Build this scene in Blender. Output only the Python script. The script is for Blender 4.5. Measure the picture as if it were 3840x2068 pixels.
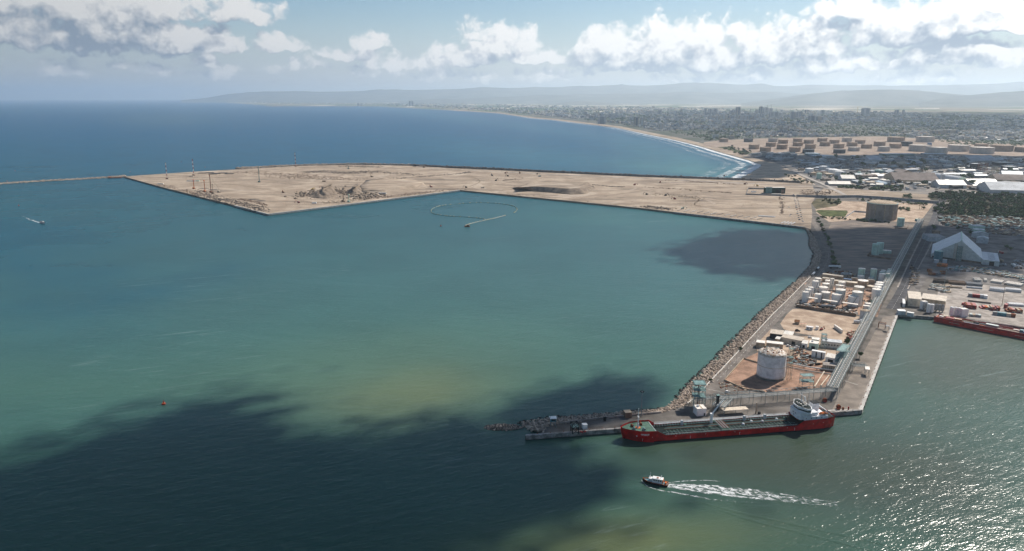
import bpy, bmesh, math, random
import numpy as np
from mathutils import Vector, Matrix
from mathutils.geometry import tessellate_polygon
random.seed(7); rng = np.random.default_rng(7)
R = math.radians
S = bpy.context.scene
COL = S.collection
for o in list(bpy.data.objects): bpy.data.objects.remove(o)

# ------------------------------------------------------------------ camera
F, H, CX, CY, HZ = 2742.0, 234.0, 1920.0, 1034.0, 366.0     # focal length and picture size in photo pixels, eye height in metres
PITCH = math.atan((CY - HZ) / F); PC, PS = math.cos(PITCH), math.sin(PITCH)
cam = bpy.data.cameras.new('camera'); cam_o = bpy.data.objects.new('camera', cam); COL.objects.link(cam_o)
cam_o.location = (0, 0, H); cam_o.rotation_euler = (math.pi / 2 - PITCH, 0, 0)
cam.sensor_fit = 'HORIZONTAL'; cam.sensor_width = 36.0; cam.lens = 36.0 * F / 3840.0
cam.clip_start = 1.0; cam.clip_end = 300000.0
S.camera = cam_o

# ------------------------------------------------------------------ light
SUN_AZ, SUN_EL = R(47), R(41)                                # azimuth clockwise from the view direction (+Y)
SUN = Vector((math.sin(SUN_AZ) * math.cos(SUN_EL), math.cos(SUN_AZ) * math.cos(SUN_EL), math.sin(SUN_EL)))
sl = bpy.data.lights.new('sun', 'SUN'); sl.energy = 5.0; sl.angle = R(0.5); sl.color = (1.0, 0.93, 0.84)
so = bpy.data.objects.new('sun', sl); COL.objects.link(so)
so.rotation_euler = (-SUN).to_track_quat('-Z', 'Y').to_euler()
so.location = (0, 0, 900)
S.view_settings.view_transform = 'Standard'; S.view_settings.look = 'None'
S.view_settings.gamma = 1.0; S.view_settings.use_curve_mapping = False
S.view_settings.exposure = 0.36
S.render.engine = 'CYCLES'
S.cycles.use_denoising = True
S.cycles.use_adaptive_sampling = True; S.cycles.adaptive_threshold = 0.025; S.cycles.adaptive_min_samples = 20
S.cycles.max_bounces = 5; S.cycles.diffuse_bounces = 2; S.cycles.glossy_bounces = 2
S.cycles.transparent_max_bounces = 12; S.cycles.volume_bounces = 1; S.cycles.transmission_bounces = 2
S.cycles.sample_clamp_indirect = 4.0; S.cycles.sample_clamp_direct = 0.0
S.cycles.caustics_reflective = False; S.cycles.caustics_refractive = False

def az_el(px, py):
    u, v = (px - CX) / F, (py - CY) / F
    x, y, z = u, PC - v * PS, -PS - v * PC
    return math.atan2(x, y), math.atan2(z, math.hypot(x, y))

world = bpy.data.worlds.new('World'); S.world = world; world.use_nodes = True
NT = world.node_tree; NT.nodes.clear()
world.cycles.sampling_method = 'MANUAL'; world.cycles.sample_map_resolution = 128
class NB:
    """small node builder"""
    def __init__(s, t): s.t = t
    def n(s, typ, **kw):
        q = s.t.nodes.new(typ)
        for k, v in kw.items(): setattr(q, k, v)
        return q
    def put(s, sock, v):
        if v is None: return
        if hasattr(v, 'is_linked') or hasattr(v, 'links'): s.t.links.new(v, sock)
        else: sock.default_value = v
    def m(s, op, a, b=None, c=None, clamp=False):
        q = s.n('ShaderNodeMath', operation=op); q.use_clamp = clamp
        for i, v in enumerate((a, b, c)):
            s.put(q.inputs[i], v)
        return q.outputs[0]
    def vm(s, op, a, b=None, scale=None):
        q = s.n('ShaderNodeVectorMath', operation=op)
        s.put(q.inputs[0], a); s.put(q.inputs[1], b)
        if scale is not None: s.put(q.inputs['Scale'], scale)
        return q.outputs[1] if op in ('LENGTH', 'DOT_PRODUCT', 'DISTANCE') else q.outputs[0]
    def mix(s, f, a, b, blend='MIX'):
        q = s.n('ShaderNodeMix', data_type='RGBA', blend_type=blend)
        s.put(q.inputs[0], f); s.put(q.inputs[6], a); s.put(q.inputs[7], b)
        return q.outputs[2]
    def ss(s, x, lo, hi, a=0.0, b=1.0):
        q = s.n('ShaderNodeMapRange', interpolation_type='SMOOTHSTEP')
        s.put(q.inputs[0], x); s.put(q.inputs[1], lo); s.put(q.inputs[2], hi); s.put(q.inputs[3], a); s.put(q.inputs[4], b)
        return q.outputs[0]
    def lin(s, x, lo, hi, a=0.0, b=1.0):
        q = s.n('ShaderNodeMapRange'); q.clamp = True
        s.put(q.inputs[0], x); s.put(q.inputs[1], lo); s.put(q.inputs[2], hi); s.put(q.inputs[3], a); s.put(q.inputs[4], b)
        return q.outputs[0]
    def noise(s, vec, scale, detail=3.0, rough=0.5, lac=2.0, out=0, dims='3D', dist=0.0):
        q = s.n('ShaderNodeTexNoise', noise_dimensions=dims)
        s.put(q.inputs['Vector'], vec); s.put(q.inputs['Scale'], scale); s.put(q.inputs['Detail'], detail)
        s.put(q.inputs['Roughness'], rough); s.put(q.inputs['Lacunarity'], lac); s.put(q.inputs['Distortion'], dist)
        return q.outputs[out]

# ---- cumulus field, a function of the view direction (azimuth, elevation)
cg = bpy.data.node_groups.new('CloudField', 'ShaderNodeTree')
cg.interface.new_socket('P', in_out='INPUT', socket_type='NodeSocketVector')
cg.interface.new_socket('D', in_out='OUTPUT', socket_type='NodeSocketFloat')
g = NB(cg); gi = g.n('NodeGroupInput'); go = g.n('NodeGroupOutput')
wx = g.noise(gi.outputs[0], 26.0, 3.0, 0.6, out=1)
warp = g.vm('SCALE', g.vm('SUBTRACT', wx, (0.5, 0.5, 0.5)), None, 0.035)
pw = g.vm('ADD', gi.outputs[0], warp)
blobs = [  # photo x, y of the flat base's middle, half width, height, weight
 (330, 160, 350, 240, 1.05), (60, 150, 210, 190, 1.0), (650, 165, 260, 110, 1.0), (830, 185, 120, 60, .9), (900, 70, 150, 110, 1.0), (1045, 60, 48, 62, .8),
 (520, 60, 330, 150, 1.0), (120, 20, 260, 120, .9), (1050, 190, 110, 70, .85), (760, 250, 60, 70, .75), (250, 280, 130, 60, .62), (560, 268, 150, 50, .62), (760, 285, 120, 40, .6),
 (1390, 175, 75, 75, .8), (1300, 215, 150, 50, .75), (1500, 250, 200, 60, .75), (1150, 260, 130, 40, .5), (950, 270, 160, 36, .45),
 (1830, 185, 140, 125, 1.0), (1760, 235, 200, 90, .9), (1985, 170, 60, 105, .85), (2020, 235, 160, 70, .9),
 (2290, 235, 190, 140, 1.0), (2450, 225, 230, 175, 1.0), (2640, 225, 230, 190, 1.0), (2860, 215, 210, 150, 1.0), (3060, 190, 190, 160, 1.0),
 (3330, 140, 240, 190, 1.0), (3580, 110, 260, 160, 1.0), (3200, 60, 220, 110, .9), (3700, 40, 260, 110, 1.0), (3760, 110, 200, 90, 1.0), (3200, 255, 340, 90, .9), (2000, 300, 260, 50, .55), (2800, 300, 420, 60, .6), (3500, 310, 420, 70, .6), (1560, 285, 240, 50, .55), (3560, 230, 260, 90, .9), (3800, 250, 200, 90, .85), (2400, 270, 500, 40, .6)]
sp = g.n('ShaderNodeSeparateXYZ'); cg.links.new(pw, sp.inputs[0])
best = None
for (bx, by, rw, rh, wt) in blobs:
    a0, e0 = az_el(bx, by); a1, _ = az_el(bx + rw, by); _, e1 = az_el(bx, by - rh)
    dx = g.m('DIVIDE', g.m('SUBTRACT', sp.outputs[0], a0), a1 - a0)
    dy = g.m('DIVIDE', g.m('SUBTRACT', sp.outputs[1], e0), e1 - e0)
    dy = g.m('MAXIMUM', dy, g.m('MULTIPLY', dy, -4.5))
    rr = g.m('ADD', g.m('MULTIPLY', dx, dx), g.m('MULTIPLY', dy, dy))
    v = g.m('MULTIPLY', g.m('SUBTRACT', 1.45, rr), wt)
    best = v if best is None else g.m('SMOOTH_MAX', best, v, 0.25)
# outside the picture the same kind of sky goes on: scattered cumulus
big = g.noise(g.vm('MULTIPLY', gi.outputs[0], (1.0, 2.2, 1.0)), 3.2, 3.0, 0.5)
outside = g.m('MAXIMUM', g.ss(g.m('ABSOLUTE', sp.outputs[0]), R(35), R(38)), g.ss(sp.outputs[1], R(7.2), R(9.5)))
rnd = g.lin(big, 0.50, 0.70, -0.9, 1.0)
best = g.m('MAXIMUM', best, g.lin(outside, 0, 1, -3.0, 0.0)) if False else g.m('MAXIMUM', best, g.m('SUBTRACT', rnd, g.m('MULTIPLY', g.m('SUBTRACT', 1.0, outside), 3.0)))
best = g.m('MAXIMUM', best, -1.2)
det = g.noise(g.vm('MULTIPLY', gi.outputs[0], (1.0, 1.35, 1.0)), 17.0, 8.0, 0.58)
q = g.n('ShaderNodeTexVoronoi', feature='SMOOTH_F1'); q.inputs['Scale'].default_value = 48.0; q.inputs['Smoothness'].default_value = 0.4
q.inputs['Detail'].default_value = 2.0; q.inputs['Roughness'].default_value = 0.55
cg.links.new(pw, q.inputs['Vector'])
puff = g.m('SUBTRACT', 0.45, q.outputs['Distance'])
d = g.m('ADD', best, g.m('ADD', g.m('MULTIPLY', g.m('SUBTRACT', det, 0.5), 2.3), g.m('MULTIPLY', puff, 0.8)))
cg.links.new(d, go.inputs[0])

w = NB(NT)
tc = w.n('ShaderNodeTexCoord')
sx = w.n('ShaderNodeSeparateXYZ'); NT.links.new(tc.outputs['Generated'], sx.inputs[0])
az = w.m('ARCTAN2', sx.outputs[0], sx.outputs[1])
el = w.m('ARCSINE', sx.outputs[2])
cb = w.n('ShaderNodeCombineXYZ'); NT.links.new(az, cb.inputs[0]); NT.links.new(el, cb.inputs[1])
def field(off):
    q = w.n('ShaderNodeGroup'); q.node_tree = cg
    NT.links.new(w.vm('ADD', cb.outputs[0], off), q.inputs[0]); return q.outputs[0]
d0 = field((0, 0, 0)); d1 = field((0.009, 0.014, 0)); d2 = field((0.030, 0.034, 0))
alpha = w.ss(d0, -0.05, 0.62)
lit = w.m('ADD', w.m('MULTIPLY', w.m('SUBTRACT', d0, d1), 1.0), w.m('MULTIPLY', w.m('SUBTRACT', 1.0, w.ss(d2, -0.3, 1.3)), 0.62))
lit = w.m('ADD', lit, 0.22, clamp=True)
# clouds on the sun's side glow brighter than those away from it
toward = w.vm('DOT_PRODUCT', tc.outputs['Generated'], tuple(SUN))
glow = w.ss(toward, 0.10, 0.85, 0.66, 1.22)
ccol = w.mix(lit, (3.7, 4.6, 5.9, 1), (12.2, 12.0, 11.7, 1))
ccol = w.vm('SCALE', ccol, None, glow)
sky = w.n('ShaderNodeTexSky', sky_type='NISHITA'); sky.sun_disc = False
sky.sun_elevation = SUN_EL; sky.sun_rotation = SUN_AZ; sky.altitude = 200.0
sky.air_density = 1.0; sky.dust_density = 0.5; sky.ozone_density = 1.2
skyc = w.vm('MULTIPLY', sky.outputs[0], (0.88, 1.0, 1.06))
low = w.ss(w.m('ABSOLUTE', el), R(0.0), R(7.0), 0.92, 0.0)      # milky air towards the horizon, all the way round
skyc = w.mix(low, skyc, w.vm('SCALE', (7.8, 8.2, 8.7), None, glow))
bgc = w.mix(w.m('MULTIPLY', alpha, 0.96), skyc, ccol)
bg = w.n('ShaderNodeBackground'); bg.inputs['Strength'].default_value = 0.064
NT.links.new(bgc, bg.inputs['Color'])
wo = w.n('ShaderNodeOutputWorld'); NT.links.new(bg.outputs[0], wo.inputs['Surface'])
# ------------------------------------------------------------------ helpers
ZP, ZS = 3.0, 3.5            # level of the port ground and of the reclaimed sand
def P(x, y, z=0.0):
    """the point at height z that the photograph shows at pixel (x, y)"""
    u, v = (x - CX) / F, (y - CY) / F
    dz = -PS - v * PC; t = (z - H) / dz
    return Vector((u * t, (PC - v * PS) * t, z))
def hgt(x, yb, yt, z0=0.0):
    """height of something whose foot (at height z0) is at yb and whose top is at yt"""
    p = P(x, yb, z0); v = (yt - CY) / F
    return (-v * p.y * PC - p.y * PS) / (PC - v * PS) + H - z0
def PX(p):
    d = Vector(p) - Vector((0, 0, H)); f = d.y * PC - d.z * PS
    return CX + F * d.x / f, CY - F * (d.y * PS + d.z * PC) / f

MATS = {}
def mat(name, col, rough=0.8, var=0.0, scale=0.3, col2=None, metal=0.0, spec=0.3, bump=0.0, detail=4.0, stretch=None, bscale=None):
    """plain procedural material: a base colour varied by noise in world metres"""
    if name in MATS: return MATS[name]
    m = bpy.data.materials.new(name); m.use_nodes = True; MATS[name] = m
    b = NB(m.node_tree); p = m.node_tree.nodes['Principled BSDF']
    p.inputs['Roughness'].default_value = rough; p.inputs['Metallic'].default_value = metal
    p.inputs['Specular IOR Level'].default_value = spec if rough < .55 else min(spec, .06)
    c = tuple(col) + (1,)
    if var > 0 or col2:
        ge = b.n('ShaderNodeNewGeometry'); vec = ge.outputs['Position']
        if stretch: vec = b.vm('MULTIPLY', vec, stretch)
        n = b.noise(vec, scale, detail, 0.62)
        c2 = tuple(col2) + (1,) if col2 else tuple(max(0, x * (1 - var)) for x in col) + (1,)
        c1 = c if col2 else tuple(min(1, x * (1 + var * 0.6)) for x in col) + (1,)
        cc = b.mix(b.ss(n, 0.36, 0.64), c2, c1)
        b.put(p.inputs['Base Color'], cc)
        if bump:
            bn = b.n('ShaderNodeBump'); bn.inputs['Strength'].default_value = 1.0; bn.inputs['Distance'].default_value = bump
            n2 = b.noise(vec, bscale or scale * 4, 4.0, 0.6)
            b.put(bn.inputs['Height'], n2); b.put(p.inputs['Normal'], bn.outputs[0])
    else:
        p.inputs['Base Color'].default_value = c
    return m

def rows_mat(name, col, line, pitch, width=0.25, axis=0, rough=0.6, spec=0.3):
    """corrugated or ribbed sheet: fine relief lines along one object axis"""
    if name in MATS: return MATS[name]
    m = bpy.data.materials.new(name); m.use_nodes = True; MATS[name] = m
    b = NB(m.node_tree); p = m.node_tree.nodes['Principled BSDF']; p.inputs['Roughness'].default_value = rough; p.inputs['Specular IOR Level'].default_value = spec
    tcn = b.n('ShaderNodeTexCoord'); s = b.n('ShaderNodeSeparateXYZ'); m.node_tree.links.new(tcn.outputs['Object'], s.inputs[0])
    f = b.m('FRACT', b.m('DIVIDE', s.outputs[axis], pitch))
    k = b.m('LESS_THAN', f, width)
    n = b.noise(tcn.outputs['Object'], 0.25, 4.0, 0.6)
    base = b.mix(b.ss(n, 0.35, 0.7), tuple(col) + (1,), tuple(x * 0.72 for x in col) + (1,))
    b.put(p.inputs['Base Color'], b.mix(k, base, tuple(line) + (1,)))
    return m

class MB:
    """collects simple solids; build() links them as ONE mesh object"""
    def __init__(s): s.v = []; s.f = []; s.mi = []; s.cur = 0
    def add(s, vs, fs):
        o = len(s.v); s.v.extend([tuple(a) for a in vs]); s.f.extend([tuple(i + o for i in f) for f in fs]); s.mi.extend([s.cur] * len(fs)); return s
    def box(s, x0, x1, y0, y1, z0, z1):
        vs = [(x0, y0, z0), (x1, y0, z0), (x1, y1, z0), (x0, y1, z0), (x0, y0, z1), (x1, y0, z1), (x1, y1, z1), (x0, y1, z1)]
        return s.add(vs, [(3, 2, 1, 0), (4, 5, 6, 7), (0, 1, 5, 4), (1, 2, 6, 5), (2, 3, 7, 6), (3, 0, 4, 7)])
    def rbox(s, c, sx, sy, sz, rz):
        ca, sa = math.cos(rz), math.sin(rz); vs = []
        for z in (0, sz):
            for (x, y) in ((-sx / 2, -sy / 2), (sx / 2, -sy / 2), (sx / 2, sy / 2), (-sx / 2, sy / 2)):
                vs.append((c[0] + x * ca - y * sa, c[1] + x * sa + y * ca, c[2] + z))
        return s.add(vs, [(3, 2, 1, 0), (4, 5, 6, 7), (0, 1, 5, 4), (1, 2, 6, 5), (2, 3, 7, 6), (3, 0, 4, 7)])
    def bar(s, a, b, r, n=4, r2=None):
        a, b = Vector(a), Vector(b); d = b - a
        if d.length < 1e-6: return s
        d.normalize(); u = d.orthogonal().normalized() if abs(d.z) > .98 else d.cross(Vector((0, 0, 1))).normalized()
        w_ = d.cross(u); r2 = r if r2 is None else r2; vs = []
        for (q, rr) in ((a, r), (b, r2)):
            for i in range(n):
                t = 2 * math.pi * (i + .5) / n; vs.append(q + (u * math.cos(t) + w_ * math.sin(t)) * rr)
        fs = [tuple(range(n - 1, -1, -1)), tuple(range(n, 2 * n))] + [(i, (i + 1) % n, n + (i + 1) % n, n + i) for i in range(n)]
        return s.add(vs, fs)
    def cyl(s, cx, cy, z0, z1, r, n=24, r2=None, cap=True):
        r2 = r if r2 is None else r2
        vs = [(cx + r * math.cos(2 * math.pi * i / n), cy + r * math.sin(2 * math.pi * i / n), z0) for i in range(n)]
        vs += [(cx + r2 * math.cos(2 * math.pi * i / n), cy + r2 * math.sin(2 * math.pi * i / n), z1) for i in range(n)]
        fs = [(i, (i + 1) % n, n + (i + 1) % n, n + i) for i in range(n)]
        if cap: fs += [tuple(range(n - 1, -1, -1)), tuple(range(n, 2 * n))]
        return s.add(vs, fs)
    def lathe(s, cx, cy, prof, n=24):
        vs = []; k = len(prof)
        for (r, z) in prof:
            vs += [(cx + r * math.cos(2 * math.pi * i / n), cy + r * math.sin(2 * math.pi * i / n), z) for i in range(n)]
        fs = [(j * n + i, j * n + (i + 1) % n, (j + 1) * n + (i + 1) % n, (j + 1) * n + i) for j in range(k - 1) for i in range(n)]
        fs += [tuple(range(n - 1, -1, -1)), tuple(range((k - 1) * n, k * n))]
        return s.add(vs, fs)
    def prism(s, pts, z0, z1):
        n = len(pts)
        vs = [(p[0], p[1], z0) for p in pts] + [(p[0], p[1], z1) for p in pts]
        return s.add(vs, [tuple(range(n - 1, -1, -1)), tuple(range(n, 2 * n))] + [(i, (i + 1) % n, n + (i + 1) % n, n + i) for i in range(n)])
    def loft(s, rings, closed=True, caps=True):
        n = len(rings[0]); vs = [p for r_ in rings for p in r_]; fs = []
        for j in range(len(rings) - 1):
            for i in range(n if closed else n - 1):
                fs.append((j * n + i, j * n + (i + 1) % n, (j + 1) * n + (i + 1) % n, (j + 1) * n + i))
        if caps and closed: fs += [tuple(range(n - 1, -1, -1)), tuple(range((len(rings) - 1) * n, len(rings) * n))]
        return s.add(vs, fs)
    def ball(s, c, r, sx=1, sy=1, sz=1, n=8, k=5):
        pr = []
        vs = []
        for j in range(k + 1):
            t = math.pi * j / k - math.pi / 2
            for i in range(n):
                a = 2 * math.pi * i / n; vs.append((c[0] + r * sx * math.cos(t) * math.cos(a), c[1] + r * sy * math.cos(t) * math.sin(a), c[2] + r * sz * math.sin(t)))
        return s.add(vs, [(j * n + i, j * n + (i + 1) % n, (j + 1) * n + (i + 1) % n, (j + 1) * n + i) for j in range(k) for i in range(n)])
    def build(s, name, m, parent=None, smooth=False):
        me = bpy.data.meshes.new(name); me.from_pydata(s.v, [], s.f)
        for q in (m if isinstance(m, (list, tuple)) else [m]): me.materials.append(q)
        if any(s.mi): me.polygons.foreach_set('material_index', s.mi)
        if smooth: me.polygons.foreach_set('use_smooth', [True] * len(me.polygons))
        o = bpy.data.objects.new(name, me); COL.objects.link(o)
        if parent is not None: o.parent = parent
        return o

def mesh_np(name, V, Fc, m, parent=None, smooth=False):
    me = bpy.data.meshes.new(name)
    V = np.asarray(V, np.float32); Fc = np.asarray(Fc, np.int32); k = Fc.shape[1]
    me.vertices.add(len(V)); me.vertices.foreach_set('co', V.ravel())
    me.loops.add(Fc.size); me.loops.foreach_set('vertex_index', Fc.ravel())
    me.polygons.add(len(Fc)); me.polygons.foreach_set('loop_start', np.arange(0, Fc.size, k, dtype=np.int32))
    me.update(calc_edges=True); me.validate()
    if smooth: me.polygons.foreach_set('use_smooth', [True] * len(me.polygons))
    for q in (m if isinstance(m, (list, tuple)) else [m]): me.materials.append(q)
    o = bpy.data.objects.new(name, me); COL.objects.link(o)
    if parent is not None: o.parent = parent
    return o

def tag(o, label=None, cat=None, group=None, kind=None):
    if label: o['label'] = label
    if cat: o['category'] = cat
    if group: o['group'] = group
    if kind: o['kind'] = kind
    return o
def thing(name, label, cat, loc=(0, 0, 0), rz=0.0, group=None):
    o = bpy.data.objects.new(name, None); COL.objects.link(o); o.empty_display_size = 0.5
    o.location = loc; o.rotation_euler = (0, 0, rz); return tag(o, label, cat, group)
def copy_tree(o, parent=None):
    c = o.copy(); COL.objects.link(c); c.parent = parent
    for ch in [q for q in KIDS.get(o.name, o.children)]: copy_tree(ch, c)
    return c
KIDS = {}
def dup(root, loc, rz=0.0, label=None, group=None, scale=None):
    c = copy_tree(root); c.location = loc; c.rotation_euler = (0, 0, rz)
    if label: c['label'] = label
    if group: c['group'] = group
    if scale: c.scale = (scale,) * 3 if not isinstance(scale, tuple) else scale
    return c

def sheet(name, pts, m, z=None, kind='structure', thick=0.0):
    """flat ground sheet through 3D points (already world), tessellated"""
    pts = [Vector((p[0], p[1], p[2] if z is None else z)) for p in pts]
    tris = tessellate_polygon([pts]); V = [tuple(p) for p in pts]; Fs = [tuple(t) for t in tris]
    up = []
    for t in Fs:
        a, b, c = (Vector(V[i]) for i in t)
        up.append(t if (b - a).cross(c - a).z > 0 else t[::-1])
    Fs = up
    if thick:
        n = len(V); area = sum(V[i][0] * V[(i + 1) % n][1] - V[(i + 1) % n][0] * V[i][1] for i in range(n))
        V += [(x, y, z_ - thick) for (x, y, z_) in V]
        for i in range(n):
            j = (i + 1) % n; Fs.append((i, i + n, j + n, j) if area > 0 else (j, j + n, i + n, i))
    me = bpy.data.meshes.new(name); me.from_pydata(V, [], Fs); me.materials.append(m)
    o = bpy.data.objects.new(name, me); COL.objects.link(o); o['kind'] = kind; return o
def pxs(l, z): return [P(x, y, z) for (x, y) in l]

def strip_pts(line, w):
    """offset a polyline of 3D points both ways by w/2 -> closed outline"""
    L, Rr = [], []
    for i, p in enumerate(line):
        a = line[max(0, i - 1)]; b = line[min(len(line) - 1, i + 1)]
        d = Vector((b[0] - a[0], b[1] - a[1], 0)).normalized(); n = Vector((-d.y, d.x, 0))
        ww = w[i] if isinstance(w, (list, tuple)) else w
        L.append(Vector(p) + n * ww / 2); Rr.append(Vector(p) - n * ww / 2)
    return L, Rr
def smooth_line(line, sub=6):
    """Catmull-Rom through 3D points"""
    out = []; n = len(line); line = [Vector(p) for p in line]
    for i in range(n - 1):
        p0, p1, p2, p3 = line[max(0, i - 1)], line[i], line[i + 1], line[min(n - 1, i + 2)]
        for k in range(sub):
            t = k / sub
            out.append(0.5 * ((2 * p1) + (p2 - p0) * t + (2 * p0 - 5 * p1 + 4 * p2 - p3) * t * t + (3 * p1 - p0 - 3 * p2 + p3) * t ** 3))
    out.append(line[-1]); return out
def ribbon(name, line, w, m, kind='structure', uv=False, parent=None):
    L, Rr = strip_pts(line, w); V = []; Fs = []
    for a, b in zip(L, Rr): V += [tuple(a), tuple(b)]
    for i in range(len(L) - 1): Fs.append((2 * i + 1, 2 * i + 3, 2 * i + 2, 2 * i))
    me = bpy.data.meshes.new(name); me.from_pydata(V, [], Fs); me.materials.append(m)
    if uv:
        ul = me.uv_layers.new(name='UVMap'); acc = [0.0]
        for i in range(1, len(L)): acc.append(acc[-1] + (Vector(line[i]) - Vector(line[i - 1])).length)
        for lp in me.loops:
            vi = lp.vertex_index; ul.data[lp.index].uv = (acc[vi // 2], 1.0 if vi % 2 == 0 else 0.0)
    o = bpy.data.objects.new(name, me); COL.objects.link(o)
    if kind: o['kind'] = kind
    if parent is not None: o.parent = parent
    return o
def local(root, p):
    d = Vector(p) - root.location; a = -root.rotation_euler[2]
    return Vector((d.x * math.cos(a) - d.y * math.sin(a), d.x * math.sin(a) + d.y * math.cos(a), d.z))
def inside(p, poly):
    x, y = p; r = False; n = len(poly); j = n - 1
    for i in range(n):
        xi, yi = poly[i]; xj, yj = poly[j]
        if (yi > y) != (yj > y) and x < (xj - xi) * (y - yi) / (yj - yi) + xi: r = not r
        j = i
    return r
def seg_y(line, x):
    for (a, b) in zip(line, line[1:]):
        if a[0] <= x <= b[0]: return a[1] + (b[1] - a[1]) * (x - a[0]) / (b[0] - a[0])
    return None
def rand_in(poly):
    xs = [p[0] for p in poly]; ys = [p[1] for p in poly]
    while True:
        q = (random.uniform(min(xs), max(xs)), random.uniform(min(ys), max(ys)))
        if inside(q, poly): return q

# ico sphere used for rocks, clumps and far trees
def ico(sub=0):
    bm = bmesh.new(); bmesh.ops.create_icosphere(bm, subdivisions=sub + 1, radius=1.0)
    V = np.array([v.co[:] for v in bm.verts]); Fc = np.array([[v.index for v in f.verts] for f in bm.faces]); bm.free(); return V, Fc
ICO_V, ICO_F = ico(0); ICO1_V, ICO1_F = ico(1)
def lumps(name, cent, rad, m, parent=None, squash=0.75, jit=0.28, sub=0, smooth=False):
    """many irregular stones / clumps joined into one mesh"""
    cent = np.asarray(cent, float); rad = np.asarray(rad, float); V0, F0 = (ICO_V, ICO_F) if sub == 0 else (ICO1_V, ICO1_F)
    n = len(cent)
    if n == 0: return None
    sc = rad[:, None] * rng.uniform(0.7, 1.3, (n, 3)); sc[:, 2] *= squash
    ang = rng.uniform(0, 2 * math.pi, n); ca, sa = np.cos(ang), np.sin(ang)
    V = V0[None] * (1 + rng.uniform(-jit, jit, (n, len(V0), 1))) * sc[:, None]
    x = V[..., 0] * ca[:, None] - V[..., 1] * sa[:, None]; y = V[..., 0] * sa[:, None] + V[..., 1] * ca[:, None]
    V = np.stack([x, y, V[..., 2]], -1) + cent[:, None]
    Fc = F0[None] + (np.arange(n) * len(V0))[:, None, None]
    return mesh_np(name, V.reshape(-1, 3), Fc.reshape(-1, 3), m, parent, smooth)
# ------------------------------------------------------------------ materials
M = dict(
 asphalt=mat('asphalt', (.15, .135, .12), .9, .35, .06, detail=8), asphalt_dark=mat('asphalt_dark', (.085, .083, .088), .9, .3, .08, detail=8),
 concrete=mat('concrete', (.34, .30, .265), .85, .3, .12, detail=8), concrete_light=mat('concrete_light', (.52, .49, .45), .8, .2, .2, detail=6),
 quay=mat('quay_face', (.30, .28, .26), .85, .45, .25, detail=8), wet=mat('wet_stone', (.035, .035, .035), .5),

 dirt=mat('dirt', (.49, .38, .285), .95, .0, .06, (.31, .225, .165), detail=10, bump=.3, bscale=.5), red_soil=mat('red_soil', (.39, .245, .175), .95, .0, .09, (.22, .14, .10), detail=9),
 grey_earth=mat('grey_earth', (.27, .22, .18), .95, .0, .03, (.16, .138, .125), detail=9, stretch=(1, 3, 1), bump=.4, bscale=.3),
 dark_soil=mat('dark_soil', (.12, .10, .085), .95, .4, .1), mound=mat('mound_sand', (.29, .23, .175), .95, .0, .08, (.17, .135, .105), detail=9, bump=.8, bscale=.3),
 white=mat('white_paint', (.80, .78, .75), .45, .10, .5), white2=mat('warm_white', (.76, .70, .62), .5, .16, .5), cream=mat('cream', (.62, .53, .42), .7, .2, .4),
 tan=mat('tan', (.46, .36, .26), .8, .25, .3), brown=mat('brown', (.23, .165, .12), .8, .3, .2), grey=mat('grey', (.30, .30, .30), .6, .25, .3), lgrey=mat('light_grey', (.52, .53, .54), .55, .2, .3),
 dark=mat('dark', (.025, .026, .028), .6), steel=mat('galvanised_steel', (.25, .29, .29), .45, .25, .5, metal=.35), green_steel=mat('green_steel', (.15, .26, .25), .5, .3, .4),
 mint=mat('mint', (.50, .64, .54), .55, .15, .3), teal=mat('teal_paint', (.06, .20, .24), .5, .25, .3), red=mat('red_paint', (.30, .018, .018), .5, .3, .4), rust=mat('rust', (.24, .085, .045), .85, .4, .5),
 orange=mat('orange', (.62, .17, .05), .55, .2, .5), blue=mat('blue', (.09, .17, .30), .5, .2, .4), yellow=mat('yellow', (.62, .42, .06), .5, .2, .4), wood=mat('wood', (.36, .17, .08), .8, .3, .6),
 rock=mat('rock', (.42, .335, .265), .9, .45, .35, detail=6), rock_dark=mat('rock_dark', (.17, .145, .125), .9, .4, .2), wet_rock=mat('wet_rock', (.05, .045, .04), .55, .3, .3),
 leaf=mat('leaf', (.072, .115, .05), .8, .45, .15, spec=.15), leaf2=mat('leaf_light', (.12, .155, .07), .8, .4, .12, spec=.15), leaf3=mat('leaf_dry', (.10, .085, .055), .85, .35, .15, spec=.1), bark=mat('bark', (.11, .08, .06), .9),
 glass=mat('window_glass', (.02, .026, .032), .12, spec=.6), tyre=mat('tyre', (.018, .018, .018), .8), paint_line=mat('road_paint', (.62, .60, .56), .7, .2, 1.0),
 foamfloat=mat('float', (.46, .43, .31), .6), deck=mat('deck_paint', (.010, .018, .017), .6, .4, .4), deck_green=mat('deck_green', (.085, .15, .115), .7, .3, .5), pipe_green=mat('pipe_green', (.24, .34, .28), .5, .2, .5),
)
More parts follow.
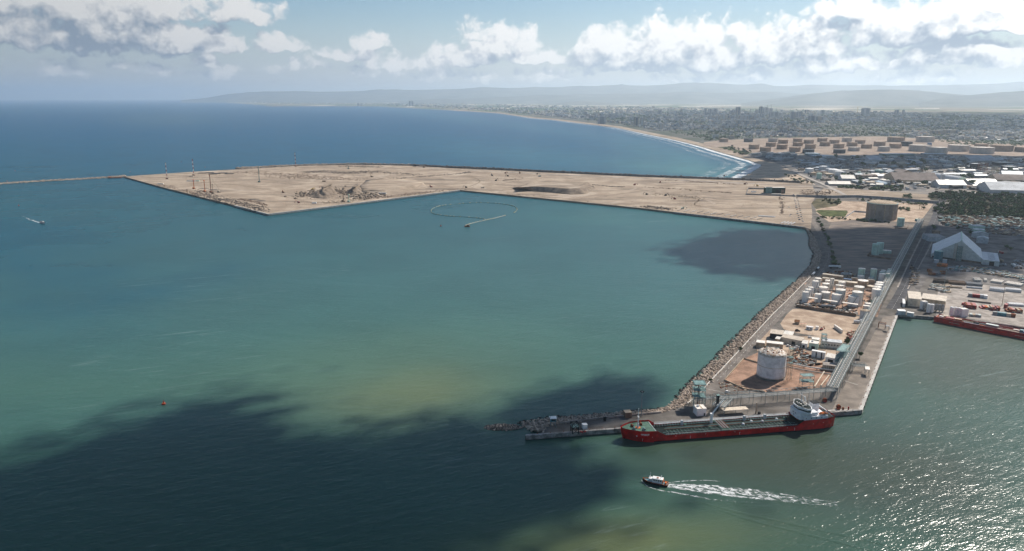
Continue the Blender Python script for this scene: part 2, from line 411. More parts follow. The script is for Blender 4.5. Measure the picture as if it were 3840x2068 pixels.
def sand_mat():
    m = bpy.data.materials.new('sand'); m.use_nodes = True; b = NB(m.node_tree); p = m.node_tree.nodes['Principled BSDF']; p.inputs['Roughness'].default_value = .95; p.inputs['Specular IOR Level'].default_value = .04
    pos = b.n('ShaderNodeNewGeometry').outputs['Position']
    c = b.mix(b.ss(b.noise(pos, 1 / 75, 8, .66), .36, .66), (.29, .228, .172, 1), (.44, .355, .272, 1))
    c = b.mix(b.m('MULTIPLY', b.ss(b.noise(b.vm('MULTIPLY', pos, (1 / 190, 1 / 34, 1)), 1.0, 8, .68, dist=1.2), .48, .64), .9), c, (.160, .128, .102, 1))
    c = b.mix(b.m('MULTIPLY', b.ss(b.noise(b.vm('MULTIPLY', pos, (1 / 26, 1 / 8, 1)), 1.0, 6, .7), .50, .72), .40), c, (.27, .21, .16, 1))
    c = b.mix(b.m('MULTIPLY', b.ss(b.noise(pos, 1 / 160, 3, .5, dist=2.0), .60, .68), .45), c, (.52, .44, .36, 1))
    b.put(p.inputs['Base Color'], c); bn = b.n('ShaderNodeBump'); bn.inputs['Distance'].default_value = .8; b.put(bn.inputs['Height'], b.noise(pos, 1 / 9, 5, .65)); b.put(p.inputs['Normal'], bn.outputs[0]); return m
M['sand'] = sand_mat()
NOISEP = __import__('mathutils').noise
def fbm(x, y, s, o=5): return NOISEP.fractal(Vector((x * s, y * s, 1.7)), 1.0, 2.0, o)

# ------------------------------------------------------------------ water
COAST = [(790, 380), (875, 388), (950, 393), (1014, 400), (1100, 399), (1224, 399), (1416, 400), (1573, 408), (1700, 415), (1864, 425), (2000, 444), (2071, 450), (2186, 464), (2311, 479),
         (2419, 502), (2528, 524), (2621, 547), (2700, 571), (2776, 592), (2830, 607), (2858, 619)]
CORNER = [(2848, 630), (2825, 644), (2797, 659), (2770, 675)]
def water_tint():
    a1 = np.concatenate([np.linspace(-180, -50, 30)[:-1], np.linspace(-50, 50, 230), np.linspace(50, 180, 30)[1:-1]])
    A = np.radians(a1); r = np.concatenate([[1.0, 150.0], np.geomspace(230, 80000, 170)])
    n, k = len(A), len(r)
    V = np.zeros((k, n, 3)); V[..., 0] = r[:, None] * np.sin(A)[None]; V[..., 1] = r[:, None] * np.cos(A)[None]
    i, j = np.meshgrid(np.arange(k - 1), np.arange(n), indexing='ij'); j2 = (j + 1) % n
    Fc = np.stack([i * n + j, (i + 1) * n + j, (i + 1) * n + j2, i * n + j2], -1).reshape(-1, 4)[:, ::-1]
    V = V.reshape(-1, 3)
    f = np.maximum(V[:, 1] * PC + H * PS, 1.0); px = CX + F * V[:, 0] / f; py = CY - F * (V[:, 1] * PS - H * PC) / f
    px = np.clip(px, -3000, 7000); py = np.clip(py, 300, 3200)
    # turbidity and depth: open sea blue, bay teal, silt green plus painted sunlit gaps
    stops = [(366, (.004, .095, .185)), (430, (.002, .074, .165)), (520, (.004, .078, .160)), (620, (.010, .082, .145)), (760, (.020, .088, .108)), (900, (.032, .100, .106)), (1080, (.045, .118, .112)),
             (1280, (.054, .130, .108)), (1450, (.053, .124, .096)), (1560, (.048, .118, .098)), (1700, (.038, .100, .078)), (2068, (.036, .092, .066)), (3200, (.036, .092, .066))]  # nearest stops darkened, painting the cloud shade deeper
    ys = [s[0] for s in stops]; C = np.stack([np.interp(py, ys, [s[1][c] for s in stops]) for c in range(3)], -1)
    rngn = np.array([fbm(x, y, .004, 4) for x, y in V[:, :2] / np.maximum(1, np.hypot(V[:, 0], V[:, 1]) / 2500)[:, None]])
    def blob(cx, cy, rx, ry, col, a, rot=0.0, pw=1.0):
        nonlocal C
        t = math.radians(rot); dx, dy = px - cx, py - cy
        u = (dx * math.cos(t) + dy * math.sin(t)) / rx; v = (-dx * math.sin(t) + dy * math.cos(t)) / ry
        g_ = np.exp(-((u * u + v * v + rngn * .9) ** pw)) * a; g_ = np.clip(g_, 0, 1)[:, None]; C = C * (1 - g_) + np.array(col) * g_
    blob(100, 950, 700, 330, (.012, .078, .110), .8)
    blob(1500, 1480, 430, 130, (.135, .160, .078), .62, -8)  # silt plume, lightened to paint a sunlit gap between cloud shadows
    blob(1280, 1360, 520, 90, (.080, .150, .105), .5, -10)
    blob(2350, 2030, 560, 95, (.125, .145, .062), .9, -4)  # foreground silt patch with the sunlight beyond the cloud shadow painted in
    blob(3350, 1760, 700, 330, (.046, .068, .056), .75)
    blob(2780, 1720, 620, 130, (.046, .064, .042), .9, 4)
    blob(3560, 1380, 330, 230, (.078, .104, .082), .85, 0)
    blob(2400, 830, 420, 60, (.042, .135, .125), .6, 6)
    blob(2550, 600, 300, 40, (.035, .14, .18), .75, 14)
    blob(2560, 640, 330, 28, (.06, .18, .19), .7, 6)
    blob(2000, 590, 330, 40, (.030, .14, .20), .5, 6)
    blob(640, 448, 240, 30, (.045, .115, .16), .35)
    blob(2000, 480, 500, 16, (.030, .135, .20), .4, 7)
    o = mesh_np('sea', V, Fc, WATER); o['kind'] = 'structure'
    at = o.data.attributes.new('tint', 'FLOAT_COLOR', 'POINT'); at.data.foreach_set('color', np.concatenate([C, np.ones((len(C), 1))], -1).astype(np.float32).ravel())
    global SEA_V, SEA_C; SEA_V, SEA_C = V, C
    return o
WATER = bpy.data.materials.new('water'); WATER.use_nodes = True
b = NB(WATER.node_tree); pr = WATER.node_tree.nodes['Principled BSDF']
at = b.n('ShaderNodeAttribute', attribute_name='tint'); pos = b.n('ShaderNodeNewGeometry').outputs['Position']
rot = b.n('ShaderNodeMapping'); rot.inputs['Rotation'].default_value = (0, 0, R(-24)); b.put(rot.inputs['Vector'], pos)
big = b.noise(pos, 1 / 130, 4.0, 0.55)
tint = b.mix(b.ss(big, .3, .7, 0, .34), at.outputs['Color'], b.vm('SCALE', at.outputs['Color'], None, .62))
st = b.vm('MULTIPLY', rot.outputs[0], (1 / 80, 1 / 6.5, 1)); sw = b.noise(st, 1.0, 6.0, 0.66, dist=1.1)
patch = b.noise(pos, 1 / 260, 2.0, .5)
streak = b.m('MULTIPLY', b.ss(sw, .57, .72), b.ss(patch, .46, .62))
tint = b.mix(b.m('MULTIPLY', streak, .17), tint, (.42, .52, .50, 1))
tint_out = tint
w1 = b.noise(b.vm('MULTIPLY', rot.outputs[0], (1 / 3.4, 1 / 1.35, 1)), 1.0, 3.0, .55)
w2 = b.noise(b.vm('MULTIPLY', rot.outputs[0], (1 / 17.0, 1 / 6.0, 1)), 1.0, 2.0, .5)
rot3 = b.n('ShaderNodeMapping'); rot3.inputs['Rotation'].default_value = (0, 0, R(14)); b.put(rot3.inputs['Vector'], pos)
w3 = b.noise(b.vm('MULTIPLY', rot3.outputs[0], (1 / 160.0, 1 / 22.0, 1)), 1.0, 2.0, .5)
hh = b.m('ADD', b.m('MULTIPLY', w1, .25), b.m('ADD', b.m('MULTIPLY', w2, .46), b.m('MULTIPLY', w3, .4)))
bn = b.n('ShaderNodeBump'); bn.inputs['Distance'].default_value = 1.0; bn.inputs['Strength'].default_value = 1.0
b.put(bn.inputs['Height'], hh)
# water body (light scattered back by the silty water) under a rough mirror; a wavy sea never mirrors as fully as a flat one at grazing angles
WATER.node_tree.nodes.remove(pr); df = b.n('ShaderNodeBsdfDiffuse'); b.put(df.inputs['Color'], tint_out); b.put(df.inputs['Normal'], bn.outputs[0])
gl = b.n('ShaderNodeBsdfGlossy'); gl.inputs['Roughness'].default_value = .17; b.put(gl.inputs['Normal'], bn.outputs[0])
fr = b.n('ShaderNodeFresnel'); fr.inputs['IOR'].default_value = 1.33; b.put(fr.inputs['Normal'], bn.outputs[0])
mx = b.n('ShaderNodeMixShader'); b.put(mx.inputs[0], b.m('MINIMUM', b.m('MULTIPLY', fr.outputs[0], .72), .20)); b.put(mx.inputs[1], df.outputs[0]); b.put(mx.inputs[2], gl.outputs[0])
WATER.node_tree.links.new(mx.outputs[0], [q for q in WATER.node_tree.nodes if q.type == 'OUTPUT_MATERIAL'][0].inputs[0])
water_tint()

def foam_mat(name, su, sv, lo, hi, edge=.25, fade=None, gain=1.0):
    """broken white water: thin foam over see-through gaps, in strip coordinates (u metres along, v 0..1 across)"""
    m = bpy.data.materials.new(name); m.use_nodes = True; b = NB(m.node_tree); p = m.node_tree.nodes['Principled BSDF']
    p.inputs['Base Color'].default_value = (.78, .80, .80, 1); p.inputs['Roughness'].default_value = .8
    uv = b.n('ShaderNodeUVMap'); s = b.n('ShaderNodeSeparateXYZ'); m.node_tree.links.new(uv.outputs[0], s.inputs[0])
    n = b.noise(b.vm('MULTIPLY', uv.outputs[0], (su, sv, 1)), 1.0, 6.0, .65, dist=.8)
    e = b.m('MULTIPLY', b.ss(s.outputs[1], 0, edge), b.ss(s.outputs[1], 1, 1 - edge))
    thr = b.m('ADD', n, b.m('MULTIPLY', b.m('SUBTRACT', e, 1.0), .42))
    if fade: thr = b.m('SUBTRACT', thr, b.lin(s.outputs[0], fade[0], fade[1], 0, fade[2]))
    a = b.m('MULTIPLY', b.ss(thr, lo, hi), gain)
    b.put(p.inputs['Alpha'], a); return m

# ------------------------------------------------------------------ land
FAR = 78000.0
def far_pt(azd, r=FAR): return Vector((r * math.sin(R(azd)), r * math.cos(R(azd)), 2.0))
coast3 = [P(x, y, 2.0) for (x, y) in COAST + CORNER]
PLAIN = bpy.data.materials.new('plain_ground'); PLAIN.use_nodes = True
b = NB(PLAIN.node_tree); p_ = PLAIN.node_tree.nodes['Principled BSDF']; p_.inputs['Roughness'].default_value = .95; p_.inputs['Specular IOR Level'].default_value = .1
pos = b.n('ShaderNodeNewGeometry').outputs['Position']; sy = b.n('ShaderNodeSeparateXYZ'); PLAIN.node_tree.links.new(pos, sy.inputs[0])
n1 = b.noise(pos, 1 / 60, 6, .65); n2 = b.noise(pos, 1 / 420, 5, .6); n3 = b.noise(pos, 1 / 1500, 4, .6)
near = b.mix(b.ss(n1, .38, .62), (.10, .10, .105, 1), (.27, .235, .20, 1))
town = b.mix(b.ss(n1, .42, .62), (.05, .055, .045, 1), (.19, .175, .16, 1)); town = b.mix(b.ss(n2, .42, .6), town, (.06, .072, .05, 1))
vo = b.n('ShaderNodeTexVoronoi'); vo.inputs['Scale'].default_value = 1 / 900; b.put(vo.inputs['Vector'], b.vm('MULTIPLY', pos, (1, .55, 1)))
vsep = b.n('ShaderNodeSeparateColor'); PLAIN.node_tree.links.new(vo.outputs['Color'], vsep.inputs[0])
field_ = b.mix(vsep.outputs[0], (.09, .10, .055, 1), (.24, .20, .14, 1)); field_ = b.mix(b.m('GREATER_THAN', vsep.outputs[1], .86), field_, (.46, .40, .31, 1)); field_ = b.mix(b.m('GREATER_THAN', vsep.outputs[2], .8), field_, (.06, .10, .035, 1))
cc = b.mix(b.ss(sy.outputs[1], 2900, 3600), near, town); cc = b.mix(b.ss(b.m('ADD', sy.outputs[1], b.m('MULTIPLY', n3, 5000)), 11500, 15000), cc, field_)
b.put(p_.inputs['Base Color'], cc)
jetty_crest = [(3024, 857), (3040, 862), (3056, 895), (3070, 925), (3079, 955), (3071, 990), (3038, 1041), (2960, 1122), (2900, 1180), (2800, 1290), (2700, 1397), (2664, 1434), (2645, 1457), (2623, 1480), (2603, 1499), (2570, 1521), (2480, 1549), (2288, 1568), (2102, 1590), (2060, 1594)]
jetty_front = [(2040, 1612), (2030, 1622), (1970, 1636), (2336, 1606), (2600, 1579), (2800, 1564), (2960, 1553), (3119, 1541), (3230, 1540), (3300, 1362), (3367, 1178)]
basin = [(3372, 1180), (3423, 1183), (3502, 1189), (3504, 1185), (3621, 1194), (3793, 1221), (3950, 1250), (4300, 1330)]
port3 = pxs(jetty_crest + jetty_front + basin, ZP)
land = [p for p in reversed(port3)]
land_pts = [far_pt(-22.2)] + coast3 + [P(x, y, ZP) for (x, y) in jetty_crest + jetty_front + basin] + [Vector((2600, 700, 2)), far_pt(75, 9000), far_pt(72), far_pt(50), far_pt(30), far_pt(10), far_pt(-8), far_pt(-16)]
PL = sheet('plain', [(p.x, p.y, 2.0) for p in land_pts], PLAIN)
# the port peninsula, one metre higher, with its quay walls
back = [(4300, 800), (3900, 760), (3560, 756), (3300, 738), (3100, 733), (2993, 735)]
PORT = [p for p in port3] + pxs(back, ZP)
sheet('port_ground', PORT, M['asphalt'], thick=5.5)

def overlay(name, px, m, lift=.02, z=ZP): return sheet(name, pxs(px, z + lift), m)
# yards and soils of the port
overlay('tank_pad', [(2717, 1428), (2789, 1347), (2842, 1322), (2960, 1330), (3090, 1372), (3118, 1402), (3112, 1448), (3010, 1462), (2860, 1472), (2790, 1462)], M['red_soil'], .02)
overlay('works_yard', [(2842, 1320), (2830, 1292), (2888, 1230), (2935, 1262), (3075, 1262), (3190, 1290), (3135, 1398), (3080, 1372), (2960, 1329)], M['dirt'], .03)
overlay('dirt_yard', [(2926, 1214), (2950, 1180), (2972, 1160), (3010, 1157), (3220, 1187), (3256, 1205), (3190, 1290), (3075, 1262), (2990, 1250), (2940, 1236)], M['dirt'], .04)
overlay('tank_farm_floor', [(3005, 1145), (3018, 1062), (3105, 1040), (3330, 1070), (3290, 1190), (3215, 1180)], mat('farm_floor', (.36, .235, .17), .9, .35, .1), .02)
overlay('grey_field', [(3118, 835), (3190, 828), (3380, 838), (3448, 842), (3395, 935), (3345, 1042), (3335, 1060), (3110, 1024), (3150, 1000), (3118, 935), (3100, 870)], M['grey_earth'], .02)
overlay('scrub_lot', [(3050, 752), (3500, 765), (3475, 800), (3448, 835), (3200, 826), (3110, 834), (3062, 800)], M['dirt'], .03)
overlay('green_plot', [(3058, 792), (3070, 788), (3175, 790), (3180, 796), (3168, 814), (3085, 812)], mat('turf', (.085, .10, .035), .95, .5, .05), .06)
overlay('green_verge', [(3042, 762), (3060, 747), (3105, 745), (3152, 752), (3140, 772), (3060, 785)], mat('scrub_ground', (.12, .105, .06), .95, .5, .06), .06)
overlay('store_yard', [(3520, 1045), (3850, 1090), (4050, 1260), (3800, 1219), (3510, 1180)], M['concrete'], .03)
overlay('industrial_yard', [(3400, 1000), (3520, 830), (4100, 840), (4300, 1080), (3850, 1088), (3480, 1040), (3440, 1100)], mat('yard', (.17, .155, .145), .9, .4, .05), .02)
overlay('quay_apron', [(3150, 1478), (3312, 1190), (3366, 1180), (3300, 1362), (3230, 1540), (3119, 1541)], mat('apron', (.235, .20, .168), .9, .25, .07, detail=9), .02)
overlay('quay_edge', [(3216, 1536), (3284, 1362), (3356, 1180), (3367, 1178), (3300, 1362), (3230, 1540)], M['concrete'], .05)
overlay('jetty_edge', [(2336, 1603), (2600, 1575), (2960, 1549), (3119, 1537), (3228, 1536), (3230, 1540), (3119, 1541), (2960, 1553), (2600, 1579), (2336, 1606)], M['concrete_light'], .05)
overlay('jetty_edge', [(1970, 1633), (2336, 1603), (2336, 1606), (1970, 1636)], M['concrete'], .05)
overlay('sand_flat', [(3062, 732), (3090, 705), (3165, 706), (3260, 713), (3480, 730), (3490, 752), (3300, 738), (3100, 733)], M['sand'], 1.1, 2.0)

# ------------------------------------------------------------------ reclaimed sand platform with its quays
plat = [(466, 663), (499, 660), (722, 645), (885, 636), (1000, 630), (1110, 624), (1312, 619), (1428, 620), (1545, 623), (1700, 632), (1798, 636), (2100, 650), (2398, 664), (2766, 677), (3045, 690), (3060, 735), (3042, 765), (3046, 800), (3040, 862), (3024, 855),
        (2993, 849), (2524, 795), (2398, 780), (1724, 713), (1006, 802), (879, 770), (749, 738), (600, 700)]
sheet('sand_platform', pxs(plat, ZS), M['sand'], thick=6.0)
def quay_wall(name, label, a, b_, z0, z1, n, m, depth=2.2, cat='quay wall'):
    A, B = P(a[0], a[1], z1), P(b_[0], b_[1], z1); L = (B - A).length
    t = thing(name, label, cat, (A.x, A.y, 0), math.atan2(B.y - A.y, B.x - A.x)); w = L / n
    mb = MB().box(.12, w - .12, -.7, depth, z0, z1 + .55); o = mb.build('panel', m, t)
    for i in range(1, n):
        c = o.copy(); COL.objects.link(c); c.parent = t; c.location = (w * i, 0, random.uniform(-.12, .05))
    MB().box(0, L, -.35, depth - .4, -.6, z1 - .2).build('core', M['wet'], t)
    return t
quay_wall('quay_wall', 'long pale concrete quay wall along the front of the sand platform, running from its sharp corner to the inner bend', (1006, 804), (1724, 714), .6, ZS, 22, M['concrete_light'])
quay_wall('quay_wall', 'short pale concrete quay wall left of the sharp corner of the sand platform', (879, 771), (1006, 804), .6, ZS, 8, M['concrete_light'])
quay_wall('quay_wall', 'grey concrete quay wall below the row of unfinished beams at the right end of the sand platform', (2524, 796), (3020, 853), .6, ZS, 14, M['quay'])
quay_wall('quay_wall', 'weathered concrete quay face of the jetty behind the tanker', (1972, 1636), (3228, 1540), .4, ZP, 40, M['quay'], 1.6)
quay_wall('quay_wall', 'concrete quay wall along the right side of the jetty with dark rubber fenders', (3230, 1540), (3367, 1178), .4, ZP, 40, M['concrete_light'], 1.6)
quay_wall('quay_wall', 'concrete quay wall at the head of the inner basin in front of the tan warehouse', (3372, 1180), (3502, 1190), .4, ZP, 10, M['quay'], 1.6)
quay_wall('quay_wall', 'quay wall behind the red supply vessel', (3504, 1186), (3800, 1222), .4, ZP, 14, M['quay'], 1.6)

# ------------------------------------------------------------------ beach, surf
bl = [(x, y) for (x, y) in COAST[8:]]
inl = [(x + 6 + 3 * i, y - (2.2 + i * .32)) for i, (x, y) in enumerate(bl)]
sheet('beach', [P(x, y, 2.06) for (x, y) in bl + list(reversed(inl))], M['sand'])
sheet('beach', [P(x, y, 2.3) for (x, y) in [(2812, 602), (2858, 619), (2848, 630), (2825, 644), (2797, 659), (2770, 674), (2900, 680), (3045, 690), (3070, 700), (3015, 668), (2975, 645), (2920, 615), (2870, 603)]], mat('beach_sand', (.42, .335, .255), .95, .25, .02))
surf = [P(x, y, .12) for (x, y) in COAST[6:] + CORNER]
ln = smooth_line(surf, 5)
def seaward(line, d):
    out = []
    for i, p in enumerate(line):
        a = line[max(0, i - 1)]; c = line[min(len(line) - 1, i + 1)]; t = (c - a).normalized(); out.append(p + Vector((t.y, -t.x, 0)) * d)
    return out
for k, (d, wd, lo, hi) in enumerate(((16, 48, .24, .52), (64, 54, .40, .64), (116, 64, .48, .70))):
    L2 = [p + Vector((0, 0, .02 * k)) for p in seaward(ln, d)]
    o = ribbon('surf', L2, wd, foam_mat('surf_foam_%d' % k, 1 / 22, 2.2, lo, hi, .35, None, (.85, .6, .4)[k]), 'stuff', uv=True)

# ------------------------------------------------------------------ hills
def ridge(px, D, foot, back, seed, m):
    n = 220; x0, x1 = px[0][0], px[-1][0]; rowsn = 16; V = []
    for j in range(rowsn):
        t = j / (rowsn - 1)
        for i in range(n):
            x = x0 + (x1 - x0) * i / (n - 1); y = seg_y(px, x)
            u, v = (x - CX) / F, (y - CY) / F; dx, dy, dz = u, PC - v * PS, -PS - v * PC
            zt = max(4.0, H + dz * D / dy); 
            dd = D - foot + (foot + back) * t; tt = t * (foot + back) / foot
            prof = (math.sin(min(1, tt) * math.pi / 2) ** 1.4) if tt <= 1 else max(0, 1 - ((tt - 1) * foot / back) ** 2)
            X = dx / dy * dd; nz = fbm(X + seed * 999, dd, 1 / 2600, 6)
            V.append((X, dd, 2 + (zt - 2) * max(0.0, prof * (1 + .22 * nz * (1 if tt < .98 else .15)))))
    Fc = [[j * n + i, j * n + i + 1, (j + 1) * n + i + 1, (j + 1) * n + i] for j in range(rowsn - 1) for i in range(n - 1)]
    o = mesh_np('hills', V, Fc, m, smooth=True); o['kind'] = 'structure'; return o
HM = mat('hill_scrub', (.15, .155, .13), .95, .0, 1 / 900, (.075, .09, .075), detail=7)
ridge([(680, 376), (747, 371), (857, 356), (991, 344), (1224, 345), (1450, 340), (1631, 336), (1980, 329), (2300, 326), (2553, 316), (2750, 318), (2950, 324), (3040, 318), (3300, 322), (3600, 318), (3840, 312), (4400, 312)], 42000, 7000, 8000, 1, HM)
ridge([(1500, 377), (1900, 364), (2300, 352), (2600, 346), (2900, 352), (3200, 360), (3500, 375)], 33000, 5000, 4000, 2, HM)
ridge([(2780, 388), (2900, 371), (3038, 351), (3150, 342), (3261, 336), (3410, 340), (3560, 352), (3800, 370)], 25000, 3600, 3000, 3, HM)
ridge([(3450, 384), (3560, 364), (3700, 351), (3840, 344), (4300, 335)], 22000, 3000, 2500, 4, HM)
ridge([(2030, 404), (2106, 386), (2181, 378), (2280, 385), (2420, 403)], 25000, 1800, 1500, 5, HM)

# ------------------------------------------------------------------ haze and the clouds overhead whose shadows lie on the water
hm = bpy.data.materials.new('haze'); hm.use_nodes = True; hm.node_tree.nodes.clear(); b = NB(hm.node_tree)
vo = b.n('ShaderNodeVolumePrincipled'); vo.inputs['Color'].default_value = (.74, .87, 1.0, 1); vo.inputs['Density'].default_value = 3.3e-5; vo.inputs['Anisotropy'].default_value = .6
om = b.n('ShaderNodeOutputMaterial'); hm.node_tree.links.new(vo.outputs[0], om.inputs['Volume'])
MB().box(-84000, 84000, -84000, 84000, -6, 1120).build('haze', hm)['kind'] = 'stuff'
CALT = 1300.0
cm = bpy.data.materials.new('cloud'); cm.use_nodes = True
p_ = cm.node_tree.nodes['Principled BSDF']; p_.inputs['Base Color'].default_value = (.9, .9, .9, 1); p_.inputs['Roughness'].default_value = 1; p_.inputs['Specular IOR Level'].default_value = 0
def cloud(poly, rad, n, soft, alt=CALT):
    """a flat cumulus above and towards the sun, outside the picture; poly = where its shadow falls"""
    W = [P(x, y) for (x, y) in poly]; w2 = [(p.x, p.y) for p in W]; off = SUN * (alt / SUN.z); C_, R_ = [], []
    while len(C_) < n:
        q = rand_in(w2); q = (q[0] + random.gauss(0, soft), q[1] + random.gauss(0, soft))
        C_.append((q[0] + off.x, q[1] + off.y, alt + random.uniform(0, 60))); R_.append(rad * random.choice((.5, .8, 1, 1.3)) * (1 if inside((q[0], q[1]), w2) else .5))
    o = lumps('cloud', C_, R_, cm, squash=.45, jit=.2); o['kind'] = 'structure'
cloud([(-500, 1900), (0, 1800), (330, 1690), (600, 1600), (880, 1500), (1040, 1455), (1060, 1570), (1280, 1650), (1500, 1640), (1680, 1580), (1820, 1560), (1990, 1600), (2150, 1680), (2320, 1700), (2390, 1770), (2330, 1840), (2120, 1885), (1900, 1930), (1740, 2040), (1600, 2200), (-300, 2250)], 7.5, 7600, 34)
cloud([(2080, 1490), (2140, 1440), (2250, 1410), (2440, 1395), (2500, 1440), (2460, 1520), (2350, 1545), (2160, 1560)], 7, 520, 14)
cloud([(2580, 925), (2720, 868), (2900, 852), (3040, 876), (3100, 860), (3250, 856), (3400, 862), (3560, 850), (3900, 860), (4000, 1000), (3700, 1012), (3480, 1012), (3330, 1048), (3200, 1035), (3060, 1010), (2990, 1024), (2800, 1008), (2640, 965)], 12, 3400, 26)
cloud([(2800, 668), (2840, 622), (2870, 606), (2960, 622), (2990, 648), (2970, 662), (2870, 670)], 20, 330, 14)
cloud([(2840, 585), (3100, 588), (3500, 580), (3860, 590), (3860, 628), (3500, 630), (3200, 640), (3020, 630)], 40, 1100, 30)

cloud([(3060, 430), (3400, 420), (3950, 424), (3990, 500), (3600, 492), (3380, 478), (3150, 470)], 60, 2200, 90, 2300)
cloud([(2150, 432), (2500, 424), (3000, 428), (3100, 470), (2950, 512), (2700, 505), (2450, 478), (2250, 455)], 45, 1500, 120, 2300)
# ------------------------------------------------------------------ revetments: stones from the road down to the water
REV = [((3024, 857), (3024, 862)), ((3056, 895), (3034, 893)), ((3070, 925), (3031, 922)), ((3079, 955), (3050, 953)), ((3071, 990), (3037, 996)), ((3038, 1041), (2986, 1050)), ((2960, 1122), (2905, 1120)),
       ((2900, 1180), (2838, 1180)), ((2800, 1290), (2726, 1290)), ((2700, 1397), (2612, 1404)), ((2664, 1434), (2565, 1446)), ((2623, 1480), (2525, 1500)), ((2570, 1521), (2500, 1527)), ((2480, 1549), (2475, 1533))]
REV2 = [((2480, 1549), (2475, 1533)), ((2288, 1568), (2284, 1549)), ((2102, 1590), (2100, 1563)), ((2060, 1594), (2010, 1570)), ((2045, 1606), (1936, 1584)), ((2035, 1620), (1975, 1612))]
def var_rocks(n=7):
    out = []
    for k in range(n):
        V = ICO_V * (1 + rng.uniform(-.3, .3, (len(ICO_V), 1))) * rng.uniform(.75, 1.25, 3) * np.array([1, 1, .72])
        me = bpy.data.meshes.new('rock'); me.from_pydata(V.tolist(), [], ICO_F.tolist()); me.materials.append(M['rock']); out.append(me)
    return out
ROCKS = var_rocks()
def revetment(pairs, label, n, size, nparts, zc=3.1, zw=-.5, key=lambda c: c[1]):
    t = thing('rock_revetment', label, 'sea defence'); A = [P(*a, zc) for a, _ in pairs]; B = [P(*b_, zw) for _, b_ in pairs]
    V = []; Fs = []
    for a, c in zip(A, B): V += [tuple(a - Vector((0, 0, .5))), tuple(c - Vector((0, 0, .5))), (c.x, c.y, -4)]
    for i in range(len(A) - 1): Fs += [(3 * i, 3 * i + 1, 3 * i + 4, 3 * i + 3), (3 * i + 1, 3 * i + 2, 3 * i + 5, 3 * i + 4)]
    me = bpy.data.meshes.new('slope'); me.from_pydata(V, [], Fs); me.materials.append(M['rock_dark']); o = bpy.data.objects.new('slope', me); COL.objects.link(o); o.parent = t
    ar = [((A[i] - B[i]).length + (A[i + 1] - B[i + 1]).length) / 2 * ((A[i + 1] - A[i]).length + (B[i + 1] - B[i]).length) / 2 for i in range(len(A) - 1)]
    pts = []
    for _ in range(n):
        i = random.choices(range(len(ar)), ar)[0]; s_, q = random.random(), random.random() ** .9
        a = A[i].lerp(A[i + 1], s_); c = B[i].lerp(B[i + 1], s_); p = a.lerp(c, q)
        pts.append((p.x + random.gauss(0, .5), p.y + random.gauss(0, .5), p.z + random.uniform(-.3, .35), q, size * random.choice((.55, .7, .85, 1, 1, 1.25))))
    pts.sort(key=key)
    for p in pts[:nparts]:
        o = bpy.data.objects.new('rock', random.choice(ROCKS)); COL.objects.link(o); o.parent = t; o.location = p[:3]; o.scale = (p[4],) * 3
        o.rotation_euler = (random.uniform(-.4, .4), random.uniform(-.4, .4), random.uniform(0, 6.3))
    rest = pts[nparts:]
    dry = [p for p in rest if p[3] < .86]; wetp = [p for p in rest if p[3] >= .86]
    for nm, ps, m in (('stones', dry, M['rock']), ('wet_stones', wetp, M['wet_rock'])):
        if ps:
            o = lumps(nm, [p[:3] for p in ps], [p[4] for p in ps], m, t); o['kind'] = 'stuff'
    return t
revetment(REV, 'long slope of pale boulders between the jetty road and the bay', 7600, 1.15, 300, key=lambda c: c[1] - c[0] * .3)
revetment(REV2, 'bank of boulders along the back of the narrow jetty tip', 1150, 1.05, 220)
# islet of stones beyond the jetty end
t = thing('rock_islet', 'low islet of rubble stones off the end of the jetty', 'rock islet')
pts = []
for _ in range(430):
    a, r_ = random.uniform(0, 6.283), math.sqrt(random.random()); q = P(1888 + 74 * r_ * math.cos(a), 1604 + 12 * r_ * math.sin(a))
    pts.append((q.x, q.y, .9 * (1 - r_ ** 2) + random.uniform(-.1, .2), r_, random.uniform(.4, .95)))
for p in pts[:120]:
    o = bpy.data.objects.new('rock', random.choice(ROCKS)); COL.objects.link(o); o.parent = t; o.location = p[:3]; o.scale = (p[4],) * 3; o.rotation_euler = (0, 0, random.uniform(0, 6))
o = lumps('stones', [p[:3] for p in pts[120:]], [p[4] for p in pts[120:]], M['rock_dark'], t); o['kind'] = 'stuff'

# small berms: the platform's rock edges and the outer breakwater
def berm(name, label, cat, px, w, h, m, n, size, z=0.0, squash=.7):
    ln = smooth_line(pxs(px, z), 5); t = thing(name, label, cat); V = []; Fs = []
    L, Rr = strip_pts(ln, w)
    for a, c, q in zip(L, Rr, ln): V += [(a.x, a.y, z - .5), (q.x * .7 + a.x * .3, q.y * .7 + a.y * .3, z + h * .8), (q.x * .7 + c.x * .3, q.y * .7 + c.y * .3, z + h * .8), (c.x, c.y, z - .5)]
    for i in range(len(ln) - 1): Fs += [(4 * i + k, 4 * i + k + 1, 4 * i + 5 + k, 4 * i + 4 + k)[::-1] for k in range(3)]
    me = bpy.data.meshes.new('core'); me.from_pydata(V, [], Fs); me.materials.append(m); o = bpy.data.objects.new('core', me); COL.objects.link(o); o.parent = t
    pts = []; rr = []
    for _ in range(n):
        i = random.randrange(len(ln) - 1); q = ln[i].lerp(ln[i + 1], random.random()); d = (ln[i + 1] - ln[i]).normalized(); s_ = random.uniform(-.5, .5)
        pts.append((q.x - d.y * s_ * w, q.y + d.x * s_ * w, z + h * (1 - abs(2 * s_) ** 1.5) * random.uniform(.5, 1.05))); rr.append(size * random.uniform(.5, 1.3))
    o = lumps('stones', pts, rr, m, t, squash); o['kind'] = 'stuff'; return t
berm('breakwater', 'thin rubble breakwater running out to the left from the sand platform', 'breakwater', [(-60, 698), (0, 691), (200, 679), (400, 668), (470, 662)], 12, 4.0, M['rock'], 900, 1.8)
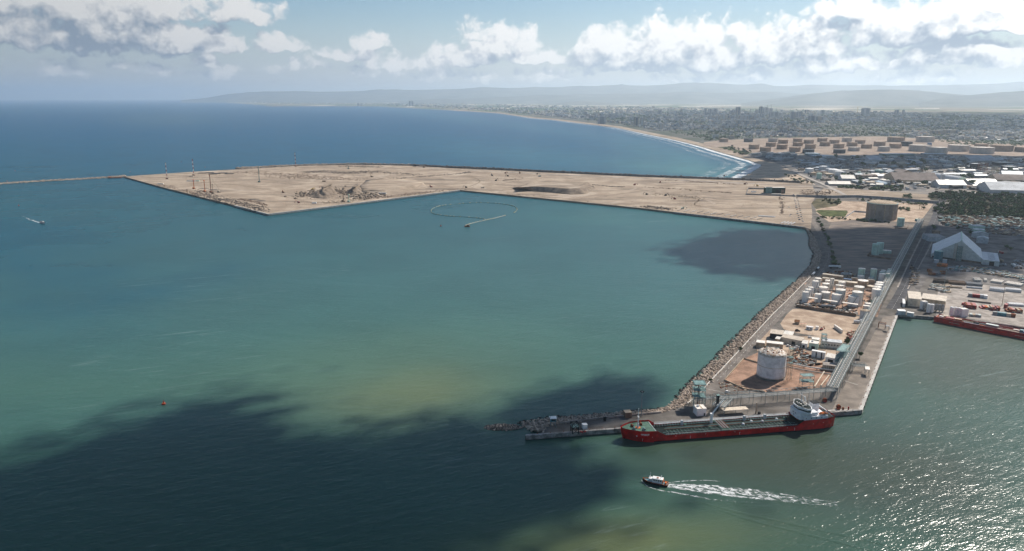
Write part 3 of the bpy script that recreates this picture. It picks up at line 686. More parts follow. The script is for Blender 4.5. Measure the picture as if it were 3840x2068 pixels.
berm('rock_edge', 'dark rubble edge along the left water side of the sand platform', 'rock edge', [(466, 666), (600, 702), (749, 741), (876, 772)], 9, 3.0, M['rock_dark'], 500, 1.6)
berm('rock_edge', 'dark rubble slope facing the bay on the right half of the sand platform', 'rock edge', [(1727, 715), (2000, 741), (2300, 774), (2398, 784), (2522, 797)], 12, 3.4, M['rock_dark'], 900, 1.6)
berm('rock_edge', 'dark boulder breakwater along the far sea edge of the sand platform', 'rock edge', [(1540, 622), (1700, 630), (1798, 634), (2100, 648), (2398, 662), (2766, 676), (3000, 688)], 18, 6.5, M['rock_dark'], 1500, 2.2, 1.0)
berm('rock_edge', 'pale block breakwater on the far left sea edge of the sand platform', 'rock edge', [(885, 634), (1000, 628), (1110, 623), (1312, 618), (1428, 619), (1540, 622)], 14, 5.5, M['rock'], 900, 2.2, 1.0)

# ------------------------------------------------------------------ road along the revetment and the other roads
road1 = smooth_line([P(x, y, ZP + .06) for (x, y) in [(2655, 1478), (2690, 1428), (2760, 1353), (2838, 1270), (2920, 1183), (2990, 1110), (3056, 1045), (3098, 990), (3107, 955), (3098, 920), (3078, 880), (3052, 835), (3035, 800), (3025, 772), (3032, 757), (3058, 750)]], 6)
ribbon('road', road1, 8.6, mat('road_asphalt', (.19, .165, .145), .9, .25, .1, detail=8))
road2 = smooth_line([P(x, y, ZP + .07) for (x, y) in [(3345, 1160), (3385, 1090), (3425, 1000), (3462, 925), (3490, 865), (3508, 825), (3520, 790), (3525, 766), (3538, 745)]], 6)
ribbon('road', road2, [13] * 25 + [17] * (len(road2) - 25), M['asphalt_dark'])
ribbon('kerb_strip', smooth_line([P(x, y, ZP + .10) for (x, y) in [(3366, 1078), (3402, 1000), (3438, 925), (3466, 872)]], 5), 2.0, M['concrete'])
ribbon('kerb_strip', smooth_line([P(x, y, ZP + .10) for (x, y) in [(3404, 1084), (3447, 1000), (3488, 925), (3508, 872)]], 5), 1.6, M['concrete'])
road3 = smooth_line([P(x, y, 3.45) for (x, y) in [(2972, 640), (3020, 664), (3080, 688), (3130, 712), (3170, 732)]], 5)
ribbon('road', road3, 11, mat('pale_track', (.40, .36, .32), .95, .2, .05))
ribbon('road', smooth_line([P(x, y, ZS + .06) for (x, y) in [(3120, 712), (3060, 700), (2960, 697), (2700, 683), (2400, 670), (2100, 656), (1800, 641), (1560, 628)]], 5), 12, mat('haul_road', (.30, .265, .235), .95, .3, .05))
def dashes(line, off, ln_, gap, w, name='lane_marking', skip=0):
    acc = 0.0; mb = MB(); on = True; pos = []
    for a, c in zip(line, line[1:]):
        d = (c - a); L_ = d.length; d.normalize(); n = Vector((-d.y, d.x, 0)); k = 0.0
        while k < L_:
            if (acc + k) % (ln_ + gap) < 1.0:
                p = a + d * k + n * off + Vector((0, 0, .012)); q = p + d * ln_; mb.add([p + n * w, p - n * w, q - n * w, q + n * w], [(0, 1, 2, 3)])
            k += 1.0
        acc += L_
    o = mb.build(name, M['paint_line']); o['kind'] = 'stuff'; return o
dashes(road1[6:50], 0, 3, 5, .14); dashes(road2[:40], 0, 3, 6, .16)
# painted lines on the apron and a stop line at the jetty bend
ribbon('painted_line', [P(2645, 1457, ZP + .09), P(2713, 1472, ZP + .09)], .35, M['paint_line'])
ribbon('painted_line', [P(3216, 1444, ZP + .09), P(3166, 1428, ZP + .09)], .8, M['concrete_light'])
# white parapet between road and boulders
par = [P(x, y, ZP) for (x, y) in [(2578, 1517), (2603, 1497), (2623, 1478), (2645, 1455), (2664, 1432), (2700, 1395), (2800, 1288), (2900, 1179), (2960, 1121), (3038, 1041)]]
t = thing('parapet_wall', 'low white parapet wall between the jetty road and the boulders', 'wall'); mb_ = None
for a, c in zip(par, par[1:]):
    n = max(1, int((c - a).length / 14)); rz = math.atan2(c.y - a.y, c.x - a.x)
    for k in range(n):
        p = a.lerp(c, (k + .5) / n); o = MB().box(-(c - a).length / n / 2 + .06, (c - a).length / n / 2 - .06, -.25, .25, 0, 1.3).build('wall_panel', M['white2'], t); o.location = p; o.rotation_euler = (0, 0, rz)
par2 = [P(x, y, ZP) for (x, y) in [(2480, 1549), (2288, 1568), (2180, 1580), (2102, 1590)]]
t = thing('parapet_wall', 'grey concrete parapet along the back of the jetty tip', 'wall')
for a, c in zip(par2, par2[1:]):
    n = max(1, int((c - a).length / 10)); rz = math.atan2(c.y - a.y, c.x - a.x)
    for k in range(n):
        p = a.lerp(c, (k + .5) / n); o = MB().box(-(c - a).length / n / 2 + .05, (c - a).length / n / 2 - .05, -.3, .3, 0, 1.2).build('wall_panel', M['concrete'], t); o.location = p; o.rotation_euler = (0, 0, rz)
# fenders along the right quay, bollards on the edges
A_, B_ = P(3230, 1540, 0), P(3367, 1178, 0); d = (B_ - A_); rz = math.atan2(d.y, d.x); nrm = Vector((d.y, -d.x, 0)).normalized()
for k in range(34):
    p = A_.lerp(B_, (k + .4) / 34) + nrm * 1.15
    if k == 0:
        fd = thing('rubber_fender', 'black rubber fender on rusty plate hanging on the quay face', 'fender', (p.x, p.y, 0), rz, 'rubber fenders along the right quay'); MB().box(-.8, .8, -.5, .4, .7, 2.7).build('block', M['tyre'], fd); MB().box(-1.0, 1.0, .42, .55, .5, 3.0).build('plate', M['rust'], fd)
    else: dup(fd, (p.x, p.y, 0), rz)
for (a, c, n) in (((2340, 1603), (3110, 1539), 16), ((3224, 1532), (3362, 1176), 20), ((1990, 1632), (2330, 1604), 7)):
    for k in range(n):
        p = P(*a, ZP).lerp(P(*c, ZP), (k + .5) / n)
        if (a[0], k) == (2340, 0):
            bo = tag(MB().lathe(0, 0, [(.35, 0), (.25, .25), (.25, .6), (.45, .7), (.42, .95)], 8).build('mooring_bollard', M['rust']), 'rusty mooring bollard on the quay edge', 'bollard', 'bollards on the quay edges'); bo.location = p
        else:
            o = bo.copy(); COL.objects.link(o); o.location = p

# ------------------------------------------------------------------ builders
def tank(xl, xr, yb, yt, label, cat='storage tank', m='white', roof='cone', group=None, name='storage_tank', detail=2, z=ZP, roofm=None, band=None, rise=.11, legs=0):
    xm = (xl + xr) / 2; fr = P(xm, yb, z); f = fr.y * PC - (fr.z - H) * PS; r = (xr - xl) / 2 * f / F
    d = Vector((fr.x, fr.y, 0)).normalized(); c = fr + d * r; h = hgt(xm, yb, yt, z)
    t = thing(name, label, cat, (c.x, c.y, z), random.uniform(0, .3), group); n = 32 if r > 6 and detail > 1 else 20
    z0 = 1.6 if legs else 0
    if legs:
        MB().cyl(0, 0, 0, .35, r * 1.04, n).build('base_slab', M['concrete'], t)
        for k in range(legs):
            a = 2 * math.pi * k / legs; MB().box(r * .93 * math.cos(a) - .35, r * .93 * math.cos(a) + .35, r * .93 * math.sin(a) - .35, r * .93 * math.sin(a) + .35, .35, 1.6).build('leg', M['concrete'], t)
    MB().cyl(0, 0, z0, h, r, n).build('shell', M[m] if isinstance(m, str) else m, t, smooth=False)
    rm = roofm or M[m]
    if roof == 'cone': MB().lathe(0, 0, [(r * 1.015, h), (r * 1.015, h + .12), (r * .5, h + r * rise * .55), (.4, h + r * rise), (.3, h + r * rise + .4)], n).build('roof', rm, t)
    elif roof == 'dome': MB().lathe(0, 0, [(r * 1.0, h)] + [(r * math.cos(R(a)), h + r * rise * math.sin(R(a))) for a in (15, 30, 45, 60, 75)] + [(.3, h + r * rise)], n).build('roof', rm, t)
    elif roof == 'float':
        MB().lathe(0, 0, [(r * 1.02, h - .2), (r * 1.02, h + .5), (r * .96, h + .5), (r * .95, h - 1.5), (.3, h - 1.2)], n).build('rim', rm, t)
    if band:
        mb = MB()
        for zz in band: mb.lathe(0, 0, [(r * 1.004, h * zz), (r * 1.02, h * zz + .08), (r * 1.02, h * zz + .3), (r * 1.004, h * zz + .38)], n)
        mb.build('band', M['tan'], t)
    if detail > 1:
        mb = MB(); a0 = -math.pi / 2 + random.uniform(-1.0, 1.0); k = 14
        for i in range(k):
            a1, a2 = a0 + .9 * i / k, a0 + .9 * (i + 1) / k; za, zb = z0 + (h - z0) * i / k, z0 + (h - z0) * (i + 1) / k
            mb.bar((math.cos(a1) * (r + .5), math.sin(a1) * (r + .5), za), (math.cos(a2) * (r + .5), math.sin(a2) * (r + .5), zb), .28)
            mb.bar((math.cos(a1) * (r + .9), math.sin(a1) * (r + .9), za + 1), (math.cos(a2) * (r + .9), math.sin(a2) * (r + .9), zb + 1), .07)
        mb.build('stair', M['steel'], t)
        mb = MB(); nn = 20
        for i in range(nn):
            a1, a2 = 2 * math.pi * i / nn, 2 * math.pi * (i + 1) / nn
            mb.bar((math.cos(a1) * r * .985, math.sin(a1) * r * .985, h + .95), (math.cos(a2) * r * .985, math.sin(a2) * r * .985, h + .95), .06); mb.bar((math.cos(a1) * r * .985, math.sin(a1) * r * .985, h), (math.cos(a1) * r * .985, math.sin(a1) * r * .985, h + .95), .05)
        mb.build('railing', M['steel'], t)
    elif detail == 1:
        MB().bar((0, -r - .2, 0), (0, -r - .2, h), .22).build('ladder', M['steel'], t)
    return t, c, r, h

def front(A, B, z=ZP):
    a, c = P(*A, z), P(*B, z); return a, (c - a).length, math.atan2(c.y - a.y, c.x - a.x)
def bld(label, A, B, depth, h, roof='flat', wall='white2', rm='white2', cat='building', name=None, group=None, win=None, door=None, z=ZP, rise=None, over=.3, big=None, simple=False):
    """building whose front foot runs from pixel A to pixel B; roof flat | gable | shed | canopy | arch"""
    a, L, rz = front(A, B, z); name = name or cat.replace(' ', '_')
    wm = M[wall] if isinstance(wall, str) else wall; rmm = M[rm] if isinstance(rm, str) else rm
    t = thing(name, label, cat, a, rz, group); rise = rise if rise is not None else {'gable': .18 * depth, 'shed': .12 * depth, 'arch': .3 * depth, 'gabley': .2 * L}.get(roof, 0)
    if roof == 'canopy':
        n = max(2, int(L / 8) + 1)
        for i in range(n):
            for y in (.3, depth - .3): MB().bar((L * i / (n - 1) if n > 1 else 0, y, 0), (L * i / (n - 1), y, h), .16).build('post', M['steel'], t)
        MB().box(-over, L + over, -over, depth + over, h, h + .35).build('roof', rmm, t); return t
    MB().box(0, L, 0, depth, 0, h).build('wall', wm, t)
    mb = MB(); e = over
    if roof == 'flat':
        mb.box(-.12, L + .12, -.12, depth + .12, h, h + .35); mb.build('roof', rmm, t)
        if not simple: MB().box(L * .2, L * .2 + 1.6, depth * .5, depth * .5 + 1.4, h + .35, h + 1.4).build('roof_unit', M['lgrey'], t)
    elif roof == 'shed':
        mb.add([(-e, -e, h), (L + e, -e, h), (L + e, depth + e, h + rise), (-e, depth + e, h + rise), (-e, -e, h + .25), (L + e, -e, h + .25), (L + e, depth + e, h + rise + .25), (-e, depth + e, h + rise + .25)],
               [(3, 2, 1, 0), (4, 5, 6, 7), (0, 1, 5, 4), (1, 2, 6, 5), (2, 3, 7, 6), (3, 0, 4, 7)]); mb.build('roof', rmm, t)
        MB().add([(0, depth, h), (L, depth, h), (L, depth, h + rise), (0, depth, h + rise), (0, 0, h), (L, 0, h)], [(4, 0, 3), (5, 2, 1), (0, 1, 2, 3)]).build('gable_wall', wm, t)
    elif roof in ('gable', 'gabley'):
        if roof == 'gable': pr_ = [(-e, h - .05), (depth / 2, h + rise), (depth + e, h - .05), (depth + e, h + .2), (depth / 2, h + rise + .28), (-e, h + .2)]; mb.loft([[(x, y, zz) for (y, zz) in pr_] for x in (-e, L + e)])
        else: pr_ = [(-e, h - .05), (L / 2, h + rise), (L + e, h - .05), (L + e, h + .2), (L / 2, h + rise + .28), (-e, h + .2)]; mb.loft([[(x, y, zz) for (x, zz) in pr_] for y in (depth + e, -e)])
        mb.build('roof', rmm, t)
        for g_ in (([(0, 0, h), (0, depth / 2, h + rise), (0, depth, h)], [(L, 0, h), (L, depth, h), (L, depth / 2, h + rise)]) if roof == 'gable' else ([(0, 0, h), (L, 0, h), (L / 2, 0, h + rise)], [(0, depth, h), (L / 2, depth, h + rise), (L, depth, h)])):
            MB().add(g_, [(0, 1, 2)]).build('gable_wall', wm, t)
    elif roof == 'arch':
        k = 10; mb.loft([[(x, depth / 2 - math.cos(math.pi * i / k) * depth / 2, h + rise * math.sin(math.pi * i / k)) for i in range(k + 1)] for x in (0, L)]); mb.build('roof', rmm, t)
    if win:
        rows_, cols_ = win
        for r_ in range(rows_):
            zz = h * (r_ + .5) / rows_
            for c_ in range(cols_):
                x = L * (c_ + .5) / cols_; w_ = min(1.1, L / cols_ * .32)
                f_ = MB().box(x - w_, x + w_, -.06, .02, zz - .6, zz + .65).build('window', M['lgrey'], t)
                MB().box(x - w_ + .1, x + w_ - .1, -.09, -.062, zz - .5, zz + .55).build('pane', M['glass'], f_)
    if door is not None:
        x, w_, hh_ = door; MB().box(x * L - w_ / 2, x * L + w_ / 2, -.08, .02, 0, hh_).build('door', M['dark'], t)
    return t

def lattice(label, A, B, depth, h, m='steel', cat='steel tower', bays=4, plat=None, r=.14, z=ZP, name='lattice_tower', group=None):
    a, L, rz = front(A, B, z); t = thing(name, label, cat, a, rz, group); c = [(0, 0), (L, 0), (L, depth), (0, depth)]
    for (x, y) in c: MB().bar((x, y, 0), (x, y, h), r).build('leg', M[m], t)
    mb = MB()
    for k in range(bays):
        z0, z1 = h * k / bays, h * (k + 1) / bays
        for i in range(4):
            (x0, y0), (x1, y1) = c[i], c[(i + 1) % 4]
            mb.bar((x0, y0, z1), (x1, y1, z1), r * .7); mb.bar((x0, y0, z0), (x1, y1, z1), r * .5)
            mb.bar((x1, y1, z0), (x0, y0, z1), r * .5)
    mb.build('bracing', M[m], t)
    for zz in (plat or ()):
        MB().box(-.4, L + .4, -.4, depth + .4, h * zz, h * zz + .15).build('platform', M['green_steel'], t)
        q = MB()
        for i in range(4):
            (x0, y0), (x1, y1) = c[i], c[(i + 1) % 4]; q.bar((x0, y0, h * zz + 1.1), (x1, y1, h * zz + 1.1), .06)
        q.build('railing', M['steel'], t)
    return t
def rack(label, a, b_, w, h, pitch, pipes, m='steel', z=ZP, top=2.2, pm=None, deck=None, cat='pipe rack', diag=True):
    """elevated pipe bridge: legs, two trusses, cross beams and the pipes it carries, from world point a to b_ along its near edge"""
    d = b_ - a; L = Vector((d.x, d.y, 0)).length; rz = math.atan2(d.y, d.x); t = thing('pipe_rack', label, cat, (a.x, a.y, z), rz); n = int(L / pitch)
    lg = None; cbm = None
    for i in range(n + 1):
        x = L * i / n
        for y in (0, w):
            if lg is None: lg = MB().bar((0, 0, 0), (0, 0, h + top), .2).build('leg', M[m], t); o = lg
            else: o = lg.copy(); COL.objects.link(o); o.parent = t
            o.location = (x, y, 0)
    nb = int(L / (pitch / 2.5))
    for i in range(nb + 1):
        x = L * i / nb
        if cbm is None: cbm = MB().bar((0, 0, h), (0, w, h), .15).bar((0, 0, h + top), (0, w, h + top), .11).build('cross_beam', M[m], t); o = cbm
        else: o = cbm.copy(); COL.objects.link(o); o.parent = t
        o.location = (x, 0, 0)
    for y in (0, w):
        mb = MB().bar((0, y, h), (L, y, h), .17).bar((0, y, h + top), (L, y, h + top), .14)
        for i in range(nb if diag else 0): mb.bar((L * i / nb, y, h + (top if i % 2 else 0)), (L * (i + 1) / nb, y, h + (0 if i % 2 else top)), .07)
        mb.build('truss', M[m], t)
    for k in range(pipes):
        y = w * (k + .7) / (pipes + .4); rr = (.16, .24, .13, .32, .2, .15, .26)[k % 7]
        MB().bar((0, y, h + .15 + rr), (L, y, h + .15 + rr), rr, 6).build('pipe', (pm or [M['white'], M['steel'], M['white2'], M['steel']])[k % (len(pm) if pm else 4)], t)
    if deck: MB().box(0, L, w * .02, w * deck, h - .12, h - .02).build('deck_plate', M['dark_soil'], t)
    return t
def pipe(label, px, r, z0, m, cat='pipeline', name='pipeline', sup=8.0, group=None):
    pts = [P(x, y, ZP) + Vector((0, 0, z0)) for (x, y) in px]; t = thing(name, label, cat, (0, 0, 0), 0, group); mb = MB()
    for a, c in zip(pts, pts[1:]): mb.bar(a, c, r, 8)
    mb.build('pipe', m, t); s_ = MB()
    for a, c in zip(pts, pts[1:]):
        n = max(1, int((c - a).length / sup))
        for i in range(n):
            p = a.lerp(c, (i + .5) / n); s_.box(p.x - .12, p.x + .12, p.y - r - .1, p.y + r + .1, ZP, p.z - r * .8)
    s_.build('support', M['concrete'], t); return t
# ------------------------------------------------------------------ the jetty: ammonia tank, racks, sheds
t, c, r, h = tank(2836, 2939, 1431, 1340, 'large white cylindrical tank with rusty stained roof standing on a ring of short legs', m=rows_mat('tank_white', (.80, .78, .78), (.70, .68, .66), 2.6, .02, 2), roof='dome', rise=.28, legs=18, band=(.09, .52, .97), detail=2, name='ammonia_tank', roofm=mat('rusty_white', (.72, .67, .6), .6, 0, .45, (.30, .19, .12), detail=9))
mb = MB()                                                      # roof pipework
for i in range(14):
    a = random.uniform(0, 6.28); q = random.uniform(.1, .75) * r; a2 = a + random.uniform(-.7, .7); q2 = random.uniform(.1, .8) * r
    z1 = h + r * .2; mb.bar((q * math.cos(a), q * math.sin(a), z1 + 1.3), (q2 * math.cos(a2), q2 * math.sin(a2), z1 + 1.3), .17); mb.bar((q * math.cos(a), q * math.sin(a), z1 - 1), (q * math.cos(a), q * math.sin(a), z1 + 2.2), .15)
mb.build('roof_pipework', M['steel'], t)
mb = MB()
for i in range(9): a = 2 * math.pi * i / 9; mb.cyl(r * .62 * math.cos(a), r * .62 * math.sin(a), h + r * .1, h + r * .2 + .8, .55, 8)
mb.build('roof_hatch', M['rust'], t)
lattice('thin pale lattice stair tower standing against the right side of the big white tank', (2953, 1431), (2967, 1431), 3.2, 29, 'tan', bays=9, plat=(.55, .72, .98), r=.13)
lattice('green steel frame with platforms on the red soil in front of the big white tank', (3008, 1457), (3050, 1456), 6, 10.5, 'green_steel', bays=3, plat=(.5, .98))
lattice('grey floodlight tower with a covered top platform by the windowed office', (3079, 1312), (3096, 1313), 4, 15, bays=5, plat=(.72, .97))
lattice('tall green steel tower with platforms at the road bend beside the white shed', (2601, 1529), (2642, 1530), 8.5, 19.0, 'green_steel', bays=5, plat=(.45, .72, .98))
t = thing('riser_pipe', 'red vertical riser pipe inside the green steel tower', 'pipe', P(2618, 1522, ZP)); MB().bar((0, 2, 0), (0, 2, 17), .35, 8).bar((1.2, 2, 0), (1.2, 2, 15), .25, 8).build('pipe', M['rust'], t)
lattice('teal valve tower of stacked platforms beside the long pipe bridge', (3157, 1378), (3182, 1352), 6, 15, 'green_steel', bays=4, plat=(.3, .6, .95))
# long bridge and its branch to the loading berth
a0, b0 = P(3138, 1493, ZP), P(3462, 838, ZP); d0 = (b0 - a0).normalized(); 
rack('long grey pipe bridge on tall legs running from the tanker berth inland beside the road', a0, b0, 8.4, 8.0, 13.0, 7, deck=.42)
a1, b1 = P(2684, 1531, ZP), P(3137, 1497, ZP)
rack('branch pipe rack with open cross beams crossing above the jetty behind the tanker', a1, b1, 6.0, 6.8, 10, 4, top=2.6, diag=False)
rack('short low pipe rack joining the green steel tower to the branch rack', P(2612, 1533, ZP), P(2676, 1525, ZP), 5, 6.2, 7, 2, top=1.6)
rack('loading platform of parallel pipes reaching from the branch rack towards the tanker', P(2716, 1556, ZP), P(2748, 1522, ZP), 9.5, 5.6, 6, 7, top=.9)
rack('small pipe gantry between the long bridge and the white roofed platform on the quay', P(3196, 1395, ZP), P(3248, 1398, ZP), 6, 5.2, 6, 4, top=1.8)
rack('rusty small gantry across the quay near the inner basin', P(3292, 1232, ZP), P(3318, 1236, ZP), 4, 5, 5, 3, 'rust', top=1.2)
bld('white flat roof on posts over the pipe platform at the right quay edge', (3243, 1409), (3258, 1411), 7.5, 5.5, 'canopy', rm='white2', cat='shelter')
bld('small grey roof on posts beside the rusty gantry near the inner basin', (3322, 1243), (3334, 1244), 5, 5, 'canopy', rm='grey', cat='shelter')
t = bld('white box shed with a brown stripe across its flat roof near the tanker', (2613, 1562), (2648, 1560), 7.5, 5.6, 'flat', 'white', 'white2', cat='shed', door=(.8, 1.0, 2.2))
L_ = (P(2648, 1560, ZP) - P(2613, 1562, ZP)).length; MB().box(L_ * .48, L_ * .62, -.125, 7.62, 5.96, 6.0).build('roof_stripe', M['tan'], t)
bld('long white roof on posts over pipework beside the tanker', (2713, 1559), (2804, 1553), 5, 3.6, 'canopy', rm='cream', cat='shelter')
t = thing('gangway_tower', 'narrow black gangway tower standing at the left end of the branch rack', 'tower', P(2686, 1543, ZP), .1); MB().box(0, 1.7, 0, 1.8, 0, 12.5).build('body', M['dark'], t); MB().box(-.2, 1.9, -.2, 2.0, 12.5, 12.8).build('cap', M['green_steel'], t); MB().bar((-.3, -.3, 0), (-.3, -.3, 12), .12).bar((2, -.3, 0), (2, -.3, 12), .12).build('ladder', M['steel'], t)
t = thing('loading_arm', 'pale upright marine loading arm on the quay right of the long white roof', 'loading arm', P(2834, 1552, ZP)); MB().bar((0, 0, 0), (0, 0, 9), .5, 8, .35).build('column', M['tan'], t); MB().bar((0, 0, 8.6), (1.2, .4, 1.2), .28, 6).build('arm', M['tan'], t); MB().cyl(2.2, -1, 0, 1.9, 1.1, 10).build('counterweight', M['dark'], t)
pipe('pair of pale pipes lying on the ground beside the green steel frame', [(3054, 1455), (3090, 1398)], .55, .9, M['cream'])
pipe('short pale pipe lying between the paired pipes and the bridge', [(3078, 1450), (3108, 1412)], .5, .9, M['cream'])
pipe('thick pale pipe running from the big tank to the bridge past the concrete block', [(2942, 1365), (3040, 1385), (3135, 1397)], .6, 1.6, M['white2'])
pipe('thinner steel pipe running in front of the thick pale pipe', [(2945, 1378), (3050, 1398), (3120, 1408)], .4, .8, M['steel'])
t = thing('bund_wall', 'low dark bund wall around the red soil of the big tank', 'wall')
for (q0, q1) in (((2717, 1428), (2789, 1461)), ((2789, 1461), (2868, 1472)), ((2717, 1428), (2789, 1347)), ((2789, 1347), (2840, 1362))):
    a_, c_ = P(*q0, ZP), P(*q1, ZP); rz = math.atan2(c_.y - a_.y, c_.x - a_.x); n = max(2, int((c_ - a_).length / 8))
    for k in range(n):
        p = a_.lerp(c_, (k + .5) / n); o = MB().box(-(c_ - a_).length / n / 2 + .04, (c_ - a_).length / n / 2 - .04, -.2, .2, 0, 1.2).build('wall_panel', M['tan'], t); o.location = p; o.rotation_euler = (0, 0, rz)
# buildings of the works yard
CORR = rows_mat('corrugated_tan', (.56, .47, .37), (.40, .33, .26), 1.6, .12); CORW = rows_mat('corrugated_white', (.72, .68, .61), (.60, .56, .50), 1.5, .12)
bld('long shed with a tan ribbed roof and open dark front beside the jetty road', (2886, 1271), (2934, 1277), 11, 5.6, 'shed', 'dark', CORR, cat='shed', rise=1.0)
bld('shed with a pale ribbed roof joined to the right end of the tan roofed shed', (2935, 1276), (2968, 1281), 11, 5.6, 'shed', 'tan', CORW, cat='shed', rise=1.0)
bld('long tan masonry workshop with a ribbed roof behind the parked white cars', (2928, 1284), (3003, 1299), 9, 5.2, 'shed', 'cream', CORR, cat='workshop', rise=.8, door=(.62, 3.2, 3.2))
bld('tiny pale shed at the left end of the tan masonry workshop', (2906, 1284), (2922, 1287), 6, 3.6, 'shed', 'tan', CORW, cat='shed', rise=.6)
bld('narrow white hut between the masonry workshop and the mint building', (3005, 1304), (3025, 1307), 8, 4.2, 'shed', 'white', CORW, cat='hut', rise=.9, door=(.4, 2.2, 2.6))
bld('mint green two storey block with pipes down its front', (3032, 1308), (3066, 1313), 8, 5.6, 'flat', 'mint', 'white2', cat='building', door=(.48, 3.2, 3.0))
bld('white shed with a low roof behind the mint green block', (3042, 1290), (3069, 1294), 7, 4.6, 'flat', 'white2', CORW, cat='shed', simple=True)
bld('long white office with a row of square windows beside the floodlight tower', (3080, 1302), (3156, 1310), 9, 5.8, 'flat', 'white2', 'lgrey', cat='office', win=(1, 7))
for k in range(3): pass
t = bld('tall white equipment shelter of three blocks with dark gaps between them', (3042, 1338), (3092, 1347), 3.6, 5.6, 'flat', 'white', 'white', cat='shelter', simple=True)
for f_ in (.3, .68): MB().box(f_ * 12, f_ * 12 + 1.0, -.05, .02, 0, 5.3).build('gap', M['dark'], t)
t = bld('white gabled shed with an open dark bay at the foot of the pipe bridge', (3094, 1357), (3137, 1366), 7, 4.6, 'shed', 'white', 'white2', cat='shed', rise=1.6, door=(.45, 4.2, 3.0))
t = bld('ribbed concrete block with open pits in its roof beside the pipe bridge', (3086, 1388), (3134, 1393), 8, 4.4, 'flat', 'tan', 'concrete', cat='concrete block', simple=True)
for k in range(7): MB().box(.6 + k * 1.7, 1.1 + k * 1.7, -.35, 0, 0, 4.3).build('rib', M['cream'], t)
bld('white flat roofed shed directly behind the big tank on the left', (2834, 1303), (2866, 1307), 8, 4.8, 'flat', 'tan', 'white2', cat='shed', simple=True)
bld('white flat roofed shed directly behind the big tank on the right', (2873, 1304), (2935, 1311), 7, 4.6, 'flat', 'tan', 'white2', cat='shed', simple=True)
bld('white site cabin with two dark windows on the sandy yard', (3022, 1236), (3047, 1240), 3, 3.0, 'flat', 'white', 'white', cat='cabin', win=(1, 2), simple=True)
bld('small white hut right of the site cabin on the sandy yard', (3058, 1237), (3069, 1238), 3, 3.0, 'flat', 'white', 'white2', cat='hut', simple=True)
bld('open hut with a red tiled roof on the sandy yard', (2979, 1216), (2997, 1218), 5, 2.6, 'gable', 'tan', 'wood', cat='hut', rise=1.6)
bld('long narrow white roof on the yard near the pipe bridge', (3155, 1250), (3160, 1250), 18, 3, 'flat', 'white2', 'white2', cat='shelter', simple=True)
t = thing('umbrella', 'pair of pale parasols beside the red roofed hut', 'parasol', P(3006, 1222, ZP))
for k in range(2): MB().bar((k * 3.4, 0, 0), (k * 3.4, 0, 2.4), .06).build('pole', M['steel'], t); MB().cyl(k * 3.4, 0, 2.3, 2.9, 1.6, 10, .1).build('canopy', mat('salmon', (.62, .38, .28), .8), t)
for k, (x0, x1, yb) in enumerate(((3201, 3222, 1212), (3224, 3236, 1210))):
    a_, L_, rz = front((x0, yb), (x1, yb + 2)); t = thing('pressure_vessel', ('long white horizontal pressure vessel', 'short white horizontal pressure vessel')[k] + ' beside the grey conical tank', 'pressure vessel', a_, rz)
    MB().bar((0, 0, 2.0), (L_, 0, 2.0), 1.6, 14).build('drum', M['white'], t); MB().box(L_ * .2, L_ * .3, -1, 1, 0, 1).build('saddle', M['concrete'], t); MB().box(L_ * .7, L_ * .8, -1, 1, 0, 1).build('saddle', M['concrete'], t)

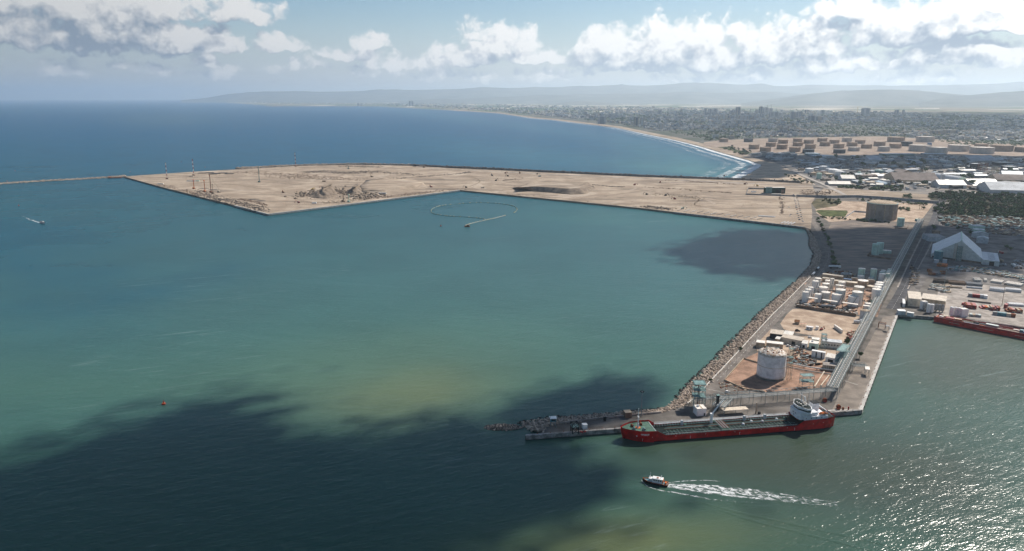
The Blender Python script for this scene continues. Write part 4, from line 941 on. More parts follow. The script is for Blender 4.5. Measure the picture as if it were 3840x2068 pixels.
# ------------------------------------------------------------------ white tank farm (pixel boxes read off the photograph)
z5 = lambda x, y: (2980 + x * .17857, 1010 + y * .17857)
FARM = [  # x left, x right, y of the front rim, y of the front foot (in the enlargement), paint, what sets it apart
 (148, 275, 492, 705, 'white', 'white tank at the left front corner of the tank farm'),
 (205, 332, 438, 640, 'white', 'white tank just behind the left front corner tank of the farm'),
 (262, 378, 392, 605, 'white', 'third white tank back along the road side of the tank farm'),
 (355, 487, 262, 495, 'white', 'tall white tank alone near the road, fourth back from the front corner'),
 (412, 540, 205, 380, 'white2', 'cream white tank behind the tall lone one near the road'),
 (408, 543, 535, 700, 'white', 'slim white tank with a dark ladder, second along the front row'),
 (545, 728, 505, 690, 'white2', 'wide cream tank with a slanting stair behind the slim front tank'),
 (500, 688, 400, 520, 'white', 'wide white tank with a pipe curled over its roof'),
 (572, 718, 318, 420, 'white2', 'white tank in the middle left of the farm behind the wide one'),
 (632, 765, 252, 345, 'white2', 'faded white tank behind the middle left of the farm'),
 (722, 808, 208, 440, 'white2', 'slender tall cream tank in the middle of the farm'),
 (765, 968, 548, 750, 'white', 'broad white tank with a dark vertical pipe in the front row centre'),
 (843, 1038, 452, 720, 'white2', 'tall white tank right behind the broad front centre tank'),
 (850, 1020, 358, 470, 'white2', 'white tank with a small roof pipe behind the centre'),
 (905, 1050, 282, 440, 'white2', 'cream tank with railings on its roof at the centre back'),
 (1110, 1322, 592, 795, 'white', 'broad white tank at the right end of the front row'),
 (1182, 1392, 500, 780, 'white2', 'tall cream tank behind the right end of the front row'),
 (1222, 1425, 392, 670, 'cream', 'tan tank with a white roof right of the farm centre'),
 (1312, 1520, 260, 420, 'tan', 'broad brownish tank with a dished white roof at the farm back'),
 (1598, 1775, 440, 705, 'white', 'tall white tank with a green foot beside the pipe bridge'),
 (1632, 1795, 390, 640, 'white', 'white tank behind the green footed tank'),
 (1660, 1825, 340, 580, 'white', 'third white tank back beside the pipe bridge'),
 (1685, 1842, 295, 520, 'white', 'rearmost white tank of the row beside the pipe bridge'),
 (1755, 1895, 112, 285, 'white', 'large white tank in the back group by the pipe bridge'),
 (1775, 1885, 66, 200, 'mint', 'pale tank behind the large white tank of the back group'),
 (1895, 1975, 100, 300, 'mint', 'slim pale green tank nearest the pipe bridge in the back group'),
 (1905, 1990, 66, 250, 'mint', 'slim pale green tank second in the back group by the bridge'),
 (1925, 2005, 36, 200, 'mint', 'slim pale green tank third in the back group by the bridge'),
 (1940, 2020, 4, 150, 'mint', 'rearmost slim pale green tank of the back group by the bridge'),
 (1810, 1905, 34, 140, 'mint', 'pale green tank at the rear left of the back group'),
 (1322, 1455, 0, 200, 'mint', 'tall pale green tank at the back left by the parked truck'),
 (1575, 1700, 8, 240, 'mint', 'tall pale green tank at the back between the two small pairs'),
 (1320, 1448, 150, 240, 'white', 'short white tank in front of the tall pale green back left tank'),
 (1350, 1448, 104, 190, 'white', 'small white tank tucked behind the short white one'),
 (1545, 1648, 192, 255, 'white', 'short white tank in front of the tall pale green middle tank'),
 (1570, 1668, 148, 230, 'white', 'small white tank tucked behind the short one in the middle'),
 (1365, 1550, 890, 1070, 'lgrey', 'grey tank with a pointed roof by the bridge at the sandy yard'),
 (1462, 1598, 735, 850, 'white', 'white tank flaring at its foot near the pipe bridge')]
for (xl, xr, yt, yb, m_, lab) in FARM:
    (a_, yb_), (c_, yt_) = z5(xl, yb), z5(xr, yt)
    tk, c, r, h = tank(a_, c_, yb_, yt_, lab, m=m_, group='white tanks of the tank farm on the jetty', detail=2 if yb > 430 else 1, rise=.34 if m_ == 'lgrey' else .14, roofm=M['white2'] if m_ != 'lgrey' else M['tan'])
    if lab.endswith('green foot beside the pipe bridge'): MB().cyl(0, 0, 0, 2.6, r * 1.012, 32).build('foot_band', M['mint'], tk)
z5p = lambda x, y: z5(x, y)
for k, (A, B, dp, hh_, lab) in enumerate([((570, 150), (1000, 205), 7, 4.5, 'long cream flat roof at the rear left of the tank farm'), ((575, 235), (720, 250), 6, 4.5, 'short cream roof in front of the long rear one on the left'),
      ((800, 300), (1310, 355), 8, 5, 'long cream roof across the middle back of the tank farm'), ((1180, 232), (1320, 250), 3, 5, 'thin white roof beside the blue roof'), ((1510, 270), (1670, 292), 3, 5, 'thin white roof between the short tanks and the bridge row'),
      ((1505, 410), (1650, 440), 8, 5, 'cream roof behind the row of tanks by the bridge'), ((1840, 440), (1910, 455), 8, 5, 'cream roof end against the pipe bridge'), ((1845, 310), (1960, 325), 3, 5, 'thin white roof touching the pipe bridge at the back')]):
    bld(lab, z5(A[0], A[1] + 28), z5(B[0], B[1] + 28), dp, hh_, 'flat', 'tan', 'cream', cat='flat roof shed', name='shed', simple=True)
bld('blue roofed shed among the cream roofs of the tank farm', z5(1020, 265), z5(1185, 285), 5, 3.6, 'flat', 'grey', 'blue', cat='shed', simple=True)
for k, (A, B, lab) in enumerate([((160, 690), (452, 735), 'left of the three narrow white canopies over the loading lanes'), ((572, 755), (872, 800), 'middle of the three narrow white canopies over the loading lanes'), ((990, 815), (1305, 862), 'right of the three narrow white canopies over the loading lanes'), ((1425, 880), (1598, 905), 'short white canopy before the flaring tank')]):
    bld(lab, z5(*A), z5(*B), 3.6, 6.0, 'canopy', rm='white2', cat='canopy', group='narrow white loading canopies')
t = thing('yard_wall', 'dark grey wall with buttresses dividing tank farm and sandy yard', 'wall'); a_, c_ = P(*z5(30, 800), ZP), P(*z5(1290, 1000), ZP); rz = math.atan2(c_.y - a_.y, c_.x - a_.x); n = 22
for k in range(n):
    p = a_.lerp(c_, (k + .5) / n); o = MB().box(-(c_ - a_).length / n / 2 + .05, (c_ - a_).length / n / 2 - .05, -.3, .3, 0, 3.4).build('wall_panel', M['brown'], t); o.location = p; o.rotation_euler = (0, 0, rz)
# pipes linking the farm's tanks
for k, (px_, lab) in enumerate([([(240, 500), (470, 520), (770, 545)], 'white overhead pipe linking the front row tanks on the left'), ([(380, 400), (640, 420), (850, 440), (1190, 480)], 'white overhead pipe across the middle of the tank farm'), ([(760, 330), (1060, 365), (1400, 410), (1600, 425)], 'white overhead pipe across the rear of the tank farm')]):
    pts = [P(*z5(x, y), ZP + 7.5) for (x, y) in px_]; t = thing('overhead_pipe', lab, 'pipe'); mb = MB(); s_ = MB()
    for a_, c_ in zip(pts, pts[1:]):
        mb.bar(a_, c_, .28, 6); n = max(2, int((c_ - a_).length / 12))
        for i in range(n): q = a_.lerp(c_, i / n); s_.bar((q.x, q.y, ZP), q, .14)
    mb.build('pipe', M['white2'], t); s_.build('post', M['steel'], t)
# green twin silos, their bund, the brown gasholder and the small green tank
tank(3268, 3294, 958, 918, 'front one of two tall mint green silos on the dark empty ground', m='mint', group='twin green silos', detail=1, name='silo', rise=.1)
tank(3284, 3309, 954, 913, 'rear one of two tall mint green silos on the dark empty ground', m='mint', group='twin green silos', detail=1, name='silo', rise=.1)
bld('low white building right of the twin mint green silos', (3311, 951), (3342, 953), 7, 4.2, 'flat', 'mint', 'white2', cat='building', simple=True)
t = thing('bund_wall', 'low brown bund wall around the twin mint green silos', 'wall')
for q0, q1 in (((3253, 962), (3340, 975)), ((3340, 975), (3346, 955)), ((3253, 962), (3265, 948))):
    a_, c_ = P(*q0, ZP), P(*q1, ZP); o = MB().box(-(c_ - a_).length / 2, (c_ - a_).length / 2, -.3, .3, 0, 2.4).build('wall_panel', M['brown'], t); o.location = (a_ + c_) / 2; o.rotation_euler = (0, 0, math.atan2(c_.y - a_.y, c_.x - a_.x))
t, c, r, h = tank(3250, 3354, 828, 769, 'huge dark brown gasholder with a shallow domed top and pale vertical ribs', m=mat('gasholder', (.33, .275, .235), .8, .2, .1), roof='dome', rise=.2, name='gasholder', detail=1, roofm=M['tan'])
for k in range(10):
    a = -math.pi / 2 + .2 + 2 * math.pi * k / 10; MB().box(-.9, .9, -.4, .5, 0, h + .6).build('buttress', M['tan'], t).location = (math.cos(a) * r, math.sin(a) * r, 0); t.children[-1].rotation_euler = (0, 0, a + math.pi / 2)
MB().lathe(0, 0, [(r * .98, h), (r * 1.04, h + .1), (r * 1.04, h + .7), (r * .98, h + .8)], 36).build('rim_walk', M['green_steel'], t)
tank(3363, 3388, 850, 820, 'small square shouldered mint green tank right of the brown gasholder', m='mint', detail=1, rise=.1)
bld('low teal hut beside the pipe bridge right of the small green tank', (3430, 830), (3444, 832), 6, 4, 'flat', 'teal', 'mint', cat='hut', simple=True)
pipeb = thing('bund_wall', 'low bund wall around the small mint green tank', 'wall')
for q0, q1 in (((3355, 858), (3400, 861)), ((3400, 861), (3406, 848))):
    a_, c_ = P(*q0, ZP), P(*q1, ZP); o = MB().box(-(c_ - a_).length / 2, (c_ - a_).length / 2, -.3, .3, 0, 2).build('wall_panel', M['brown'], pipeb); o.location = (a_ + c_) / 2; o.rotation_euler = (0, 0, math.atan2(c_.y - a_.y, c_.x - a_.x))
def wall_line(label, px, h_, m, step=14, z=ZP, name='boundary_wall'):
    t = thing(name, label, 'wall')
    for q0, q1 in zip(px, px[1:]):
        a_, c_ = P(*q0, z), P(*q1, z); n = max(1, int((c_ - a_).length / step)); rz = math.atan2(c_.y - a_.y, c_.x - a_.x)
        for k in range(n):
            p = a_.lerp(c_, (k + .5) / n); o = MB().box(-(c_ - a_).length / n / 2 + .08, (c_ - a_).length / n / 2 - .08, -.25, .25, 0, h_).build('wall_panel', m, t); o.location = p; o.rotation_euler = (0, 0, rz)
    return t
wall_line('long dark grey wall crossing the sand behind the gasholder', [(2985, 739), (3100, 743), (3210, 741), (3330, 748), (3440, 758), (3520, 765)], 5.5, M['grey'], 14)
wall_line('white wall enclosing the yard left of the gasholder', [(3170, 817), (3203, 796), (3250, 799)], 3, M['lgrey'], 12)
wall_line('perimeter wall around the dark green building on the sand', [(2798, 731), (2983, 738)], 3.2, M['grey'], 12, ZS)
wall_line('rear perimeter wall behind the dark green building on the sand', [(2798, 731), (2806, 709), (2868, 711)], 3.2, M['grey'], 12, ZS)

# ------------------------------------------------------------------ right side: storage hall, yard, warehouse
z6 = lambda x, y: (3480 + x * .16582, 780 + y * .16582)
def hall():
    A, B = P(*z6(60, 1110), ZP), P(*z6(1600, 1320), ZP); rz = math.atan2(B.y - A.y, B.x - A.x)
    t = thing('storage_hall', 'great grey storage hall with a steep peaked roof and a lower right wing', 'storage hall', A, rz); lo = lambda x, y, z: local(t, P(*z6(x, y), z))
    hr = hgt(*z6(720, 0), 0, 0) if False else None
    # heights read where foot and top are both visible
    foot = lambda x, yb, yt: hgt(z6(x, yb)[0], z6(x, yb)[1], z6(x, yt)[1], ZP)
    W = (P(*z6(1235, 1240), ZP) - A).length * 1.0; X = lambda x, y: local(t, P(*z6(x, y), ZP)).x
    xl, xa, xr, xe = 0.0, X(690, 1200), X(1240, 1255), X(1600, 1320); hl, hrr, he = 5.0, 7.0, 7.5; ridge_h = foot(690, 1200, 745); dep = 82.0
    roofm_ = rows_mat('hall_roof', (.70, .71, .72), (.60, .61, .62), 2.2, .08, 0)
    mb = MB().add([(xl, 0, hl), (xa, 0, ridge_h), (xa, dep, ridge_h), (xl, dep, hl)], [(0, 1, 2, 3)]).build('roof', roofm_, t)
    MB().add([(xa, 0, ridge_h), (xr, 0, hrr), (xr, dep, hrr), (xa, dep, ridge_h)], [(0, 1, 2, 3)]).build('roof', roofm_, t)
    MB().add([(xr, -4, hrr + .1), (xe, -4, he), (xe, dep * .72, he), (xr, dep * .72, hrr + .1)], [(0, 1, 2, 3)]).build('wing_roof', roofm_, t)
    wallm = rows_mat('hall_wall', (.64, .66, .62), (.56, .58, .54), 1.8, .08, 0)
    MB().add([(xl, -.02, 0), (xr, -.02, 0), (xr, -.02, hrr - .1), (xa, -.02, ridge_h - .1), (xl, -.02, hl - .1)], [(0, 1, 2, 3, 4)]).build('gable_wall', wallm, t)
    MB().add([(xl, dep, 0), (xl, dep, hl - .1), (xa, dep, ridge_h - .1), (xr, dep, hrr - .1), (xr, dep, 0)], [(0, 1, 2, 3, 4)]).build('gable_wall', wallm, t)
    MB().box(xr + .05, xe - .1, -3.9, dep * .71, 0, hrr - .05).build('wing_wall', wallm, t); MB().box(xl, xl + .3, 0.1, dep - .1, 0, hl - .2).build('side_wall', M['grey'], t)
    MB().box(xe * .86, xe * .93, -4.1, -3.88, 0, 5.8).build('door', M['dark'], t); MB().box(xr + 1, xe * .85, -4.05, -3.88, .4, 3.6).build('shutter', M['lgrey'], t)
    MB().box(xa + 3, xr - 1, -.3, -.04, 0, 2.6).build('plinth', M['brown'], t); MB().box(2, xa - 3, -.3, -.04, 0, 2.2).build('plinth', M['dark'], t)
    MB().box(xa - .8, xa + .8, .2, dep - .2, ridge_h - .3, ridge_h + .6).build('ridge_vent', M['mint'], t)
    for k in range(6): MB().box(xr + (xe - xr) * .35, xr + (xe - xr) * .75, 5 + k * 8, 5.8 + k * 8, he, he + .35).build('roof_vent', M['lgrey'], t)
    for ch in t.children:                                       # its ends are not square to its front
        for v in ch.data.vertices: v.co.x -= .257 * v.co.y
    return t, xa, ridge_h
hall_t, xa_, rh_ = hall()
lattice('rusty elevator tower at the front of the great storage hall', z6(560, 1210), z6(615, 1215), 3.2, 26, 'tan', bays=8, plat=(.98,), name='elevator_tower')
lattice('dark green stair tower at the front of the great storage hall', z6(625, 1215), z6(735, 1225), 4.5, 22, 'green_steel', bays=7, plat=(.3, .55, .8, .98), r=.2, name='stair_tower')
tank(z6(128, 0)[0], z6(308, 0)[0], z6(0, 1195)[1], z6(0, 990)[1], 'teal painted silo at the front left corner of the great storage hall', m='teal', detail=1, name='silo', rise=.15, roofm=M['mint'])
bld('small white cabin at the foot of the teal silo', z6(130, 1248), z6(240, 1258), 4, 4.5, 'flat', 'lgrey', 'white2', cat='cabin', simple=True)
bld('small white cabin between the teal silo and the elevator tower', z6(330, 1240), z6(425, 1248), 3.5, 4.5, 'flat', 'lgrey', 'white2', cat='cabin', simple=True)
bld('grey annex with a brown roof panel behind the left end of the great hall', z6(22, 765), z6(390, 770), 24, 7, 'shed', 'lgrey', 'grey', cat='annex', rise=2)
bld('brown roof section on the grey annex behind the great hall', z6(165, 660), z6(265, 655), 9, 9.5, 'flat', 'brown', 'brown', cat='roof section', simple=True)
for (A, B, dp, hh_, rf, lab) in [((1085, 790), (1350, 815), 12, 8, 'gabley', 'nearest of the pale sheds behind the great storage hall'), ((1035, 680), (1360, 690), 10, 8, 'gabley', 'pale shed with a shallow peaked front behind the great storage hall'), ((1045, 600), (1285, 610), 14, 8, 'flat', 'pale flat shed third back behind the great storage hall'), ((1045, 520), (1285, 520), 18, 8, 'flat', 'brownish flat shed farthest back behind the great storage hall')]:
    bld(lab, z6(*A), z6(*B), dp, hh_, rf, 'mint' if rf == 'flat' else 'lgrey', 'lgrey', cat='shed', rise=2.5 if rf == 'gabley' else None, simple=True)
zr = lambda x, y: (3480 + x * .2019, 1000 + y * .2019)
t = bld('tan warehouse with a broad ribbed roof at the head of the inner basin', (3404, 1148), (3452, 1153), 26, 9.0, 'shed', 'cream', CORR, cat='warehouse', rise=2.2)
t = bld('right wing of the tan warehouse, its roof running out above a row of silos', (3453, 1148), (3541, 1160), 17, 9.0, 'shed', 'tan', CORR, cat='warehouse', rise=2.0, over=.6)
t = thing('silo_row', 'row of seven grey silos under the eaves of the tan warehouse', 'silos', P(3458, 1162, ZP), front((3458, 1162), (3540, 1172))[2]); L_ = front((3458, 1162), (3540, 1172))[1]
for k in range(7): MB().lathe(L_ * (k + .5) / 7, 0, [(.4, 0), (1.45, 2.2), (1.45, 8.0), (.5, 8.8)], 12).build('silo', M['grey'], t)
def upright(label, x, yb, yt, wpx, m='white', n=12, box=False, group=None):
    fr = P(x, yb, ZP); f = fr.y * PC - (fr.z - H) * PS; r = wpx / 2 * f / F; h_ = hgt(x, yb, yt, ZP); t = thing('cement_silo' if not box else 'tank_block', label, 'silo' if not box else 'tank block', fr + Vector((0, r, 0)), 0.15, group)
    if box: MB().box(-r, r, -r * .8, r * .8, 0, h_).build('body', M[m], t); MB().box(-r * .9, r * .9, -r * .7, r * .7, h_, h_ + .5).build('cap', M['white2'], t)
    else: MB().lathe(0, 0, [(r, .5), (r, h_ - .5), (r * .6, h_)], n).build('body', M[m], t); MB().box(-r * .9, r * .9, -r * .9, r * .9, 0, .6).build('skirt', M['tan'], t)
    return t
zq = lambda x, y: (3340 + x * .3316, 840 + y * .3316)
upright('white block tank standing left of two white silos before the tan warehouse', 3467.5, 1162, 1134, 20, 'white', box=True)
upright('left one of two white silos before the tan warehouse', 3483, 1175, 1141, 13, 'white'); upright('right one of two white silos before the tan warehouse', 3496.5, 1175, 1143, 13, 'white')
upright('left one of three white silos on the quay beside the red vessel', 3570, 1188, 1153, 14, 'white'); upright('middle one of three white silos on the quay beside the red vessel', 3584.5, 1187, 1154, 13, 'white'); upright('right one of three white silos on the quay beside the red vessel', 3598, 1187, 1156, 13, 'white')
upright('large white block tank right of the three quay silos', 3618, 1190, 1163, 26, 'white', box=True)
bld('white container hut overhanging the inner basin corner', (3367, 1182), (3396, 1184), 7, 4.5, 'flat', 'lgrey', 'white', cat='hut', simple=True)
bld('second white container hut at the inner basin corner', (3399, 1186), (3424, 1190), 4, 4, 'flat', 'lgrey', 'white', cat='hut', simple=True)
bld('long white trailer hut beside the tan warehouse by the basin', (3384, 1152), (3393, 1153), 22, 4, 'flat', 'white', 'white', cat='hut', simple=True)

def stack(label, A, B, depth, h_, kind, m, cat='stack', group=None, n=6, rows_=3, name=None):
    """stacked goods: 'pipe' = bundle of pipes along the front, 'box' = containers, 'reel' = coils or rolls, 'plank' = planks"""
    a_, L_, rz = front(A, B); t = thing(name or ('pipe_stack' if kind == 'pipe' else 'stack'), label, cat, a_, rz, group); mm = [M[q] for q in (m if isinstance(m, (list, tuple)) else [m])]; proto = None
    if kind == 'pipe':
        rr = h_ / rows_ / 2
        for j in range(rows_):
            for i in range(n):
                y = depth * (i + .5) / n
                if proto is None: proto = MB().bar((0, 0, 0), (L_, 0, 0), min(rr, depth / n / 2), 6).build('pipe', mm[0], t); o = proto
                else: o = proto.copy(); COL.objects.link(o); o.parent = t
                o.location = (random.uniform(-.3, .3), y, rr * (2 * j + 1))
    elif kind == 'box':
        k = 0
        for j in range(rows_):
            for i in range(n):
                if j and random.random() < .25: continue
                w_ = L_ / n; o = MB().box(.05, w_ - .1, 0, depth, 0, h_ / rows_ - .08).build('crate', mm[k % len(mm)], t); o.location = (i * w_, random.uniform(-.3, .3), j * h_ / rows_); k += 1
    elif kind == 'reel':
        for j in range(rows_):
            for i in range(n):
                if proto is None: proto = MB().cyl(0, 0, .05, h_, min(L_ / n, depth / rows_) * .48, 10).build('roll', mm[0], t); o = proto
                else: o = proto.copy(); COL.objects.link(o); o.parent = t
                o.location = (L_ * (i + .5) / n, depth * (j + .5) / rows_, 0)
    return t
STK = [('dark stack of thin pipes left of the yard mast, largest of the row', (92, 300), (360, 330), 13, 3.6, 'pipe', ['dark_soil'], 8, 3), ('dark brown stack of pipes right of the yard mast', (385, 330), (700, 355), 13, 3.2, 'pipe', ['brown'], 8, 3),
 ('grey stack of pipes in the middle of the store yard', (715, 350), (1015, 375), 11, 3.0, 'pipe', ['grey'], 7, 3), ('low stack of pale pipes in front of the grey pipe stack', (720, 400), (1010, 425), 5, 1.6, 'pipe', ['lgrey'], 4, 2),
 ('tan stack of rods in front of the dark brown pipe stack', (420, 400), (640, 412), 5, 1.6, 'pipe', ['tan'], 4, 2), ('long single row of yellow tan pipes lying on the yard floor', (650, 435), (960, 465), 2, .6, 'pipe', ['cream'], 3, 1),
 ('stack of white topped pipes at the right of the store yard, left one of two', (1140, 450), (1430, 485), 9, 3.6, 'pipe', ['white', 'steel'], 6, 3), ('stack of white topped pipes at the right of the store yard, right one of two', (1440, 462), (1735, 490), 9, 3.4, 'pipe', ['white'], 6, 3),
 ('long dark pipe bundle behind the red drums', (745, 650), (1165, 700), 3, 1.4, 'pipe', ['dark_soil'], 3, 2), ('row of white cylinders at the right edge of the yard', (1500, 730), (1790, 750), 8, 2.6, 'pipe', ['white'], 6, 2)]
for (lab, A, B, dp, hh_, kd, m_, n_, r_) in STK: stack(lab, zr(*A), zr(*B), dp, hh_, kd, m_, 'pipe stack', n=n_, rows_=r_)
for k, (A, B, lab) in enumerate([((865, 280), (995, 290), 'leftmost block of white rolls in the long row of the yard'), ((1040, 288), (1100, 294), 'second narrow block of white rolls in the long row of the yard'), ((1150, 298), (1365, 330), 'third block of white rolls in the long row of the yard'), ((1410, 335), (1715, 385), 'rightmost largest block of white rolls in the long row of the yard')]):
    stack(lab, zr(*A), zr(*B), 14, 2.6, 'reel', 'white2', 'rolls', n=(6, 3, 9, 12)[k], rows_=6, name='roll_block', group='blocks of white rolls in the store yard')
BX = [('red container and grey tank frames parked in the middle of the store yard', (750, 565), (1105, 600), 5, 3.8, ['grey', 'red', 'red', 'lgrey', 'white'], 5, 1, 'containers'), ('heap of dark red drums in racks, leftmost in the yard', (620, 710), (690, 725), 6, 2.4, ['red'], 3, 2, 'drum racks'),
 ('big heap of dark red drum racks in the middle of the yard', (695, 775), (900, 795), 13, 4.2, ['red', 'rust', 'red'], 6, 3, 'drum racks'), ('tan and red crates right of the big heap of drum racks', (975, 785), (1160, 800), 8, 2.8, ['red', 'orange', 'cream', 'red'], 4, 2, 'crates'),
 ('red racks at the foot of the right yard mast', (1165, 815), (1340, 830), 10, 4.0, ['red', 'red', 'rust', 'tan'], 5, 3, 'drum racks'), ('stack of red bundles right of the right yard mast', (1400, 770), (1460, 780), 7, 4.4, ['red'], 2, 4, 'bundles'),
 ('wide rusty rack of bundles at the right edge of the yard', (1470, 850), (1760, 870), 9, 3.6, ['rust', 'red', 'tan'], 6, 2, 'bundles'), ('teal container beside a pink one near the quay', (1200, 900), (1625, 950), 4, 3.6, ['grey', 'teal', 'teal', 'cream', 'rust'], 5, 1, 'containers'),
 ('grey frames on a flat trailer near the white block tank', (775, 930), (990, 950), 5, 2.6, ['steel', 'tan', 'grey'], 4, 1, 'frames')]
for (lab, A, B, dp, hh_, m_, n_, r_, ct) in BX: stack(lab, zr(*A), zr(*B), dp, hh_, 'box', m_, ct, n=n_, rows_=r_, name='crate_stack')
stack('orange timber stack in front of the great storage hall', z6(190, 1320), z6(410, 1350), 8, 4, 'box', ['orange', 'wood'], 'timber stack', n=2, rows_=4, name='timber_stack')
for (A, B, lab) in [((5, 110), (80, 112), 'orange timber stack at the left edge of the store yard'), ((215, 140), (325, 150), 'orange brown timber stack behind the left yard mast'), ((25, 160), (145, 165), 'dark red timber stack low at the left of the store yard')]:
    stack(lab, zr(*A), zr(*B), 5, 4, 'box', ['wood', 'rust'], 'timber stack', n=2, rows_=3, name='timber_stack')
# clutter rows of the back yard and the yard below the wood
def clutter(label, poly, n, m_, smin, smax, hmin, hmax, conv, z=ZP, rz=.12, name='scrap_rows'):
    t = thing(name, label, 'yard clutter'); mb = [MB() for _ in m_]
    for i in range(n):
        q = P(*conv(*rand_in(poly)), z); mb[i % len(m_)].rbox((q.x, q.y, z), random.uniform(smin, smax) * random.choice((1, 1, 2.5)), random.uniform(smin, smax) * .6, random.uniform(hmin, hmax), rz + random.gauss(0, .12))
    for b_, m in zip(mb, m_): o = b_.build('crates', M[m], t); o['kind'] = 'stuff'
    return t
clutter('rows of machine parts and crates in front of the great storage hall', [(400, 10), (1000, 30), (1500, 120), (1780, 190), (1780, 330), (1700, 240), (1200, 170), (900, 110), (420, 80)], 420, ['grey', 'brown', 'lgrey', 'green_steel', 'tan'], 1.2, 4, .6, 2.6, zr)
clutter('pallets and sheds stored beside the left end of the store yard', [(100, 330), (380, 350), (380, 500), (200, 470), (40, 440)], 150, ['grey', 'steel', 'tan', 'dark_soil'], 1.2, 4, .5, 2, zr)
clutter('lumber rows on the yard behind the great storage hall', [(760, 400), (1030, 420), (1030, 520), (900, 500), (780, 470)], 130, ['brown', 'tan', 'grey', 'dark_soil'], 3, 8, .8, 2.4, z6)
clutter('long lumber rows right of the pale sheds', [(1300, 430), (2171, 470), (2171, 640), (1800, 620), (1350, 580)], 260, ['brown', 'tan', 'grey', 'dark_soil', 'brown'], 3, 9, .8, 2.6, z6)
clutter('dense rows of parked machinery below the wood', [(800, 240), (1500, 240), (2171, 330), (2171, 460), (1500, 420), (800, 370)], 260, ['green_steel', 'dark_soil', 'dark', 'brown'], 2, 6, 1.5, 3.4, z6)
clutter('rows of dark scrap along the right edge of the back yard', [(1950, 1180), (2171, 1230), (2171, 1380), (1980, 1380)], 90, ['grey', 'brown', 'dark_soil', 'lgrey'], 1.5, 5, .8, 2.6, z6)
clutter('scrap and blocks along the verge of the port road', [(235, 480), (330, 520), (300, 700), (205, 690), (215, 590)], 90, ['grey', 'tan', 'brown', 'dark_soil'], 1, 3.4, .5, 1.6, zq)
clutter('heaps of rubble and parts behind the cream roofs of the tank farm', [(660, 60), (1100, 50), (1280, 120), (1290, 210), (1000, 170), (680, 110)], 110, ['tan', 'brown', 'grey', 'rust'], .8, 2.6, .5, 2, z5)
clutter('pipework and drums inside the white tank farm', [(700, 400), (1600, 480), (1600, 900), (1000, 830), (400, 720), (380, 500)], 200, ['rust', 'steel', 'brown', 'cream'], .5, 1.8, .4, 1.6, z5)
clutter('dark pumps and pipe manifolds below the three narrow canopies', [(30, 700), (450, 740), (1300, 880), (1300, 990), (600, 880), (40, 790)], 180, ['dark', 'steel', 'brown', 'white2'], .5, 2.4, .4, 2, z5)
z2880 = lambda x, y: (2880 + x * .14417, 1220 + y * .14417)
clutter('pipes and scrap on the works yard between the sheds and the bridge', [(620, 640), (900, 640), (1250, 930), (1400, 1050), (1000, 1080), (640, 860)], 110, ['rust', 'steel', 'brown', 'grey', 'dark'], .5, 2.4, .3, 1.8, z2880)
clutter('red pipe frames and scrap beside the pipe bridge above the office', [(2050, 140), (2450, 180), (2250, 420), (1980, 450), (2080, 280)], 80, ['red', 'rust', 'cream', 'brown'], .6, 3, .3, 1.6, z2880)
clutter('scattered pipes and stones on the soil behind the branch rack', [(900, 110), (1200, 120), (2000, 330), (1300, 420), (900, 280)], 90, ['rust', 'tan', 'cream', 'brown'], .3, 1.6, .2, .8, lambda x, y: (2580 + x * .12976, 1420 + y * .12976))
clutter('grey ducts and pipes between the big tank and the works sheds', [(2870, 1318), (2935, 1325), (3040, 1362), (3030, 1380), (2945, 1362), (2946, 1340)], 90, ['steel', 'rust', 'cream', 'brown', 'teal'], .5, 2.2, .3, 1.6, lambda x, y: (x, y))
